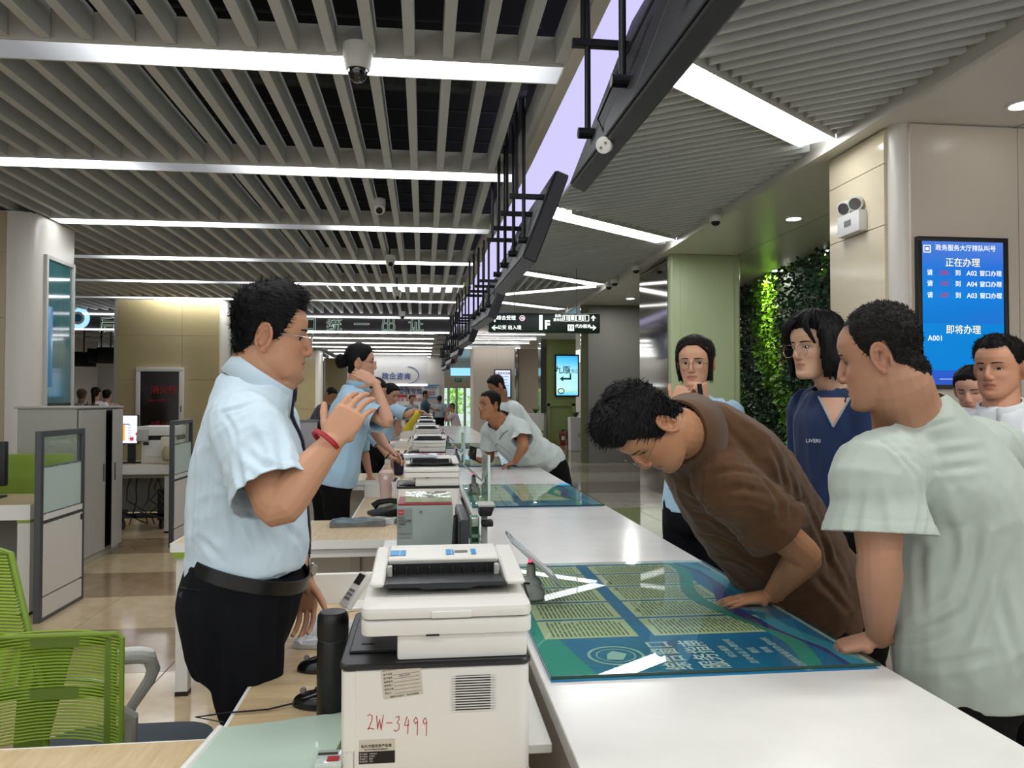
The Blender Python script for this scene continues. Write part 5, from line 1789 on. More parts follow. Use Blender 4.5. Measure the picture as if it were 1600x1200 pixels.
d_ = MB().box(-.008, .010, -.37, 0, .07, 1.355, M=M).build('door', M_cab, ck, bevel=.003, seg=1)
MB().box(.011, .022, -.35, -.335, .70, .86, M=M).build('handle', M_glossy, d_)
M_pf = mat('partition_frame', '#4a4e50', .4, .3)
M_frost = mat('frosted_glass', '#b9c9c1', .55)
M_pp = mat('partition_panel', '#d3d0c8', .5)


def partition(y0, y1, lab):
    X = -2.48
    t = thing('glass_partition', lab, 'partition', (X, (y0 + y1) / 2, 0), 'half glazed desk partitions')
    b = MB()
    b.box(X - .02, X + .02, y0, y0 + .04, 0, 1.24).box(X - .02, X + .02, y1 - .03, y1, 0, 1.24).box(X - .02, X + .02, y0 + .04, y1 - .03, 1.20, 1.24).box(X - .02, X + .02, y0 + .04, y1 - .03, 0, .02)
    b.build('frame', M_pf, t, bevel=.002, seg=1)
    MB().box(X - .004, X + .004, y0 + .04, y1 - .03, 1.01, 1.20).build('clear_pane', M_glass, t)
    MB().box(X - .006, X + .006, y0 + .04, y1 - .03, .70, 1.00).build('frosted_pane', M_frost, t)
    b = MB()
    rg_ = random.Random(int(y0 * 10))
    for z in (1.003, .697):
        yy = y0 + .045
        while yy < y1 - .05:
            l_ = rg_.uniform(.008, .03)
            b.box(X - .009, X + .009, yy, yy + l_, z - .006, z + .004)
            yy += l_ + rg_.uniform(.004, .03)
    b.build('worn_tape', mat('tape', '#5f6462', .3), t)['kind'] = 'stuff'
    MB().box(X - .018, X + .018, y0 + .04, y1 - .03, .655, .692).build('rail', M_white, t)
    MB().box(X - .018, X + .018, y0 + .04, y1 - .03, .635, .650).build('dark_strip', M_pf, t)
    MB().box(X - .018, X + .018, y0 + .04, y1 - .03, .165, .632).build('white_panel', M_pp, t)
    MB().box(X - .018, X + .018, y0 + .04, y1 - .03, .025, .152).build('white_panel', M_pp, t)
    MB().box(X + .018, X + .023, y1 - .06, y1 - .04, .58, .62).build('latch', M_black, t)
    return t


partition(5.3, 5.95, 'half glazed partition with frosted band, in front of the grey filing cabinet')
partition(7.95, 8.6, 'half glazed partition behind the striped back of the light blue shirt man')


def back_desk(x0, x1, y0, y1, lab, grp='back office desks'):
    t = thing('office_desk', lab, 'desk', ((x0 + x1) / 2, (y0 + y1) / 2, 0), grp)
    MB().box(x0, x1, y0, y1, .722, .742).build('top', M_woodx, t)
    b = MB()
    b.box(x0 - .004, x1 + .004, y0 - .004, y0, .64, .7425).box(x1, x1 + .004, y0, y1, .64, .7425)
    b.build('white_edge', M_edge, t)
    for x in (x0, x1 - .08):
        for yy in (y0, y1 - .08):
            lg = MB().box(x, x + .08, yy + .005, yy + .07, .02, .62).build('leg', M_leg, t)
            MB().box(x, x + .08, yy + .005, yy + .07, 0, .02).build('foot', M_black, lg)
            MB().box(x, x + .082, yy, yy + .075, .62, .66).build('end_cap', M_gcap, lg)
    MB().box(x0 + .1, x1 - .1, y1 - .03, y1 - .01, .15, .62).build('modesty_panel', M_greyw if grp else M_white, t)
    return t


t = back_desk(-3.9, -2.72, 8.75, 9.4, 'back office desk holding the lit monitor and the boxy white printer, cables below')
MB().box(-3.8, -2.82, 8.95, 9.15, .58, .60).build('cable_tray', M_pg, t)
b = MB()
rg = random.Random(4)
for i in range(8):
    x = -3.5 + rg.uniform(0, .65)
    pts = [(x, 9.0, .6)] + [(x + .1 * q * rg.uniform(-.5, 1), 8.9 + .05 * rg.random(), .6 - .13 * q) for q in range(1, 4)] + [(x + rg.uniform(-.1, .4), 9.0, .06)]
    b.tube(pts, .007, 5)
b.build('hanging_cables', M_black, t)['kind'] = 'stuff'
c = W(204, 672, 9.0)
t = thing('lit_monitor', 'lit monitor showing a white page with orange column beside the filing cabinet', 'monitor', (c.x, 9.0, .743))
x0, x1 = W(180, 0, 9).x, W(223, 0, 9).x
z0, z1 = W(0, 694, 9).z, W(0, 650, 9).z
MB().box(x0, x1, 9.0, 9.04, z0 - .01, z1 + .01).build('casing', M_black, t, bevel=.004, seg=1)
MB().box(x0 + .01, x1 - .012, 8.994, 9.0, z0 + .004, z1).build('display', emis('page_light', '#e6e6f4', 1.0), t)
b = MB()
b.box(x0 + .12, x0 + .155, 8.990, 8.994, z0 + .03, z0 + .21)
b.build('orange_column', emis('page_orange', '#e8a83a', .9), t)
b = MB()
for i in range(6):
    b.box(x0 + .05, x0 + .11, 8.991, 8.994, z0 + .05 + i * .03, z0 + .056 + i * .03).box(x0 + .19, x0 + .22, 8.991, 8.994, z0 + .05 + i * .03, z0 + .056 + i * .03)
b.box(x0 + .05, x0 + .2, 8.991, 8.994, z1 - .1, z1 - .088)
b.build('page_line', emis('page_ink', '#6a7ec0', .6), t)['kind'] = 'stuff'
MB().box(x0 + .21, x0 + .25, 8.990, 8.994, z0 + .03, z0 + .07).box(x0 + .27, x0 + .295, 8.990, 8.994, z0 + .09, z0 + .12).build('red_mark', emis('page_red', '#d2445a', .8), t)
MB().box(c.x - .04, c.x + .04, 9.03, 9.06, .743, z0).build('neck', M_black, t)
MB().box(c.x - .13, c.x + .13, 8.95, 9.12, .743, .76).build('base', M_black, t)
t = thing('multifunction_printer', 'boxy white multifunction printer on the back desk before the hydrant cupboard', 'printer', (W(250, 0, 9).x, 9.0, .743))
x0, x1 = W(228, 0, 8.95).x, W(281, 0, 8.95).x
zz = lambda v: W(0, v, 8.95).z
MB().box(x0, x1, 8.95, 9.3, .743, zz(689)).build('body', M_pw, t, bevel=.008)
MB().box(x0 - .04, x1, 8.93, 9.32, zz(682), zz(667)).build('scanner', M_pw, t, bevel=.01)
MB().box(x0 + .02, x1, 8.96, 9.3, zz(689), zz(682)).build('output_gap', M_black, t)
MB().prism([(8.90, zz(690)), (8.95, zz(690)), (8.95, zz(672)), (8.93, zz(672))], x0 - .04, x0 + .08, 'x').build('control_panel', M_pg, t, bevel=.004)
MB().box(x0 + .02, x0 + .08, 8.946, 8.95, zz(697), zz(692)).build('badge', ink, t)
MB().box(x0 + .03, x1 - .05, 8.944, 8.95, zz(715), zz(702)).build('paper_drawer', M_pw, t, bevel=.002, seg=1)
t = thing('cream_cup', 'cream curved plastic dispenser standing before the boxy printer', 'dispenser', (W(267, 0, 8.8).x, 8.82, .743))
x0, x1 = W(257, 0, 8.8).x, W(279, 0, 8.8).x
MB().box(x0, x1, 8.8, 8.9, .743, W(0, 684, 8.8).z).build('shell', mat('cream_plastic', '#d3ccb6', .4), t, bevel=.02)
MB().lathe([(.01, 0), (.05, .02), (.055, .1), (.03, .16)], ((x0 + x1) / 2, 8.80, .78), 14).build('hollow', mat('cream_dark', '#a99f84', .5), t, smooth=True)
t = thing('desk_base_frame', 'black wheeled computer cradle standing under the back desk', 'cradle', (W(230, 0, 9).x, 9.1, 0))
x0, x1 = W(196, 0, 9.1).x, W(270, 0, 9.1).x
MB().box(x0, x1, 9.0, 9.04, .13, .18).box(x0, x0 + .05, 9.0, 9.2, .13, .2).box(x1 - .08, x1, 9.0, 9.2, .1, .45).build('frame', M_black, t)
for x in (x0 + .05, x1 - .05):
    MB().cyl((x - .015, 9.05, .05), (x + .015, 9.05, .05), .05, seg=14).build('caster', M_blackm, t)
    MB().cyl((x, 9.05, .08), (x, 9.05, .14), .015).build('stem', M_blackm, t)
t = back_desk(-4.2, -2.62, 5.5, 6.15, 'office desk with a black monitor behind the first half glazed partition')
c = W(4, 730, 5.85)
t = thing('black_monitor', 'black monitor seen from behind on the desk at the half glazed partition', 'monitor', (c.x, 5.85, .743))
MB().box(c.x - .35, W(18, 0, 5.85).x, 5.85, 5.90, W(0, 760, 5.85).z, W(0, 690, 5.85).z).build('casing', M_black, t, bevel=.008)
MB().box(c.x - .12, c.x - .06, 5.87, 5.91, .743, .9).build('neck', M_black, t)
MB().box(c.x - .2, W(10, 0, 5.85).x, 5.78, 5.96, .743, .758).build('foot', M_black, t, bevel=.004)
t = thing('green_screen', 'green fabric desk screen behind the black monitor', 'screen', (-3.7, 6.4, 0))
MB().box(-4.4, -2.75, 6.4, 6.44, .35, W(0, 710, 6.4).z).build('panel', mat('fabric_green', '#8ba53f', .8), t, bevel=.006)
for x in (-4.3, -2.85):
    MB().box(x, x + .04, 6.4, 6.44, 0, .35).build('foot', M_pf, t)
# low screens and desks further down
for i, (x0, x1, y_, z) in enumerate(((-2.4, -1.55, 11.5, 1.13), (-2.9, -1.5, 14.2, 1.06), (-1.26, -.5, 14.9, 1.0), (-2.6, -.5, 17.7, 1.0))):
    t = thing('low_screen', ['grey low desk screen behind the chest of the light blue shirt man', 'pale low desk screen further down the staff side', 'lilac grey low screen behind the tie wearing woman', 'long low grey screen near the end of the staff side'][i], 'screen', ((x0 + x1) / 2, y_, 0), 'low desk screens')
    MB().box(x0, x1, y_, y_ + .05, 0, z).build('panel', mat('screen_lilac', '#a5a3a8', .6), t, bevel=.006)
    MB().box(x0 - .01, x1 + .01, y_ - .01, y_ + .06, z, z + .03).build('cap_rail', mat('screen_cap', '#77787c', .5), t)
back_desk(-2.5, -1.5, 10.6, 11.3, 'desk before the grey low screen on the staff side')
t = thing('office_copier', 'white office copier with dark top among the back desks', 'copier', (-1.75, 12.4, 0))
MB().box(-2.0, -1.45, 12.3, 12.8, 0, .95).build('body', M_pw, t, bevel=.02)
MB().box(-2.02, -1.43, 12.28, 12.82, 1.02, 1.12).build('scanner', M_pd, t, bevel=.015)
MB().box(-1.95, -1.5, 12.35, 12.8, .95, 1.02).build('output_gap', M_black, t)
# stool of the public side
t = thing('green_stool', 'lime green stool beside the leaning man in white', 'stool', (1.55, 8.1, 0))
c = W(863, 722, 8.3)
t.location = (c.x, 8.3, 0)
MB().lathe([(.0, .43), (.16, .43), (.18, .46), (.17, .5), (.1, .52)], (c.x, 8.3, 0), 20).build('seat', mat('stool_green', '#9ab52c', .5), t, smooth=True)
MB().cyl((c.x, 8.3, .03), (c.x, 8.3, .43), .03).build('post', M_glossy, t)
MB().lathe([(.18, 0), (.18, .015), (.04, .035)], (c.x, 8.3, 0), 20).build('foot_plate', M_glossy, t)
# ---------------------------------------------------------------- people: builders
V = Vector
UP = V((0, 0, 1))


def crom(A, n):
    A = np.asarray(A, float)
    if len(A) < 3 or n < 2:
        return A
    P = np.vstack([2 * A[0] - A[1], A, 2 * A[-1] - A[-2]])
    out = []
    for i in range(1, len(P) - 2):
        p0, p1, p2, p3 = P[i - 1], P[i], P[i + 1], P[i + 2]
        for k in range(n):
            t = k / n
            out.append(.5 * ((2 * p1) + (-p0 + p2) * t + (2 * p0 - 5 * p1 + 4 * p2 - p3) * t * t + (-p0 + 3 * p1 - 3 * p2 + p3) * t ** 3))
    out.append(A[-1])
    return np.array(out)


def loft(mb, pts, ra, rb, ref, seg=18, sub=4, cap=.7, sq=2.0):
    """closed tube of elliptical rings; ra runs along ref, rb across it"""
    n = len(pts)
    refs = [ref] * n if not isinstance(ref, list) else ref
    A = [[*p, a, b, *r] for p, a, b, r in zip(pts, ra, rb, refs)]
    A = crom(A, sub)
    C, RA, RB, RF = A[:, :3], np.maximum(A[:, 3], .002), np.maximum(A[:, 4], .002), A[:, 5:8]
    T = np.gradient(C, axis=0)
    T /= np.linalg.norm(T, axis=1)[:, None] + 1e-9
    S = RF - T * (RF * T).sum(1)[:, None]
    S /= np.linalg.norm(S, axis=1)[:, None] + 1e-9
    N = np.cross(T, S)
    rings = []
    if cap:
        for f, s in ((.95, .25), (.8, .6), (.5, .87)):
            rings.append((C[0] - T[0] * RA[0].clip(0, RB[0]) * f * cap, RA[0] * s, RB[0] * s, S[0], N[0]))
    for i in range(len(C)):
        rings.append((C[i], RA[i], RB[i], S[i], N[i]))
    if cap:
        for f, s in ((.5, .87), (.8, .6), (.95, .25)):
            rings.append((C[-1] + T[-1] * RA[-1].clip(0, RB[-1]) * f * cap, RA[-1] * s, RB[-1] * s, S[-1], N[-1]))
    th = np.arange(seg) * 2 * PI / seg
    c, s = np.cos(th), np.sin(th)
    if sq != 2.0:
        c, s = np.sign(c) * np.abs(c) ** (2 / sq), np.sign(s) * np.abs(s) ** (2 / sq)
    vs_ = []
    for P, a, b, sd, nr in rings:
        vs_ += list(P + np.outer(c * a, sd) + np.outer(s * b, nr))
    fs = []
    for k in range(len(rings) - 1):
        for i in range(seg):
            fs.append((k * seg + i, k * seg + (i + 1) % seg, (k + 1) * seg + (i + 1) % seg, (k + 1) * seg + i))
    fs.append(tuple(range(seg - 1, -1, -1)))
    fs.append(tuple(range((len(rings) - 1) * seg, len(rings) * seg)))
    mb.add(vs_, fs)


def ball(mb, c, r, M=None, seg=14):
    """ellipsoid, r = (rx, ry, rz) in the frame M (3x3)"""
    vs_, fs = [], []
    rows = seg // 2 + 1
    for j in range(rows + 1):
        ph = -PI / 2 + PI * j / rows
        for i in range(seg):
            a = 2 * PI * i / seg
            q = V((r[0] * math.cos(ph) * math.cos(a), r[1] * math.cos(ph) * math.sin(a), r[2] * math.sin(ph)))
            if M is not None:
                q = M @ q
            vs_.append(V(c) + q)
    for j in range(rows):
        for i in range(seg):
            fs.append((j * seg + i, j * seg + (i + 1) % seg, (j + 1) * seg + (i + 1) % seg, (j + 1) * seg + i))
    mb.add(vs_, fs)


def remesh(mb, voxel, it=3, fac=.5):
    me = bpy.data.meshes.new('tmp')
    me.from_pydata(mb.v, [], mb.f)
    o = bpy.data.objects.new('tmp', me)
    COL.objects.link(o)
    m = o.modifiers.new('r', 'REMESH')
    m.mode = 'VOXEL'
    m.voxel_size = voxel
    m.use_smooth_shade = True
    if it:
        s = o.modifiers.new('s', 'SMOOTH')
        s.factor = fac
        s.iterations = it
    dg = bpy.context.evaluated_depsgraph_get()
    out = bpy.data.meshes.new_from_object(o.evaluated_get(dg))
    bpy.data.objects.remove(o)
    bpy.data.meshes.remove(me)
    return out


def coords(me):
    a = np.empty(len(me.vertices) * 3)
    me.vertices.foreach_get('co', a)
    return a.reshape(-1, 3)


def normals(me):
    a = np.empty(len(me.vertices) * 3)
    me.vertices.foreach_get('normal', a)
    return a.reshape(-1, 3)


def setco(me, co):
    me.vertices.foreach_set('co', co.ravel())
    me.update()


def cut(me, planes, keep=None):
    """remove what lies beyond each (point, normal, reach), leaving a straight hem"""
    bm = bmesh.new()
    bm.from_mesh(me)
    for p, n, r, sel in planes:
        ok = {}

        def near(v):
            d = v.co - p
            if d.length > r:
                return False
            if sel and (d - n * d.dot(n)).length > r * .97:
                return False
            if sel and keep is not None:
                if v.index not in ok:
                    h = keep.find_nearest(v.co)
                    ok[v.index] = not (h[0] is not None and h[3] < .021)
                return ok[v.index]
            return True
        bm.verts.index_update()
        fs = [f for f in bm.faces if all(near(v) for v in f.verts) and any(abs((v.co - p).dot(n)) < .03 for v in f.verts)]
        geom = list({e for f in fs for e in f.edges}) + fs + list({v for f in fs for v in f.verts})
        bmesh.ops.bisect_plane(bm, geom=geom, dist=1e-5, plane_co=p, plane_no=n)
        bm.verts.index_update()
        ok.clear()
        kill = [v for v in bm.verts if (v.co - p).dot(n) > 2e-5 and near(v)]
        bmesh.ops.delete(bm, geom=kill, context='VERTS')
    loose = [v for v in bm.verts if not v.link_faces]
    bmesh.ops.delete(bm, geom=loose, context='VERTS')
    bm.to_mesh(me)
    bm.free()
    me.polygons.foreach_set('use_smooth', [True] * len(me.polygons))
    me.update()


def fold(me, folds, amp_noise=0.0, nscale=(14, 14, 4), seed=0.0, hems=(), fine=0.0):
    """folds: creases (u0, v0, u1, v1, depth, width[, bend]) traced on the garment where the photograph shows them, as
    polylines on its surface; hems: (point, axis, reach) stitched lines round the sleeve ends; plus drape noise"""
    co, nr = coords(me), normals(me)
    dsp = np.zeros(len(co))
    tree = BVHTree.FromPolygons([V(c) for c in co], [tuple(p.vertices) for p in me.polygons]) if folds else None
    for fo in folds:
        u0, v0, u1, v1, dep, wid = fo[:6]
        bend = fo[6] if len(fo) > 6 else 0
        L = math.hypot(u1 - u0, v1 - v0)
        pts = []
        for i in range(9):
            t = i / 8
            b = bend * math.sin(PI * t)
            d = ray(u0 + (u1 - u0) * t - (v1 - v0) / L * b, v0 + (v1 - v0) * t + (u1 - u0) / L * b)
            h = tree.ray_cast(cC, d.normalized(), 12)
            if h[0] is not None:
                pts.append((np.array(h[0]), t))
        if len(pts) < 2:
            continue
        q = np.full(len(co), 9.0)
        tt = np.zeros(len(co))
        for (a, ta), (b, tb) in zip(pts[:-1], pts[1:]):
            d = b - a
            t = ((co - a) @ d / (d @ d + 1e-9)).clip(0, 1)
            qq = np.linalg.norm(co - a - t[:, None] * d, axis=1)
            m = qq < q
            q[m] = qq[m]
            tt[m] = (ta + (tb - ta) * t)[m]
        ends = np.sin(np.clip(tt, .03, .97) * PI) ** .7
        dsp += dep * (np.exp(-(q / wid) ** 2) - .7 * np.exp(-((q - 1.7 * wid) / wid) ** 2)) * ends
    for p, ax, r in hems:
        d = co - np.array(p)
        a = d @ np.array(ax)
        rad = np.linalg.norm(d, axis=1)
        dsp += np.where(rad < r, -.0016 * np.exp(-((a + .024) / .0035) ** 2), 0)
    if amp_noise:
        X = co * np.array(nscale) + seed
        for i in range(len(co)):
            a = noise.noise(X[i])
            b = noise.noise(X[i] * 2.1 + 7)
            dsp[i] += amp_noise * (1.1 - 3.0 * abs(a) ** .8 + .8 * b - .5)
            if fine:
                dsp[i] += fine * (1 - 3.2 * abs(noise.noise((X[i][0] * 2.6 + a, X[i][1] * 2.6, X[i][2] * 4.2))))
    setco(me, co + nr * dsp[:, None])


# ------------------------------------------------ head
HT = np.array([  # height from chin, front, back, half width, centre
    (.000, .066, .030, .022, .048), (.007, .080, .012, .035, .040), (.022, .0855, -.015, .047, .018), (.042, .0835, -.036, .057, .000),
    (.061, .083, -.046, .0635, -.006), (.085, .080, -.060, .0685, -.008), (.108, .0785, -.074, .0720, -.008), (.127, .081, -.082, .0755, -.008),
    (.141, .0855, -.086, .0770, -.008), (.165, .0875, -.088, .0785, -.008), (.188, .079, -.083, .0745, -.010), (.207, .062, -.072, .0645, -.012),
    (.221, .041, -.055, .049, -.012), (.230, .018, -.034, .029, -.010), (.234, -.004, -.014, .006, -.009)])
HZ0 = .1175


def head_rings(z, grow=0.0):
    i = [np.interp(z, HT[:, 0], HT[:, k]) for k in range(1, 5)]
    return i


def head_grid(nz=40, seg=56, fat=0.0, feat=True, jaw=1.0):
    t = np.linspace(0, 1, nz)
    zs = .234 * (.5 - .5 * np.cos(PI * t)) * .5 + .234 * t * .5
    vs_, th_ = [], np.arange(seg) * 2 * PI / seg
    for z in zs:
        f, b, w, y0 = head_rings(z)
        k = math.exp(-((z - .04) / .045) ** 2)
        w = w * (1 + fat * k) * (1 + (jaw - 1) * k)
        for a in th_:
            c, s = math.cos(a), math.sin(a)          # a = 0 faces forward, positive towards the right
            e = 2 / 2.25
            cc, ss = math.copysign(abs(c) ** e, c), math.copysign(abs(s) ** e, s)
            y = y0 + (f - y0) * cc if c > 0 else y0 + (y0 - b) * cc
            x = w * ss
            if feat and c > .1:
                g = lambda x0, z0, sx, sz: math.exp(-((abs(x) - x0) / sx) ** 2 - ((z - z0) / sz) ** 2)
                y += -.0070 * g(.033, .116, .019, .013) + .0018 * g(.028, .139, .026, .009) + .004 * g(.043, .090, .02, .02)
                y += -.003 * g(.047, .062, .015, .02) * (1 - min(1, fat * 5))
                y += .0060 * g(0, .0595, .019, .0052) + .0068 * g(0, .0465, .017, .0058) - .006 * g(0, .0530, .024, .0026)
                y += .005 * g(0, .016, .016, .011) - .0035 * g(0, .0345, .022, .006) + .003 * g(0, .068, .02, .010)
            vs_.append((x, y, z - HZ0))
    fs = []
    for k in range(nz - 1):
        for i in range(seg):
            fs.append((k * seg + i, (k + 1) * seg + i, (k + 1) * seg + (i + 1) % seg, k * seg + (i + 1) % seg))
    fs.append(tuple(range(seg)))
    fs.append(tuple(range(nz * seg - 1, (nz - 1) * seg - 1, -1)))
    return vs_, fs


def add_head(mb, M, fat=0.0, ears=True, nose=1.0, jaw=1.0):
    vs_, fs = head_grid(fat=fat, jaw=jaw)
    mb.add([M @ V(v) for v in vs_], fs)
    if fat > .09:
        k_ = MB()
        ball(k_, (0, .030, .004 - HZ0), (.044, .044, .022 + .06 * fat))
        mb.add([M @ V(v) for v in k_.v], k_.f)
    h = MB()
    z = HZ0
    loft(h, [(0, .072, .136 - z), (0, .0815, .125 - z), (0, .0885, .111 - z), (0, .0945, .098 - z), (0, .0975, .0885 - z), (0, .0935, .0800 - z)], [.0065, .0072, .0085, .0105, .0122, .011], [.010, .011, .011, .011, .0098, .0085], V((1, 0, 0)), 12, 3)
    for s in (-1, 1):
        ball(h, (s * .0115, .0885, .0815 - z), (.0076, .0095, .0072), seg=10)
    nose *= .90
    if nose != 1.0:
        h.v = [(x, .082 + (y - .082) * nose, zz) for x, y, zz in h.v]
    mb.add([M @ V(v) for v in h.v], h.f)
    if ears:
        for s in (-1, 1):
            e = MB()
            R = Matrix.Rotation(-s * math.radians(24), 3, 'Z') @ Matrix.Rotation(math.radians(-8), 3, 'X')
            c = V((s * .0785, -.016, .112 - z))
            ball(e, c - R @ V((s * .003, -.002, 0)), (.0042, .0165, .029), R, 14)
            e.tube([c + R @ V((s * .0035, .009 * math.cos(a) - .001, .018 * math.sin(a) + .003)) for a in np.linspace(.7, PI + .5, 9)], .0030, 6)
            e.tube([c + R @ V((s * .0035, .0135, -.003)), c + R @ V((s * .005, .0145, -.011)), c + R @ V((s * .003, .011, -.018))], .0042, 6)
            rim = [c + R @ V((s * .006, .019 * math.cos(a), .033 * math.sin(a))) for a in np.linspace(-.9, PI + .9, 16)]
            e.tube([V(p) for p in rim], .0042, 8)
            ball(e, c + R @ V((s * .002, .006, -.03)), (.006, .009, .010), None, 10)
            mb.add([M @ V(v) for v in e.v], e.f)


# ------------------------------------------------ hand
FING = ((.030, .041, .026, .020, .0086), (.010, .045, .029, .021, .0088), (-.0105, .042, .027, .020, .0084), (-.0295, .033, .021, .018, .0074))


def add_hand(mb, wr, d, n, side, curl=(.25, .35, .25), spread=.06, sc=1.0, thumb=(.35, .3), tdir=None, curls=None):
    d, n = V(d).normalized(), V(n)
    n = (n - d * n.dot(d)).normalized()
    s = d.cross(n) if side == 'R' else n.cross(d)
    P = lambda a, b, c: V(wr) + (d * a + s * b + n * c) * sc
    loft(mb, [P(-.02, 0, 0), P(.005, 0, 0), P(.03, .003, .002), P(.06, .001, .002), P(.088, .0, .001)], [.026 * sc, .027 * sc, .036 * sc, .041 * sc, .040 * sc], [.019 * sc, .018 * sc, .0155 * sc, .0135 * sc, .0105 * sc], s, 18, 3, sq=2.6)
    ball(mb, P(.032, .024, .010), (.017 * sc, .017 * sc, .017 * sc))
    ball(mb, P(.035, -.024, .009), (.014 * sc, .014 * sc, .014 * sc))
    for i, (o, l1, l2, l3, r) in enumerate(FING):
        cl = curls[i] if curls else curl
        lat = spread * (o / .03)
        p = P(.083 - abs(o) * .22 - (.006 if i == 3 else 0), o, .0)
        dr = (d + s * lat).normalized()
        pts, rr = [P(.055, o * .85, .0), p], [r * sc * .9, r * sc * 1.08]
        ang = 0
        for L, c, k in ((l1, cl[0], 1.0), (l2, cl[1], .95), (l3, cl[2], .80)):
            ang += c
            v = dr * math.cos(ang) + n * math.sin(ang)
            q = pts[-1] + v * L * sc
            pts += [pts[-1].lerp(q, .5), q]
            rr += [r * sc * k * .94, r * sc * k * .97]
        loft(mb, pts, rr, [x * .95 for x in rr], s, 10, 2)
    t0 = P(.018, .022, .008)
    td = V(tdir).normalized() if tdir is not None else (s * .72 + d * .62 + n * .25).normalized()
    v2 = (td + d * thumb[0] * .8 + n * thumb[1] * .3).normalized()
    v3 = (v2 + d * thumb[0] * .8 + n * thumb[1] * .4).normalized()
    a = t0 + td * .036 * sc
    b = a + v2 * .031 * sc
    c = b + v3 * .025 * sc
    loft(mb, [t0, a, a.lerp(b, .5), b, c], [.0135 * sc, .0112 * sc, .0098 * sc, .0102 * sc, .0078 * sc], [.0135 * sc, .0108 * sc, .0095 * sc, .0098 * sc, .0070 * sc], n, 10, 3)


# ------------------------------------------------ hair
def hair_shell(M, style, col, rg, tufts=1500, tuft_len=.016, name='hair', parent=None, thick=1.0, rough=.6, nk=0):
    nz, seg = 54, 84
    lo = style.get('low', 0.0)
    zs = np.linspace(lo, .2339, nz)
    th = np.arange(seg) * 2 * PI / seg
    vs_, mk = [], []
    for z in zs:
        zz = max(z, .0)
        f, b, w, y0 = head_rings(max(zz, style.get('hold', 0.0)))
        nb_, nw_ = b, w
        if nk and z < .125:
            nb_ = min(b, float(np.interp(z, [.0, .05, .09, .125], [-.024 - nk, -.022 - .99 * nk, -.018 - .93 * nk, b])))
            nw_ = max(w, float(np.interp(z, [.0, .05, .09, .125], [nk, .98 * nk, .93 * nk, w])))
        for a in th:
            ad = abs((a + PI) % (2 * PI) - PI)
            c, s = math.cos(a), math.sin(a)
            e = 2 / 2.25
            cc, ss = math.copysign(abs(c) ** e, c), math.copysign(abs(s) ** e, s)
            p = V(((w if c > 0 else w + (nw_ - w) * min(1, -c * 2)) * ss, y0 + (f - y0) * cc if c > 0 else y0 + (y0 - nb_) * cc, z - HZ0))
            deg = math.degrees(ad)
            hl = np.interp(deg, style['ang'], style['line'])
            m = (z - hl) / style.get('fade', .016)
            m += .35 * noise.noise((p.x * 60, p.y * 60, p.z * 60))
            m = max(0.0, min(1.0, m))
            nrm = V((p.x, (p.y - y0) * .8, max(0, (z - .10)) * .9 if z > .10 else 0)).normalized() if (p.x or p.y - y0) else V((0, 0, 1))
            tz = min(1, max(0, (z - .12) / .09))
            t = style['side'] + (style['top'] - style['side']) * tz ** 1.2
            t += style.get('back', 0) * max(0, -c) * math.exp(-((z - .14) / .06) ** 2)
            t += style.get('front', 0) * max(0, c) * tz
            t *= thick
            rid = noise.noise((a * style.get('rf', 9) + p.z * 14, p.z * 16, 1.7)) * .5 + noise.noise((a * 26, p.z * 22, 4.1)) * .3
            t2 = t * (1 + .28 * rid)
            q = p + nrm * (-.003 + (t2 + .003) * m ** .6)
            vs_.append(M @ q)
            mk.append(m)
    fs = []
    for k in range(nz - 1):
        for i in range(seg):
            f4 = (k * seg + i, (k + 1) * seg + i, (k + 1) * seg + (i + 1) % seg, k * seg + (i + 1) % seg)
            if max(mk[j] for j in f4) > .02:
                fs.append(f4)
    fs.append(tuple(range(nz * seg - 1, (nz - 1) * seg - 1, -1)))
    mb = MB().add(vs_, fs)
    # strands
    R = M.to_3x3()
    flow = style.get('flow', (0, .5, -.6))
    cand = [f4 for f4 in fs[:-1] if min(mk[j] for j in f4) > .25]
    for _ in range(tufts):
        f4 = rg.choice(cand)
        ws = [rg.random() for _ in range(4)]
        sw = sum(ws)
        p = sum((V(vs_[j]) * (w_ / sw) for j, w_ in zip(f4, ws)), V((0, 0, 0)))
        nn = (V(vs_[f4[1]]) - V(vs_[f4[0]])).cross(V(vs_[f4[3]]) - V(vs_[f4[0]])).normalized()
        if nn.dot(p - M.translation) < 0:
            nn = -nn
        fl = R @ V((flow[0] + rg.uniform(-.4, .4), flow[1] + rg.uniform(-.4, .4), flow[2] + rg.uniform(-.4, .4)))
        fl = (fl - nn * fl.dot(nn)).normalized()
        L = tuft_len * rg.uniform(.6, 1.3)
        lift = style.get('lift', .35) * rg.uniform(.3, 1.3)
        p0 = p - nn * .002
        p1 = p + fl * L * .55 + nn * (L * lift * .6)
        p2 = p + fl * L + nn * (L * lift * .75)
        sd = fl.cross(nn).normalized() * rg.uniform(.0008, .0017)
        mb.add([p0 - sd, p0 + sd, p1 + sd * .8, p1 - sd * .8, p2], [(0, 1, 2, 3), (3, 2, 4)])
    return mb.build(name, hair_mat(col, rough), parent, smooth=True)


def hair_mat(col, rough=.6):
    return mat('hair_' + col.strip('#'), col, rough, spec=.2, bump=.3, bump_s=260, stretch=(3, 3, .4))


SHORT = dict(ang=[0, 30, 50, 62, 72, 84, 100, 115, 140, 180], line=[.196, .193, .178, .150, .112, .108, .146, .090, .056, .050], top=.020, side=.006, back=.003, fade=.022, flow=(0, .3, -.5), lift=.35)


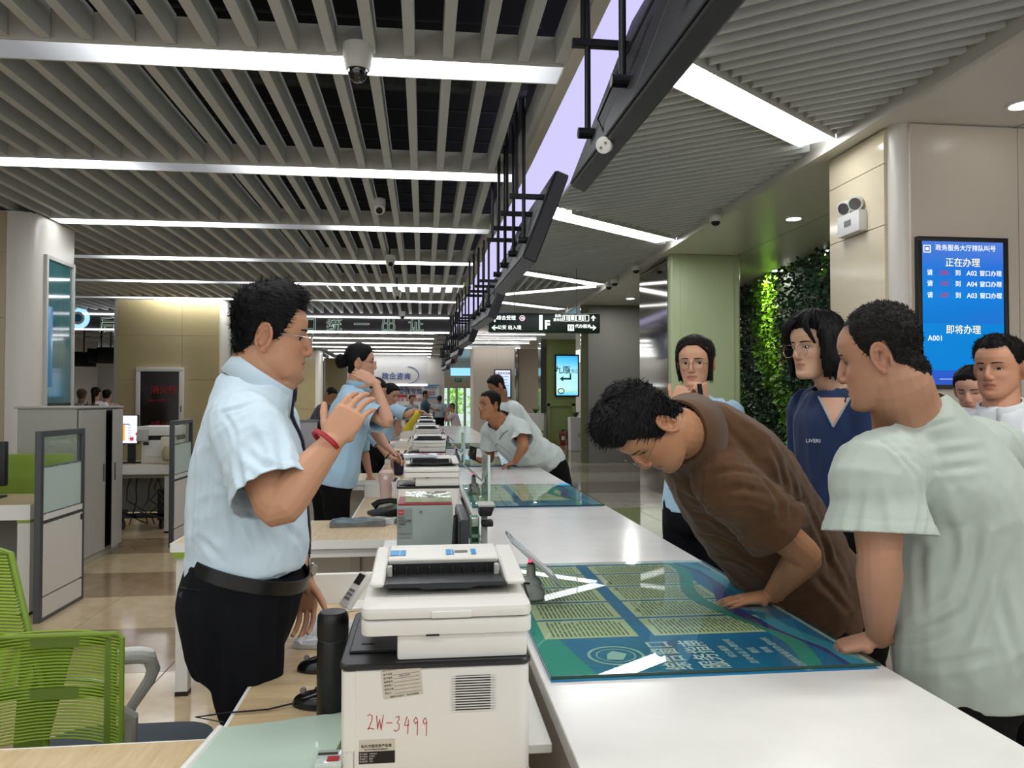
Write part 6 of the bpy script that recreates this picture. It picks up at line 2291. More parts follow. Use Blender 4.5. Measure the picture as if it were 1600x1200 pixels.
# ------------------------------------------------ face details laid on the finished skin
def patch(bvh, M, outline, off, name, material, parent, cells=None):
    """a thin flat patch pressed onto the face; outline = list of (x, z) in head space, fan from its centre"""
    vs_ = []
    R = M.to_3x3()
    dirn = (R @ V((0, -1, 0))).normalized()
    sc_ = R.col[0].length
    cx = sum(p[0] for p in outline) / len(outline)
    cz = sum(p[1] for p in outline) / len(outline)
    for x, z in [(cx, cz)] + list(outline):
        o = M @ V((x, .16, z))
        h = bvh.ray_cast(o, dirn, .4)
        p = h[0] if h[0] is not None else M @ V((x, .08, z))
        vs_.append(p - dirn * off)
    n = len(outline)
    return MB().add(vs_, [(0, 1 + i, 1 + (i + 1) % n) for i in range(n)]).build(name, material, parent)


def face_details(bvh, M, parent, brow='#17120f', eye_open=.0048, gaze=0.0, brow_z=.1375, lid=True, narrow=1.0):
    M_scl = mat('eye_white', '#b9afa6', .3)
    M_iris = mat('eye_iris', '#1a100b', .15)
    M_lash = mat('eye_lash', '#1c1411', .6)
    for s in (-1, 1):
        cx, cz = s * .0325, .1178 - HZ0
        W_ = .0150 * narrow
        up, dn = [], []
        for i in range(9):
            t = i / 8
            x = cx + (t - .5) * 2 * W_
            arch = (1 - (2 * t - 1) ** 2)
            up.append((x, cz + eye_open * arch ** .7 + .0012 * (s * (t - .5))))
            dn.append((x, cz - eye_open * .75 * arch + .0012 * (s * (t - .5))))
        patch(bvh, M, up + dn[::-1][1:-1], .0008, 'eye', M_scl, parent)
        gx = cx + gaze * .006
        r = .0064
        iris = []
        for i in range(16):
            a = 2 * PI * i / 16
            x, z = gx + r * math.cos(a), cz + r * math.sin(a)
            z = min(z, float(np.interp(x, [p[0] for p in up], [p[1] for p in up])))
            z = max(z, float(np.interp(x, [p[0] for p in dn], [p[1] for p in dn])))
            iris.append((x, z))
        patch(bvh, M, iris, .0013, 'iris', M_iris, parent)
        lash = up + [(x, z + .0016 + .0006 * math.sin(i)) for i, (x, z) in enumerate(up)][::-1]
        b = MB()
        patch_strip(b, bvh, M, up, [(x, z + .0019) for x, z in up], .0016)
        b.build('eye_lash', M_lash, parent)
        b = MB()
        lo_, hi_ = [], []
        for i in range(8):
            t = i / 7
            x = s * (.013 + .037 * t)
            z = brow_z + .002 - HZ0 + .0035 * math.sin(t * 2.4) - .003 * t
            w = .0036 * (1 - .55 * t) * (.7 + .3 * min(1, t * 4))
            lo_.append((x, z - w))
            hi_.append((x, z + w * .8))
        patch_strip(b, bvh, M, lo_, hi_, .0016)
        b.build('eyebrow', mat('brow_' + brow.strip('#'), brow, .8), parent)


def patch_strip(b, bvh, M, lo, hi, off):
    R = M.to_3x3()
    dirn = (R @ V((0, -1, 0))).normalized()
    vs_ = []
    for row in (lo, hi):
        for x, z in row:
            h = bvh.ray_cast(M @ V((x, .16, z)), dirn, .4)
            p = h[0] if h[0] is not None else M @ V((x, .08, z))
            vs_.append(p - dirn * off)
    n = len(lo)
    b.add(vs_, [(i, i + 1, n + i + 1, n + i) for i in range(n - 1)])


def glasses(M, parent, rim='#8d8a86', r=(.024, .0205), thick=.0011, yoff=.0985, zc=.1135, gap=.0335, temple=True, lens=True, name='glasses'):
    z0 = zc - HZ0
    b, l = MB(), MB()
    for s in (-1, 1):
        ring = []
        for i in range(25):
            a = 2 * PI * i / 24
            x = s * gap + r[0] * math.copysign(abs(math.cos(a)) ** .85, math.cos(a))
            z = z0 + r[1] * math.copysign(abs(math.sin(a)) ** .85, math.sin(a))
            y = yoff - .10 * (abs(x) - .02) ** 1 * max(0, abs(x) - .02) * 6
            ring.append(M @ V((x, y, z)))
        b.tube(ring, thick, 6)
        if lens:
            c = sum(ring[:-1], V((0, 0, 0))) / 24
            l.add([c] + ring[:-1], [(0, 1 + i, 1 + (i + 1) % 24) for i in range(24)])
        if temple:
            xo = gap + r[0]
            b.tube([M @ V((s * xo, yoff - .006, z0 + .006)), M @ V((s * (xo + .010), yoff - .018, z0 + .008)), M @ V((s * .0778, .02, z0 + .010)), M @ V((s * .0785, .002, z0 + .013)), M @ V((s * .0775, -.006, z0 + .016))], thick, 6)
    b.tube([M @ V((-gap + r[0] * .93, yoff, z0 + .005)), M @ V((0, yoff + .003, z0 + .008)), M @ V((gap - r[0] * .93, yoff, z0 + .005))], thick, 6)
    g = b.build(name, mat('rim_' + rim.strip('#'), rim, .25, .7), parent, smooth=True)
    if lens:
        l.build('lens', THIN, g)
    return g


THIN = thin_glass('spectacle_lens', '#f6f8f8', 1.16)

# ------------------------------------------------ whole figures
SKIN = vcol('skin', .48, .4, bump=.08, bump_s=700, sss=.12)


def paint_skin(me, M, base, ruddy='#b06a52', lips='#a5625a', stubble=None, scalp=None, style=None, s=1.0):
    co = coords(me)
    inv = np.array(M.inverted())
    L = co @ inv[:3, :3].T + inv[:3, 3]
    x, y, z = L[:, 0], L[:, 1], L[:, 2] + HZ0
    B = np.tile(np.array(lin(base)[:3]), (len(co), 1))

    def mix(c, w):
        nonlocal B
        c = np.array(lin(c)[:3])
        w = np.clip(w, 0, 1)[:, None]
        B = B * (1 - w) + c * w
    front = (y > .03) & (z > -.02) & (z < .24)
    g = lambda x0, z0, sx, sz: np.exp(-((np.abs(x) - x0) / sx) ** 2 - ((z - z0) / sz) ** 2)
    mix(ruddy, front * (.35 * g(.042, .085, .022, .018) + .4 * g(0, .085, .016, .014)))
    head = (np.abs(x) < .1) & (np.abs(y) < .14) & (z > 0) & (z < .25)
    mix(ruddy, head * .35 * ((np.abs(x) > .078) & (z > .07) & (z < .16)))
    mix(lips, front * (np.abs(x) < .026) * np.exp(-((z - .053) / (.0098 * (1 - (np.abs(x) / .03) ** 2) + .001)) ** 4) * .75)
    mix('#3a211b', front * (np.abs(x) < .022) * np.exp(-((z - .053) / .0016) ** 2) * .6)
    if stubble:
        mix(stubble, front * (.28 * g(0, .066, .03, .008) + .3 * np.exp(-((z - .02) / .018) ** 2) * (np.abs(x) < .05)))
    if scalp:
        deg = np.degrees(np.abs(np.arctan2(x, y + .008)))
        hl = np.interp(deg, style['ang'], style['line'])
        mix(scalp, head * np.clip((z - hl + .014) / .026, 0, 1) * .9 * (np.abs(x) < .0815) * np.clip((z - .085) / .02, 0, 1))
    at = me.color_attributes.new('Col', 'FLOAT_COLOR', 'POINT')
    at.data.foreach_set('color', np.hstack([B, np.ones((len(B), 1))]).ravel())


def head_matrix(pos, fwd, up, s):
    f = V(fwd).normalized()
    u = V(up)
    u = (u - f * u.dot(f)).normalized()
    r = f.cross(u)
    M = Matrix((r * s, f * s, u * s)).transposed().to_4x4()
    M.translation = V(pos)
    return M


def cloth(name, col, rough=.85, bump=.25, bump_s=500, sheen=.15, **k):
    return mat(name, col, rough, spec=.25, bump=bump, bump_s=bump_s, sheen=sheen, **k)


def mk_person(label, J, group=None, name='person'):
    """J: torso [(pos, half width, half depth)] from crotch to neck base, rp / rc right vectors, arms, legs, head, clothes"""
    base = J['torso'][0][0]
    t = thing(name, label, 'person', (base.x, base.y, 0), group)
    s = J.get('s', 1.0)
    vox = J.get('vox', .006)
    hs = J.get('hs', s)
    tor = J['torso']
    n = len(tor)
    rp, rc = V(J['rp']).normalized(), V(J['rc']).normalized()
    refs = [rp.lerp(rc, i / (n - 1)) for i in range(n)]
    M = head_matrix(J['hd'], J['hf'], J['hu'], hs)
    mb = MB()
    shr = J.get('under', .86)
    loft(mb, [p for p, a, b in tor], [a * shr for p, a, b in tor], [b * shr for p, a, b in tor], refs, 22, 4)
    nk = J.get('nk', .058) * hs
    nb = tor[-1][0]
    nt_ = M @ V((0, -.022, .050 - HZ0))
    nmid = M @ V((0, -.018, .09 - HZ0))
    loft(mb, [nb - (nt_ - nb) * .35, nb, nb.lerp(nt_, .5), nt_, nmid], [nk * 1.35, nk * 1.15, nk, nk * .98, nk * .9], [nk * 1.25, nk * 1.12, nk * 1.02, nk * 1.0, nk * .9], rc, 20, 4)
    add_head(mb, M, J.get('fat', 0), True, J.get('nose', 1.0), J.get('jaw', 1.0))
    at_ = J.get('arm', 1.0) * s
    for sd, A in J['arms'].items():
        sh, el, wr = A['sh'], A['el'], A['wr']
        ax = (el - sh).normalized()
        hinge = (el - sh).cross(wr - el)
        hinge = hinge.normalized() if hinge.length > 1e-4 else rc
        loft(mb, [tor[-2][0].lerp(sh, .6) - UP * .008 * s, sh - ax * -.006 * s, sh.lerp(el, .35), sh.lerp(el, .75), el, el.lerp(wr, .22), el.lerp(wr, .6), wr], [.040 * at_, .046 * at_, .049 * at_, .043 * at_, .039 * at_, .042 * at_, .034 * at_, .0255 * at_], [.040 * at_, .046 * at_, .050 * at_, .044 * at_, .041 * at_, .044 * at_, .035 * at_, .0245 * at_], hinge, 16, 4)
        add_hand(mb, wr, A['d'], A['n'], sd, A.get('curl', (.25, .35, .25)), A.get('spread', .06), J.get('hand', 1.0) * s, A.get('thumb', (.35, .3)), A.get('tdir'), A.get('curls'))
    me = remesh(mb, vox, J.get('it', 2), .5)
    paint_skin(me, M, J['skin'], J.get('ruddy', '#b06a52'), J.get('lips', '#a5625a'), J.get('stubble'), J.get('scalp'), J.get('style', SHORT))
    me.materials.append(SKIN)
    link('body', me, t)
    bvh = None
    if J.get('face', True):
        bvh = BVHTree.FromPolygons([v.co for v in me.vertices], [tuple(p.vertices) for p in me.polygons])
        face_details(bvh, M, t, J.get('brow', '#17120f'), J.get('eye', .0052), J.get('gaze', 0), J.get('brow_z', .1375))
    # top garment
    c = J['top']
    sl = c.get('slack', .016)
    mb = MB()
    tt = J.get('shirt_torso', tor)
    m_ = len(tt)
    refs = [rp.lerp(rc, i / (m_ - 1)) for i in range(m_)]
    loft(mb, [p for p, a, b in tt], [a + sl for p, a, b in tt], [b + sl for p, a, b in tt], refs, 26, 4, sq=2.2, cap=.4)
    tbv = BVHTree.FromPolygons([V(v) for v in mb.v], mb.f)
    planes, hems = [], []
    sleeve_f = c.get('sleeve', .62)
    for sd, A in J['arms'].items():
        sh, el, wr = A['sh'], A['el'], A['wr']
        r0 = (.060 + sl * .8) * at_ * c.get('sw', 1.0)
        e = sh.lerp(el, sleeve_f) if sleeve_f <= 1 else el.lerp(wr, sleeve_f - 1)
        ax = (el - sh).normalized() if sleeve_f <= 1 else (wr - el).normalized()
        path = [tt[-2][0].lerp(sh, .55), sh, sh.lerp(e, .5), e, e + ax * .03] if sleeve_f <= 1 else [tt[-2][0].lerp(sh, .55), sh, sh.lerp(el, .5), el, e, e + ax * .03]
        k = c.get('cuff', 1.05)
        rr = [r0 * .95, r0, r0 * .98, r0 * k, r0 * k] if sleeve_f <= 1 else [r0 * .95, r0, r0 * .9, r0 * .85, r0 * .75 * k, r0 * .75 * k]
        loft(mb, path, rr, rr, rc, 18, 4, cap=.0)
        planes.append((e + ax * .004, ax, min(.15, r0 * 1.7), True))
        hems.append((e, ax, r0 * 1.6))
    nd = (nt_ - nb).normalized()
    if 'ndir' in c:
        nd = V(c['ndir']).normalized()
    planes.append((nb + nd * c.get('neck_up', .012), nd, c.get('neck_r', .125) * s, False))
    planes += c.get('extra_cuts', [])
    if c.get('hem', True):
        hd = (tt[0][0] - tt[1][0]).normalized()
        planes.append((tt[0][0] + hd * c.get('hem_off', .0), hd, .5, False))
    sm = remesh(mb, c.get('vox', max(.008, vox * 1.25)), c.get('it', 5), .5)
    fold(sm, [tuple(f) for f in c.get('folds', [])], c.get('amp', .0035) * s, c.get('ns', (11, 11, 4)), c.get('seed', 1.3), hems, c.get('fine', 0))
    cut(sm, planes, tbv)
    sm.materials.append(c['mat'])
    o = link(c.get('name', 'shirt'), sm, t)
    so = o.modifiers.new('thickness', 'SOLIDIFY')
    so.thickness = .003
    so.offset = -1
    # trousers
    if J.get('legs'):
        mb = MB()
        b = J['bottom']
        p0, a0, b0 = tor[0]
        p1, a1, b1 = tor[1]
        k = b.get('slack', .010)
        w_ = b.get('waist', .10)
        topd = (p1 - p0).normalized()
        if 'path' in b:
            pp = b['path']
            loft(mb, [p for p, _, _ in pp], [a for _, a, _ in pp], [c_ for _, _, c_ in pp], rp, 24, 3, sq=2.2, cap=.2)
        else:
            loft(mb, [p0 - topd * .02, p0 + topd * .04, p0 + topd * w_], [a0 * .95 + k, a0 + k, a0 * b.get('wk', .96) + k], [b0 * .95 + k, b0 + k, b0 * b.get('wk', .96) + k], rp, 24, 3, sq=2.3, cap=.5)
        for sd, (hp, kn, an, toe) in J['legs'].items():
            L = b.get('leg', 1.0) * s
            loft(mb, [hp + (hp - kn).normalized() * .03, hp.lerp(kn, .2), hp.lerp(kn, .6), kn, kn.lerp(an, .5), an], [.098 * L, .096 * L, .082 * L, .07 * L, .066 * L, .06 * L], [.10 * L, .098 * L, .084 * L, .07 * L, .066 * L, .062 * L], rp, 18, 3, cap=.4)
        tm = remesh(mb, b.get('vox', .010), 6, .5)
        fold(tm, b.get('folds', []), .003, (10, 10, 5), 3.3)
        tm.materials.append(b['mat'])
        link(b.get('name', 'trousers'), tm, t)
        for sd, (hp, kn, an, toe) in J['legs'].items():
            td = V(toe).normalized()
            sb = MB()
            g = V((an.x, an.y, 0))
            loft(sb, [g + td * -.07 + UP * .045, g + UP * .05, g + td * .08 + UP * .042, g + td * .17 + UP * .03, g + td * .20 + UP * .025], [.034, .04, .046, .04, .022], [.045, .052, .042, .03, .02], td.cross(UP), 14, 3)
            vs_ = [(x, y, max(z, .003)) for x, y, z in sb.v]
            MB().add(vs_, sb.f).build('shoe', mat('shoe_black', '#151515', .4), t, smooth=True)
    if J.get('hair', True):
        st = J.get('style', SHORT)
        hair_shell(M, st, J.get('hair_col', '#0e0d0d'), random.Random(len(label)), J.get('tufts', 300), J.get('tuft_len', .016), 'hair', t, J.get('hair_thick', 1.0), J.get('hair_rough', .6), J.get('nk', .058))
    return t, M, bvh
# ---------------------------------------------------------------- clothing extras


def collar(nb, nd, rc, r, parent, material, h=.030, drop=.045, flare=.028, gap=25, point=.03, name='collar', tilt=0.0):
    nd, rc = V(nd).normalized(), V(rc).normalized()
    rc = (rc - nd * rc.dot(nd)).normalized()
    fw = nd.cross(rc)
    n = 36
    rows = [[], [], [], []]
    for i in range(n + 1):
        a = math.radians(gap + (360 - 2 * gap) * i / n)
        c, s = math.cos(a), math.sin(a)
        back = .5 - .5 * c
        d = fw * c + rc * s
        e = max(0, 1 - min(i, n - i) / 7)
        hh = h * (.45 + .75 * back)
        rows[0].append(nb + d * (r + .001) + nd * (-.02))
        rows[1].append(nb + d * (r + .000) + nd * hh)
        rows[2].append(nb + d * (r + .007) + nd * (hh + .002))
        rows[3].append(nb + d * (r + flare) + nd * (hh - drop * (.8 + .2 * back) - point * e) + fw * (.012 * e))
    vs_ = sum(rows, [])
    fs = [(k * (n + 1) + i, k * (n + 1) + i + 1, (k + 1) * (n + 1) + i + 1, (k + 1) * (n + 1) + i) for k in range(3) for i in range(n)]
    o = MB().add(vs_, fs).build(name, material, parent, smooth=True)
    so = o.modifiers.new('thickness', 'SOLIDIFY')
    so.thickness = .0028
    so.offset = 0
    return o


def band(c, axis, right, ra, rb, h, parent, material, name, th=.004, n=40):
    axis, right = V(axis).normalized(), V(right).normalized()
    right = (right - axis * right.dot(axis)).normalized()
    fw = axis.cross(right)
    vs_ = []
    for dr, dz in ((0, -h / 2), (th, -h / 2 + .001), (th, h / 2 - .001), (0, h / 2)):
        for i in range(n):
            a = 2 * PI * i / n
            e = 2 / 2.2
            cc, ss = math.cos(a), math.sin(a)
            cc, ss = math.copysign(abs(cc) ** e, cc), math.copysign(abs(ss) ** e, ss)
            vs_.append(V(c) + right * cc * (ra + dr) + fw * ss * (rb + dr) + axis * dz)
    fs = [(k * n + i, k * n + (i + 1) % n, ((k + 1) % 4) * n + (i + 1) % n, ((k + 1) % 4) * n + i) for k in range(4) for i in range(n)]
    return MB().add(vs_, fs).build(name, material, parent, smooth=True)


def shirt_bvh(t, name):
    o = [c for c in t.children if c.name.split('.')[0] == name][0]
    me = o.data
    return BVHTree.FromPolygons([v.co for v in me.vertices], [tuple(p.vertices) for p in me.polygons])


M_sky = cloth('shirt_sky', '#c0d3e0', .8)
M_navyt = cloth('trouser_navy', '#0a0c13', .9, sheen=0)
M_blackt = cloth('trouser_black', '#070708', .9, sheen=0)
# ---------------------------------------------------------------- the man in the sky blue shirt behind the counter
Y0 = 2.12
rS = V((.22, -.975, 0))
fS = V((.975, .22, 0))
tor = [(W(382, 1012, Y0), .160, .126), (W(376, 950, Y0), .172, .142), (W(384, 884, Y0), .162, .134), (W(389, 838, Y0), .162, .140), (W(387, 770, Y0), .162, .134), (W(388, 705, Y0), .172, .124), (W(388, 648, Y0), .175, .090), (W(400, 603, Y0), .088, .080)]
hp = tor[1][0]


def legs_straight(hip, right, kneeX, toe, sp=.085, z=None):
    out = {}
    for sd, k in (('R', 1), ('L', -1)):
        h = hip + right * sp * k
        kn = V((kneeX[0] + right.x * sp * k, kneeX[1] + right.y * sp * k, .50 if z is None else z))
        out[sd] = (h, kn, V((kn.x, kn.y, .09)) - V(toe) * .03, toe)
    return out


kn = W(396, 1135, Y0)
J = dict(torso=tor, rp=rS, rc=rS, hd=W(424, 527, Y0), hf=(.975, .20, -.07), hu=(.07, 0, 1), s=1.04, hs=1.06, fat=.10, jaw=1.05, nk=.070, vox=.0034, it=1, skin='#b98a6d', ruddy='#a8654c', under=.84,
         stubble='#6d564a', scalp='#211d1c', hair_col='#0d0d0e', tufts=2600, tuft_len=.020, eye=.0042, arm=1.16, hand=1.02,
         style=dict(ang=[0, 30, 50, 62, 74, 86, 100, 115, 140, 180], line=[.190, .190, .182, .160, .112, .100, .150, .100, .074, .068], top=.024, side=.008, back=.004, front=.012, fade=.018, flow=(0, .8, -.15), lift=.5),
         arms={'R': dict(sh=W(388, 672, 1.945), el=W(434, 792, 1.83), wr=W(517, 694, 1.90), d=(.50, .25, .86), n=(.25, .95, -.20), curl=(.34, .42, .3), spread=.03, thumb=(.25, .1)),
               'L': dict(sh=W(415, 655, 2.31), el=W(440, 790, 2.42), wr=W(474, 900, 2.33), d=(.05, -.05, -1), n=(-.35, -.92, .05), curl=(.3, .45, .3), thumb=(.3, .2))},
         legs=legs_straight(hp, rS, (kn.x, kn.y), fS, .085, kn.z),
         shirt_torso=[(W(389, 905, Y0), .150, .128)] + [(p, a + .004, b + .004) for p, a, b in tor[2:]],
         top=dict(mat=M_sky, slack=.012, sleeve=.82, amp=.0042, fine=.0014, ns=(8, 8, 5), hem_off=-.005, cuff=1.10, sw=1.10, vox=.006, it=4, neck_up=.022, folds=[
             (344, 643, 392, 628, -.004, .006), (344, 643, 372, 700, -.004, .006, -6), (372, 700, 392, 780, -.005, .009, 8), (330, 690, 322, 850, -.006, .012), (352, 720, 356, 862, .005, .013, 4), (305, 700, 300, 860, -.005, .013, 3),
             (420, 650, 445, 740, -.006, .011, -8), (396, 655, 432, 760, .005, .011, -8), (382, 700, 450, 735, -.006, .010, 10), (390, 740, 440, 780, -.005, .009, 6),
             (398, 800, 440, 872, -.006, .011), (372, 810, 400, 875, .005, .011), (425, 800, 474, 850, -.006, .011), (450, 790, 470, 876, .005, .010), (310, 840, 345, 876, -.005, .010)]),
         bottom=dict(mat=M_navyt, slack=.012, path=[(W(362, 1045, Y0), .150, .10), (W(366, 1000, Y0), .168, .130), (W(372, 950, Y0), .184, .154), (W(381, 910, Y0), .182, .156), (W(391, 880, Y0), .180, .154)], leg=1.0, vox=.008, folds=[(445, 900, 430, 1060, -.006, .016), (330, 940, 345, 1100, -.006, .018), (400, 930, 395, 1110, .006, .018)]))
S, MS, _ = mk_person('man in light blue shirt and navy tie gesturing with his hand behind the counter', J)
nd = (W(420, 560, Y0) - W(398, 603, Y0)).normalized()
collar(tor[-1][0] + nd * .012 + fS * .004, nd, rS, .082, S, M_sky, h=.034, drop=.052, flare=.020, gap=14, point=.028)
tb = shirt_bvh(S, 'shirt')
path = []
for u, v in ((436, 622), (446, 650), (455, 690), (462, 740), (466, 790), (468, 830), (468, 868)):
    c = W(400, v, Y0 + .02)
    h = tb.ray_cast(c + fS * .6, -fS, 1.0)
    path.append((h[0] if h[0] is not None else W(u, v, Y0)) + fS * .006)
mb = MB()
wd = [.016, .020, .026, .032, .038, .042, .034]
loft(mb, path, wd, [.008, .006, .005, .005, .005, .005, .005], rS, 12, 3)
M_tie = cloth('tie_navy', '#151b2e', .6)
mb.build('tie', M_tie, S, smooth=True)
kn_ = MB()
loft(kn_, [path[0] + UP * .03, path[0] + UP * .012, path[0] - UP * .006], [.020, .018, .012], [.012, .012, .01], rS, 12, 2)
kn_.build('tie_knot', M_tie, S, smooth=True)
ax = (W(391, 880, Y0) - W(384, 905, Y0)).normalized()
bc = W(390, 885, Y0)
bl = band(bc, ax, rS, .1795, .1535, .036, S, mat('belt_leather', '#101112', .35), 'belt')
h = bc + fS * .158
MB().cbox((0, 0, 0), (.045, .042, .006), M=frame(h + V((0, -.02, 0)), (-rS), UP)).build('buckle', M_glossy, bl, bevel=.002)
wr = W(509, 689, 1.895)
band(wr, (W(519, 694, 1.90) - W(434, 792, 1.83)), (0, 1, 0), .0335, .0325, .012, S, mat('red_cord', '#a3212c', .5, bump=.5, bump_s=400), 'bracelet', .006)
wl = W(471, 888, 2.335)
band(wl, UP, (0, 1, 0), .032, .030, .016, S, M_glossy, 'watch_strap', .003)
MB().cyl(wl + V((.028, -.012, 0)), wl + V((.040, -.016, 0)), .019, seg=20).build('watch', M_glossy, S)
# pocket detail
b = MB()
q = W(300, 912, 2.0)
tr = shirt_bvh(S, 'trousers')
pts = []
for i in range(8):
    p = W(276 + i * 5.5, 917 + i * .9, 1.9)
    h = tr.ray_cast(cC, (p - cC).normalized(), 4)
    if h[0] is not None:
        pts.append(h[0] - (p - cC).normalized() * .001)
if len(pts) > 2:
    b.tube(pts, .0022, 5)
    b.build('pocket_seam', M_black, S)
p = W(284, 929, 1.9)
h = tr.ray_cast(cC, (p - cC).normalized(), 4)
if h[0] is not None:
    d = (p - cC).normalized()
    MB().cyl(h[0] - d * .003, h[0] + d * .001, .0075, seg=14).build('button', M_black, S)
glasses(MS, S, '#a9a9ac', (.024, .0195), .0010)

# ---------------------------------------------------------------- the man in the brown polo shirt bending over the counter
M_brown = cloth('polo_brown', '#543a24', .9, bump=.35, bump_s=900)
rB = V((-.45, .89, 0))
tor = [(W(1296, 990, 2.68), .178, .165), (W(1270, 930, 2.68), .186, .180), (W(1222, 862, 2.60), .180, .190), (W(1172, 790, 2.50), .182, .190), (W(1134, 730, 2.40), .188, .165), (W(1103, 690, 2.33), .172, .115), (W(1072, 678, 2.24), .092, .090)]
J = dict(torso=tor, rp=rB, rc=rB, hd=W(1013, 669, 2.12), hf=(-.40, -.06, -.915), hu=(-.905, -.15, .40), s=1.06, hs=1.07, fat=.06, jaw=1.03, nk=.068, vox=.0034, it=1, skin='#a97a5a', ruddy='#93573d', lips='#8d5245', under=.82,
         stubble='#5a463a', scalp='#191614', hair_col='#0b0b0c', tufts=2600, tuft_len=.024, eye=.0022, arm=1.12, hand=1.06,
         style=dict(ang=[0, 25, 45, 60, 74, 86, 100, 115, 140, 180], line=[.180, .182, .182, .160, .106, .096, .146, .094, .062, .056], top=.030, side=.008, back=.006, front=.012, fade=.016, flow=(0, .9, .1), lift=.4, rf=12),
         arms={'L': dict(sh=W(1136, 756, 2.19), el=W(1258, 868, 2.22), wr=W(1206, 930, 2.385), d=(-1, .05, -.12), n=(-.1, 0, -1), curl=(.10, .12, .08), spread=.10, thumb=(.3, .0)),
               'R': dict(sh=W(1100, 740, 2.62), el=W(1165, 850, 2.88), wr=W(1172, 895, 2.80), d=(-.9, -.3, -.15), n=(-.1, 0, -1), curl=(.1, .1, .1))},
         legs={'L': (tor[0][0] + V((0.06, -.09, .02)), V((1.56, 2.60, .50)), V((1.68, 2.58, .09)), V((-1, -.3, 0))), 'R': (tor[0][0] + V((.02, .09, .02)), V((1.50, 2.80, .50)), V((1.60, 2.80, .09)), V((-1, -.3, 0)))},
         top=dict(mat=M_brown, slack=.016, sleeve=.60, amp=.0042, fine=.0010, ns=(6, 9, 7), hem_off=.02, cuff=1.12, sw=1.14, vox=.0062, it=4, neck_up=.034, neck_r=.098, name='polo_shirt', folds=[
             (1098, 745, 1195, 742, -.006, .010, -8), (1112, 770, 1205, 775, -.006, .010, -10), (1125, 800, 1205, 812, -.005, .010, -8), (1150, 838, 1192, 856, -.004, .008),
             (1097, 738, 1104, 800, -.005, .006, 5), (1190, 745, 1222, 812, -.007, .012, -6), (1200, 690, 1240, 830, -.007, .013, -8), (1235, 730, 1262, 860, .006, .012, -6), (1250, 770, 1300, 900, -.006, .013, -8), (1270, 800, 1330, 930, .005, .013),
             (1075, 800, 1150, 838, -.006, .011, -6), (1082, 835, 1170, 872, -.006, .011, -8), (1100, 868, 1190, 900, -.005, .010, -8), (1120, 900, 1185, 920, -.004, .009), (1062, 770, 1120, 800, -.005, .011), (1130, 660, 1180, 720, -.004, .014), (1275, 900, 1330, 960, -.005, .012)]),
         bottom=dict(mat=M_blackt, slack=.012, waist=.10, leg=1.0))
B_, MBh, _ = mk_person('man in brown polo shirt bending low over the glass topped counter to read', J)
nd = (W(1046, 672, 2.17) - W(1072, 678, 2.24)).normalized()
collar(tor[-1][0] + nd * .006, nd, rB, .086, B_, M_brown, h=.050, drop=.075, flare=.040, gap=14, point=.03)
c = W(1063, 672, 2.14)
bm_ = mat('bead_black', '#131115', .15)
for i in range(22):
    a = 2 * PI * i / 22
    fw = nd.cross(rB).normalized()
    q = tor[-1][0] + nd * .052 + (fw * math.cos(a) + rB * math.sin(a)) * .078
    MB().lathe([(.001, -.0048), (.0040, -.003), (.0050, 0), (.0040, .003), (.001, .0048)], q, 8).build('bead', bm_, B_, smooth=True)
glasses(MBh, B_, '#6f665c', (.023, .017), .0008, yoff=.100, zc=.110)

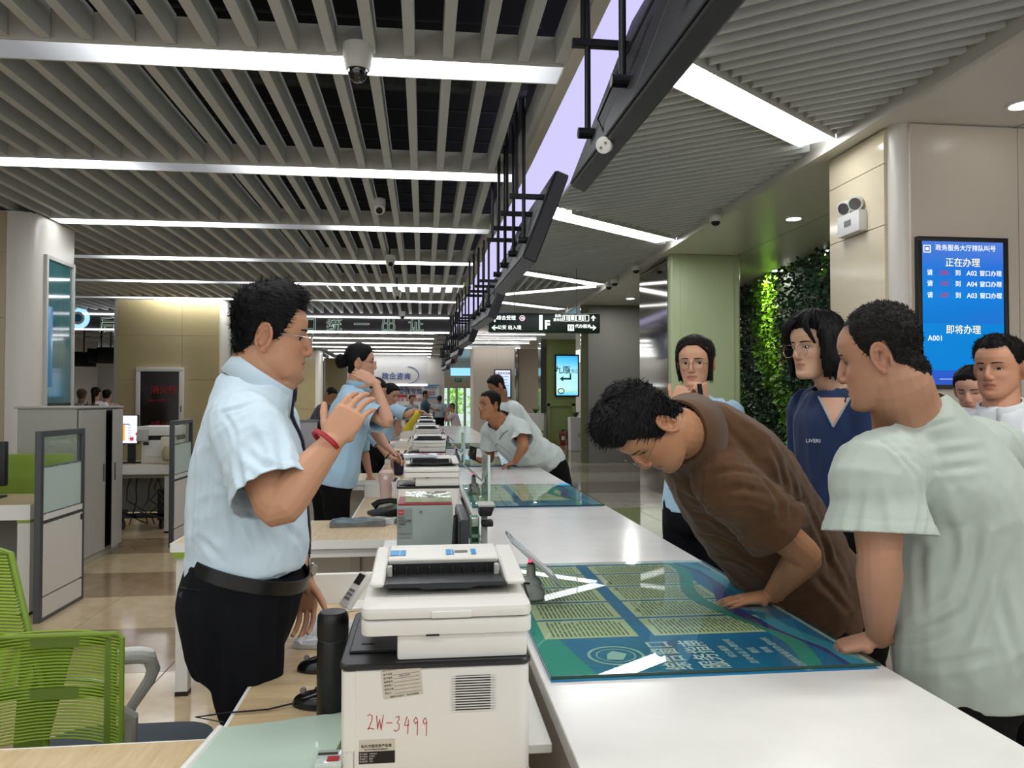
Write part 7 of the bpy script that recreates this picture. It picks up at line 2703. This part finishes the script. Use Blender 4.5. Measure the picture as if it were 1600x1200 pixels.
# ---------------------------------------------------------------- the man in the pale grey green T-shirt
M_sage = cloth('tee_sage', '#a9b3aa', .62, bump=.12, bump_s=700)
rG = V((.70, .714, 0))
fG = V((-.714, .70, 0))
YG_ = 1.86
tor = [(W(1505, 1075, YG_), .170, .140), (W(1506, 1010, YG_), .178, .150), (W(1507, 930, YG_), .168, .150), (W(1502, 850, YG_), .166, .148), (W(1490, 770, YG_), .172, .145), (W(1450, 705, YG_ - .02), .178, .105), (W(1420, 655, YG_ - .04), .092, .088)]
J = dict(torso=tor, rp=rG, rc=rG, hd=W(1376, 559, 1.79), hf=(-.70, .68, -.20), hu=(-.15, .12, 1), s=1.04, hs=1.06, fat=.08, jaw=1.04, nk=.074, vox=.0034, it=1, skin='#a87d64', ruddy='#985c48', lips='#93594c', under=.84,
         scalp='#1a1614', hair_col='#171514', tufts=3200, tuft_len=.012, eye=.0036, arm=1.2, hand=1.08,
         style=dict(ang=[0, 20, 40, 55, 68, 80, 92, 104, 118, 145, 180], line=[.212, .209, .204, .190, .160, .108, .104, .146, .088, .056, .048], top=.013, side=.004, back=.003, fade=.032, flow=(0, .3, .2), lift=.5),
         arms={'L': dict(sh=W(1370, 742, 1.74), el=W(1374, 872, 1.71), wr=W(1374, 996, 1.90), d=(-.86, .34, -.30), n=(-.2, .1, -1), curl=(.42, .45, .3), spread=.06, thumb=(.3, .2)),
               'R': dict(sh=W(1545, 715, 2.0), el=W(1606, 850, 2.12), wr=W(1604, 960, 2.25), d=(-.6, .6, -.4), n=(-.3, .1, -1), curl=(.3, .3, .3))},
         legs={'L': (tor[0][0] + fG * .0 - rG * .09, V((1.40, 1.84, .48)), V((1.43, 1.82, .09)), fG), 'R': (tor[0][0] + rG * .09, V((1.54, 1.98, .48)), V((1.57, 1.95, .09)), fG)},
         top=dict(mat=M_sage, slack=.022, sleeve=.68, amp=.0045, fine=.0008, ns=(7, 7, 3.2), hem_off=.0, cuff=1.16, sw=1.12, vox=.0062, it=4, neck_up=.006, ndir=(-.45, .35, .85), name='t_shirt', folds=[
             (1365, 680, 1432, 745, -.004, .006, -8), (1432, 745, 1424, 860, -.005, .008, -10), (1350, 750, 1332, 868, -.005, .012, 6), (1385, 760, 1395, 868, .005, .012, -4),
             (1480, 770, 1502, 930, .006, .014, -14), (1530, 780, 1490, 960, -.007, .014, -10), (1570, 850, 1500, 1050, .006, .014, -8), (1450, 800, 1440, 960, -.005, .013, 6),
             (1400, 985, 1520, 930, -.006, .012, 6), (1392, 1015, 1500, 985, .005, .012, 6), (1420, 1040, 1560, 1020, -.005, .012, 5), (1430, 668, 1500, 655, -.004, .008), (1450, 700, 1540, 690, .004, .010), (1455, 735, 1545, 725, -.004, .010), (1560, 900, 1590, 1040, -.005, .013)]),
         bottom=dict(mat=M_blackt, slack=.014, waist=.10, leg=1.05))
G_, MG, _ = mk_person('man in pale grey green T-shirt leaning one hand on the counter edge, seen from behind', J)
# ---------------------------------------------------------------- everyone else


def figure(label, hd, yaw, top, H=1.68, s=1.0, hs=None, lean=(0, 0), arms=None, vox=.007, hf=None, hu=(0, 0, 1), w=1.0, legs=True, hipz=None, waist_z=None, tuck=False, bottom=None, gap=None, foot=True, **kw):
    """a figure built down from the head: yaw is the heading in degrees (0 = +x, 90 = away from the camera)"""
    hs = hs or s
    f = V((math.cos(math.radians(yaw)), math.sin(math.radians(yaw)), 0))
    r = V((f.y, -f.x, 0))
    L = V((lean[0], lean[1], 0))
    hd = V(hd)
    nb = hd - UP * .165 * hs - f * (.018 + kw.pop('neck_back', 0)) * hs + L * .12
    zt = nb.z
    zc = .50 * H if hipz is None else hipz
    P = lambda t: V((nb.x, nb.y, 0)) + L * t + UP * (zt + (zc - zt) * t)
    tor = [(P(1.0), .155 * s * w, .118 * s * w), (P(.86), .166 * s * w, .124 * s * w), (P(.62), .150 * s * w, .118 * s * w), (P(.40), .158 * s * w, .120 * s * w), (P(.22), .170 * s * w, .116 * s * w), (P(.09), .158 * s * w, .080 * s), (P(0), .074 * s, .070 * s)]
    A = {}
    for sd, k in (('R', 1), ('L', -1)):
        sh = P(.12) + r * .175 * s * w * k
        a = dict(sh=sh, el=sh - UP * .29 * s + r * .03 * k - f * .02, d=(0, 0, -1), n=tuple(-r * k), curl=(.3, .4, .3))
        a['wr'] = a['el'] - UP * .24 * s + f * .06
        if arms and sd in arms:
            a.update(arms[sd])
        A[sd] = a
    lg = None
    if legs:
        lg = {}
        seat = kw.pop('seat', False)
        for sd, k in (('R', 1), ('L', -1)):
            hp_ = P(1.0) + r * .082 * s * k + UP * .02
            if seat:
                kn_s = hp_ + f * .42 - UP * .04
                lg[sd] = (hp_, kn_s, V((kn_s.x, kn_s.y, .12)) - f * .04, tuple(f))
                continue
            lg[sd] = (hp_, V((hp_.x, hp_.y, zc * .54)) + f * .02, V((hp_.x, hp_.y, .09)) - f * .02, tuple(f))
    J = dict(torso=tor, rp=r, rc=r, hd=hd, hf=hf or tuple(f), hu=hu, s=s, hs=hs, vox=vox, arms=A, legs=lg, top=top, bottom=bottom or dict(mat=M_blackt, slack=.012, waist=.12, vox=.012), under=.84)
    J.update(kw)
    return mk_person(label, J, kw.get('group'))


def strands(M, locks, parent, col, name='hair_lock'):
    """long hair: locks = [points in head space], radius lists"""
    mb = MB()
    for pts, ra, rb in locks:
        loft(mb, [M @ V(p) for p in pts], ra, rb, M.to_3x3() @ V((1, 0, 0)), 12, 4)
    me = remesh(mb, .006, 3)
    co, nr = coords(me), normals(me)
    inv = np.array(M.inverted())
    Lc = co @ inv[:3, :3].T + inv[:3, 3]
    d = np.array([noise.noise((p[0] * 90, p[1] * 90, p[2] * 12)) for p in Lc]) * .0035
    setco(me, co + nr * d[:, None])
    me.materials.append(hair_mat(col))
    return link(name, me, parent)


def curtain(M, parent, col, low=-.06, open_deg=62, extra=.022, top=.026, fringe=.165, rg=None, name='hair', tufts=800, tl=.03, wave=.006):
    """chin length hair hanging round the face"""
    st = dict(ang=[0, 20, open_deg - 14, open_deg - 4, open_deg + 6, 180], line=[fringe, fringe, fringe - .012, .10, low + .0, low - .02], top=top, side=extra, back=.008, front=.006, fade=.012, low=low, hold=.085, flow=(0, .2, -1), lift=.15, rf=16)
    return hair_shell(M, st, col, rg or random.Random(3), tufts, tl, name, parent)


LONG_BACK = dict(ang=[0, 30, 55, 68, 80, 92, 104, 118, 145, 180], line=[.190, .186, .165, .130, .118, .122, .120, .085, .05, .045], top=.014, side=.008, back=.010, fade=.014, flow=(0, -1, -.3), lift=.08)
M_ltblue = cloth('blouse_blue', '#a5c4d9', .8)
M_whitee = cloth('tee_white', '#cfd6d4', .8)

# woman with round glasses on the public side
hd = W(1086, 568, 3.72)
t, M, _ = figure('woman with round glasses and tied back hair raising both hands to her chin', hd, 238, dict(mat=M_ltblue, slack=.016, sleeve=1.35, vox=.011, hem_off=-.06, name='blouse'), H=1.66, s=.97, hs=1.06, vox=.0045, it=1,
                 hf=(-.52, -.85, -.04), skin='#c99a7e', ruddy='#b9705c', lips='#a8524c', brow='#2a1d18', eye=.0056, gaze=-.5, hair=False, jaw=.97, nk=.050,
                 arms={'R': dict(el=W(1036, 712, 3.55), wr=W(1056, 634, 3.45), d=(.35, -.1, .8), n=(.5, .8, 0), curl=(1.1, 1.4, .9)), 'L': dict(el=W(1128, 712, 3.50), wr=W(1101, 630, 3.42), d=(-.2, -.1, .9), n=(-.5, .8, 0), curl=(1.2, 1.4, .9))},
                 bottom=dict(mat=M_navyt, slack=.02, waist=.16, vox=.012))
curtain(M, t, '#1a1311', low=.035, open_deg=74, extra=.012, top=.018, fringe=.203, tufts=900, tl=.028)
lk = []
for s_ in (-1, 1):
    lk.append(([(s_ * .012, .060, .100), (s_ * .050, .066, .078), (s_ * .074, .040, .035), (s_ * .078, .022, -.03), (s_ * .070, .020, -.085)], [.010, .012, .011, .010, .003], [.007, .008, .009, .008, .003]))
strands(M, lk, t, '#1a1311')
glasses(M, t, '#6f6a66', (.026, .0245), .0011, zc=.110)
c = W(1096, 610, 3.36)
MB().cyl(c + V((-.01, 0, .03)), c + V((.005, .01, -.06)), .011, seg=12).build('held_pen', M_black, t)

# long haired youth in the navy jersey
hd = W(1273, 543, 3.15)
M_jersey = cloth('jersey_navy', '#1d2f52', .8)
t, M, _ = figure('long haired youth with clear glasses wearing a navy V neck jersey', hd, 192, dict(mat=M_jersey, slack=.022, sleeve=.7, vox=.009, hem_off=-.04, amp=.005, ns=(10, 10, 3), name='jersey', neck_up=.016, neck_r=.092, ndir=(-.15, 0, 1)), neck_back=.075, H=1.80, s=1.10, hs=1.145, vox=.005, it=1, w=.96,
                 hf=(-.93, -.30, -.06), skin='#c9a085', ruddy='#b0745c', lips='#9a5f55', brow='#15110f', eye=.0054, gaze=.4, hair=False, jaw=.94, nk=.050, nose=1.1)
curtain(M, t, '#0d0b0c', low=.005, open_deg=66, extra=.026, top=.030, fringe=.192, tufts=1500, tl=.04)
rg = random.Random(8)
lk = []
for i in range(26):
    a = math.radians(62 + i * 236 / 25)
    rr = .094 + rg.uniform(0, .012)
    p = lambda q, z: (rr * q * math.sin(a), -.008 + rr * q * 1.08 * math.cos(a), z)
    lk.append(([p(.72, .10), p(.98, .06), p(1.06 + rg.uniform(-.06, .06), .0), p(1.04 + rg.uniform(-.08, .1), -.06), p(.96 + rg.uniform(-.1, .12), -.11 + rg.uniform(-.02, .02))], [.012, .016, .016, .013, .005], [.010, .012, .012, .010, .004]))
for i, (x0, x1) in enumerate(((.02, .062), (-.005, .058), (-.030, -.062), (-.045, -.070), (.04, .07))):
    lk.append(([(x0, .066, .118), (x0 * .6 + x1 * .4, .092, .088), (x1, .088, .045), (x1 * 1.12, .07, .012)], [.012, .012, .009, .003], [.008, .007, .006, .003]))
strands(M, lk, t, '#0d0b0c')
glasses(M, t, '#b8a98e', (.0265, .0235), .0013, zc=.108)
sb_ = shirt_bvh(t, 'jersey')
b = MB()
rows = []
for i in range(9):
    q_ = i / 8
    row = []
    for j in range(7):
        ua = (1279 + 23 * q_) * (1 - j / 6) + (1328 - 26 * q_) * j / 6
        d = ray(ua, 621 + 44 * q_).normalized()
        h = sb_.ray_cast(cC, d, 6)
        row.append((h[0] if h[0] is not None else W(ua, 621 + 44 * q_, 3.0)) - d * .0025)
    rows.append(row)
vs_ = sum(rows, [])
b.add(vs_, [(i * 7 + j, i * 7 + j + 1, i * 7 + j + 8, i * 7 + j + 7) for i in range(8) for j in range(6)]).build('neckline_skin', mat('neck_skin', '#c49a80', .5), t, smooth=True)
for k, (u0, v0, u1, v1) in enumerate(((1279, 620, 1302, 667), (1328, 622, 1302, 667))):
    sb_ = shirt_bvh(t, 'jersey')
    pts = []
    for i in range(9):
        q = ray(u0 + (u1 - u0) * i / 8, v0 + (v1 - v0) * i / 8).normalized()
        h = sb_.ray_cast(cC, q, 6)
        if h[0] is not None:
            pts.append(h[0] - q * .004)
    if len(pts) > 2:
        MB().tube(pts, .0045, 6).build('neck_stripe', mat('stripe_grey', '#8f949c', .8), t)
sb_ = shirt_bvh(t, 'jersey')
q = ray(1281, 689).normalized()
h = sb_.ray_cast(cC, q, 6)
if h[0] is not None:
    text('chest_lettering', 'LIVERPOOL', .022, frame(h[0] - q * .004, (.88, -.30, 0), UP), mat('print_white', '#c9cdd2', .7), t, .0004)
# person half hidden behind the youth
figure('person in a dusty blue T-shirt mostly hidden behind the long haired youth', W(1298, 570, 3.70), 200, dict(mat=cloth('tee_dusty', '#7fa0b0', .8), slack=.02, sleeve=.7, vox=.012, hem_off=-.05, name='t_shirt'), H=1.70, s=1.12, vox=.008, skin='#c09579', tufts=200, face=False)
# man in the white polo near the frame edge
hd = W(1560, 577, 2.86)
M_polo = cloth('polo_white', '#d2d6da', .8)
t, M, _ = figure('man in white collared polo shirt standing before the blue queue screen', hd, 208, dict(mat=M_polo, slack=.018, sleeve=.65, vox=.010, hem_off=-.05, name='polo_shirt', neck_r=.078, neck_up=.014), H=1.68, brow_z=.140, s=1.02, hs=1.02, vox=.0042, it=1, w=1.04,
                 hf=(-.88, -.45, -.03), skin='#bd8a6e', ruddy='#a5654e', lips='#9a5c52', brow='#15110f', eye=.0042, scalp='#57463d', fat=.07, jaw=1.04, nk=.064, hair_col='#100e0e', tufts=1500, tuft_len=.014,
                 style=dict(ang=[0, 22, 40, 52, 64, 76, 88, 102, 116, 140, 180], line=[.200, .202, .210, .198, .168, .140, .122, .150, .094, .056, .050], top=.022, side=.004, back=.003, front=.006, fade=.024, flow=(.5, .5, .2), lift=.5))
nbp = V(hd) - UP * .165 + V((.88, .45, 0)) * .018
collar(nbp + UP * .006, (V(hd) - V((0, 0, .06)) - nbp), V((math.sin(math.radians(208)), -math.cos(math.radians(208)), 0)), .076, t, M_polo, h=.030, drop=.045, flare=.020, gap=14)
# woman half hidden behind him
t, M, _ = figure('woman with smooth dark hair and lowered eyes half hidden behind the man in white polo', W(1521, 610, 3.35), 205, dict(mat=cloth('top_pale', '#c9c4c6', .8), slack=.016, sleeve=.7, vox=.012, hem_off=-.05), H=1.55, s=.93, vox=.006, hf=(-.80, -.55, -.25), skin='#cfa088', ruddy='#b97868', eye=.0012, hair=True, style=LONG_BACK, tufts=200, hair_col='#0f0c0d')

# the man in white leaning over the counter further on
M_wt = cloth('tee_white_lean', '#c5cfca', .8)
Yl = 7.7
fl = V((-.93, -.36, 0))
rl = V((-.36, .93, 0))
tor = [(W(862, 728, Yl), .18, .14), (W(850, 715, Yl), .19, .15), (W(820, 702, Yl - .05), .19, .17), (W(805, 687, Yl - .1), .195, .17), (W(793, 673, Yl - .15), .20, .15), (W(784, 662, Yl - .18), .19, .11), (W(776, 655, Yl - .2), .09, .09)]
J = dict(torso=tor, rp=rl, rc=rl, hd=W(765, 634, Yl - .25), hf=(-.90, -.42, .05), hu=(-.25, -.05, 1), s=1.15, hs=1.17, fat=.05, vox=.007, skin='#a3704f', ruddy='#8f5740', scalp='#241d1a', tufts=900, tuft_len=.012, hair_col='#0e0c0c',
         style=dict(SHORT, top=.012, side=.004, line=[.190, .190, .186, .165, .120, .106, .146, .088, .050, .044]), eye=.0042, gaze=-.3, nk=.066,
         arms={'L': dict(sh=W(814, 672, Yl - .40), el=W(819, 697, Yl - .52), wr=W(805, 721, Yl - .36), d=(-.9, .1, -.35), n=(-.2, 0, -1), curl=(.4, .4, .3)),
               'R': dict(sh=W(766, 676, Yl + .05), el=W(765, 716, Yl + .1), wr=W(750, 720, Yl + .0), d=(-.8, -.3, .35), n=(.2, .3, .9), curl=(.7, .7, .5))},
         legs={'L': (tor[0][0] - rl * .1, V((1.42, 7.55, .48)), V((1.5, 7.55, .09)), fl), 'R': (tor[0][0] + rl * .1, V((1.44, 7.8, .48)), V((1.55, 7.8, .09)), fl)},
         top=dict(mat=M_wt, slack=.026, sleeve=.62, vox=.010, amp=.006, ns=(8, 8, 6), hem_off=.03, sw=1.12, cuff=1.1, name='t_shirt', neck_up=-.004, folds=[(800, 670, 830, 715, -.012, .03), (770, 690, 800, 715, -.012, .03), (790, 690, 835, 725, .01, .03)]),
         bottom=dict(mat=M_blackt, slack=.012, waist=.10, vox=.012))
t, M, _ = mk_person('man in white T-shirt leaning on the counter with a phone, mouth open', J)
c = W(739, 708, Yl - .06)
ph = thing('mobile_phone', 'dark mobile phone held by the leaning man in white', 'phone', c)
MB().cbox((0, 0, 0), (.075, .008, .15), M=Matrix.Translation(c) @ Matrix.Rotation(.5, 4, 'Z') @ Matrix.Rotation(-.5, 4, 'X') @ Matrix.Rotation(.35, 4, 'Y')).build('body', M_black, ph, bevel=.004)
pts = [(793, 690), (800, 680), (806, 668), (804, 660), (786, 690), (780, 694)]
sb_ = shirt_bvh(t, 't_shirt')
pp = []
for u, v in ((774, 697), (781, 685), (786, 678), (793, 673)):
    q = ray(u, v).normalized()
    h = sb_.ray_cast(cC, q, 12)
    if h[0] is not None:
        pp.append(h[0] - q * .006)
if len(pp) > 2:
    MB().tube(pp, .005, 5).build('line_print', M_greyw, t)
# man in pale tee bending behind him
figure('man in pale tee with bowed head bending over the counter behind the leaning man', W(777, 605, 9.6), 200, dict(mat=M_whitee, slack=.024, sleeve=.65, vox=.013, hem_off=-.02, name='t_shirt'), H=1.7, s=1.12, hs=1.18, lean=(.38, .1), vox=.009, hf=(-.85, -.2, -.45), hu=(-.45, 0, 1), skin='#8a5f47', hair_col='#0d0b0b', tufts=500, tuft_len=.014, scalp='#241d1a', hipz=.9, w=1.1, face=False)

# staff further down
M_skyb = cloth('shirt_sky_far', '#a3c4dc', .8)
hd = W(563, 567, 5.45)
t, M, _ = figure('woman with a hair bun in sky blue blouse shading her cheek with one hand', hd, 6, dict(mat=M_skyb, slack=.022, sleeve=.78, vox=.010, hem_off=-.0, amp=.006, ns=(8, 8, 4), name='blouse', sw=1.15, cuff=1.15, neck_up=.02), H=1.74, lean=(-.13, 0), s=1.0, hs=1.09, vox=.0055, it=1, skin='#c99a80', ruddy='#b4705c', hair=True, style=LONG_BACK, hair_col='#0c0a0b', tufts=300, nk=.050, eye=.0042, hipz=.86,
                 arms={'R': dict(sh=W(556, 634, 5.28), el=W(606, 660, 5.10), wr=W(587, 598, 5.16), d=(-.82, .10, .50), n=(-.3, .9, -.2), curl=(.12, .15, .12), spread=.02), 'L': dict(el=W(590, 680, 5.7), wr=W(606, 700, 5.62), d=(.7, 0, -.5), n=(0, -.3, -1))})
mb = MB()
ball(mb, M @ V((0, -.112, .012)), (.052, .044, .050), None, 18)
ball(mb, M @ V((.03, -.125, .03)), (.03, .02, .03), None, 12)
ball(mb, M @ V((-.03, -.125, -.01)), (.03, .02, .03), None, 12)
me = remesh(mb, .006, 2)
me.materials.append(hair_mat('#0c0a0b'))
link('hair_bun', me, t)
glasses(M, t, '#8d6a5a', (.022, .019), .001)
collar(hd - UP * .158 - V((.018, 0, 0)), (0, .0, 1), (.1, -1, 0), .066, t, M_skyb, h=.03, drop=.045, flare=.02, gap=18)
# colleague working behind her
t, M, _ = figure('dark haired colleague in blue working at the desk behind the woman with the bun', W(586, 612, 6.7), -4, dict(mat=M_skyb, slack=.018, sleeve=1.1, vox=.012, hem_off=-.02, name='blouse'), H=1.62, s=.97, vox=.007, hf=(.90, -.2, -.4), skin='#bb8d72', style=LONG_BACK, hair_col='#151010', tufts=200, lean=(-.38, 0), hipz=.86,
                 arms={'R': dict(el=W(592, 690, 6.55), wr=W(607, 714, 6.5), d=(.9, -.1, -.2), n=(0, 0, -1), curl=(.2, .2, .2))})
wl = W(605, 713, 6.5)
band(wl, (.7, 0, -.6), (0, 1, 0), .032, .030, .012, t, M_black, 'wrist_cord', .005)
# woman with the navy neck scarf
hd = W(610, 617, 8.6)
t, M, _ = figure('woman in sky blue shirt with navy scarf tie holding out a yellow sheet', hd, -25, dict(mat=M_skyb, slack=.016, sleeve=.85, vox=.012, hem_off=-.20, name='shirt'), H=1.66, s=1.0, hs=1.02, vox=.007, hf=(.80, -.52, -.3), skin='#b98a70', style=LONG_BACK, hair_col='#0e0c0c', tufts=250, hipz=.84, lean=(-.16, 0),
                 arms={'R': dict(sh=W(617, 641, 8.45), el=W(636, 648, 8.4), wr=W(650, 641, 8.45), d=(.9, 0, -.15), n=(.1, 0, -1), curl=(.4, .4, .3)), 'L': dict(el=W(606, 660, 8.75), wr=W(622, 660, 8.5))},
                 bottom=dict(mat=M_blackt, slack=.018, waist=.24, wk=.9, vox=.012))
mb = MB()
c = W(608, 641, 8.46)
ball(mb, c, (.035, .03, .04), None, 12)
ball(mb, c + V((.03, -.01, -.05)), (.04, .02, .07), None, 12)
me = remesh(mb, .008, 2)
me.materials.append(M_tie)
link('scarf_tie', me, t)
p0, p1 = W(654, 641, 8.42), W(637, 673, 8.35)
ys_ = thing('yellow_sheet', 'yellow sheet of paper hanging from the hand of the scarf wearing woman', 'paper', p1)
d = (p1 - p0)
sd = V((.05, .09, .0))
b = MB()
vs_ = []
for i in range(7):
    q = p0 + d * (i / 6) + V((.012 * math.sin(i), -.02 * math.sin(i * .9), 0))
    vs_ += [q - sd * (.7 + .06 * i), q + sd * (.7 + .06 * i)]
fs = [(2 * i, 2 * i + 1, 2 * i + 3, 2 * i + 2) for i in range(6)]
o = b.add(vs_, fs).build('sheet', mat('paper_yellow', '#d9c32a', .6), ys_, smooth=True)
so = o.modifiers.new('thickness', 'SOLIDIFY')
so.thickness = .003
# far figures
FAR = [
    ('man with short hair bending at the far staff desks behind the gesturing hand', (516, 617, 13.2), -20, '#4a4f58', dict(hf=(.6, -.5, -.6), hu=(.3, 0, 1), lean=(-.3, .1), hipz=.8, skin='#a3745a')),
    ('man in dark teal T-shirt walking with one arm out near the end of the counter', (665, 617, 23.5), 5, '#274350', dict(hf=(.9, -.2, 0), skin='#8a6350', arms={'R': dict(el=W(672, 637, 23.3), wr=W(680, 640, 23.2), d=(.9, 0, -.2))})),
    ('person in grey shirt standing by the exit doors', (687, 624, 27.0), 80, '#7b8288', dict(skin='#5f4a40')),
    ('seated girl in pale pink top and cap resting her elbow on the counter end', (706, 637, 21.5), 170, '#d3bfc4', dict(hf=(-.9, -.2, -.1), s=.95, hipz=.64, lean=(.12, 0), seat=True, arms={'L': dict(el=W(697, 657, 21.3), wr=W(697, 644, 21.3), d=(.2, 0, .9))})),
    ('person in grey sitting at the far printed backdrop', (643, 624, 24.5), -60, '#8a8f92', dict(hipz=.8, skin='#9a7560')),
    ('person in grey hooded top standing at the pale wall, seen from behind', (128, 618, 16.2), 90, '#8a8c92', dict(skin='#7a5d4e', hair_col='#4a3d33')),
    ('person in white printed tee with long ponytail, seen from behind', (150, 615, 16.0), 90, '#d5d1cf', dict(s=.98)),
    ('person in tan top with short dark hair beside the khaki column', (167, 618, 16.4), 100, '#9a8468', dict(s=.95)),
]
for lab, (u, v, y), yaw, col, kw in FAR:
    kk = dict(H=1.66, s=1.0, vox=.012, it=2, skin='#b08068', tufts=60, face=False)
    kk.update(kw)
    tp = dict(mat=cloth('cloth_' + col.strip('#'), col, .85), slack=.02, sleeve=.75, vox=.016, hem_off=-.02)
    t, M, _ = figure(lab, W(u, v, y), yaw, tp, **kk)
    if 'ponytail' in lab:
        strands(M, [([(0, -.085, .05), (0, -.125, .02), (0, -.125, -.08), (0, -.115, -.2), (0, -.11, -.27)], [.03, .035, .034, .028, .01], [.03, .03, .026, .02, .01])], t, '#0e0d0d', 'ponytail')
        c = W(149, 634, 16.0) + V((0, -.17, 0))
        b = MB()
        for i in range(7):
            b.cbox((c.x - .12 + .04 * i, c.y, c.z + .03 * math.sin(i * 2)), (.028, .01, .09))
        o = b.build('back_print', mat('print_plum', '#6a3a4a', .8), t)
        o['kind'] = 'stuff'
    if 'cap' in lab:
        mb = MB()
        ball(mb, M @ V((0, 0, .05)), (.092, .092, .075), None, 14)
        loft(mb, [M @ V((0, .05, .05)), M @ V((0, .15, .035))], [.07, .05], [.01, .006], M.to_3x3() @ V((1, 0, 0)), 12, 2)
        mb.build('cap', mat('cap_grey', '#6f6a66', .8), t, smooth=True)

c = W(706, 637, 21.5)
st_ = thing('bar_stool', 'grey stool under the girl in pale pink', 'stool', (c.x + .1, 21.5, 0))
MB().lathe([(.05, .44), (.18, .45), (.19, .49), (.1, .50)], (c.x + .12, 21.5, 0), 18).build('seat', M_greyw, st_, smooth=True)
MB().cyl((c.x + .12, 21.5, .02), (c.x + .12, 21.5, .45), .03).build('post', M_glossy, st_)
MB().lathe([(.2, 0), (.2, .015), (.03, .03)], (c.x + .12, 21.5, 0), 18).build('foot_plate', M_glossy, st_)
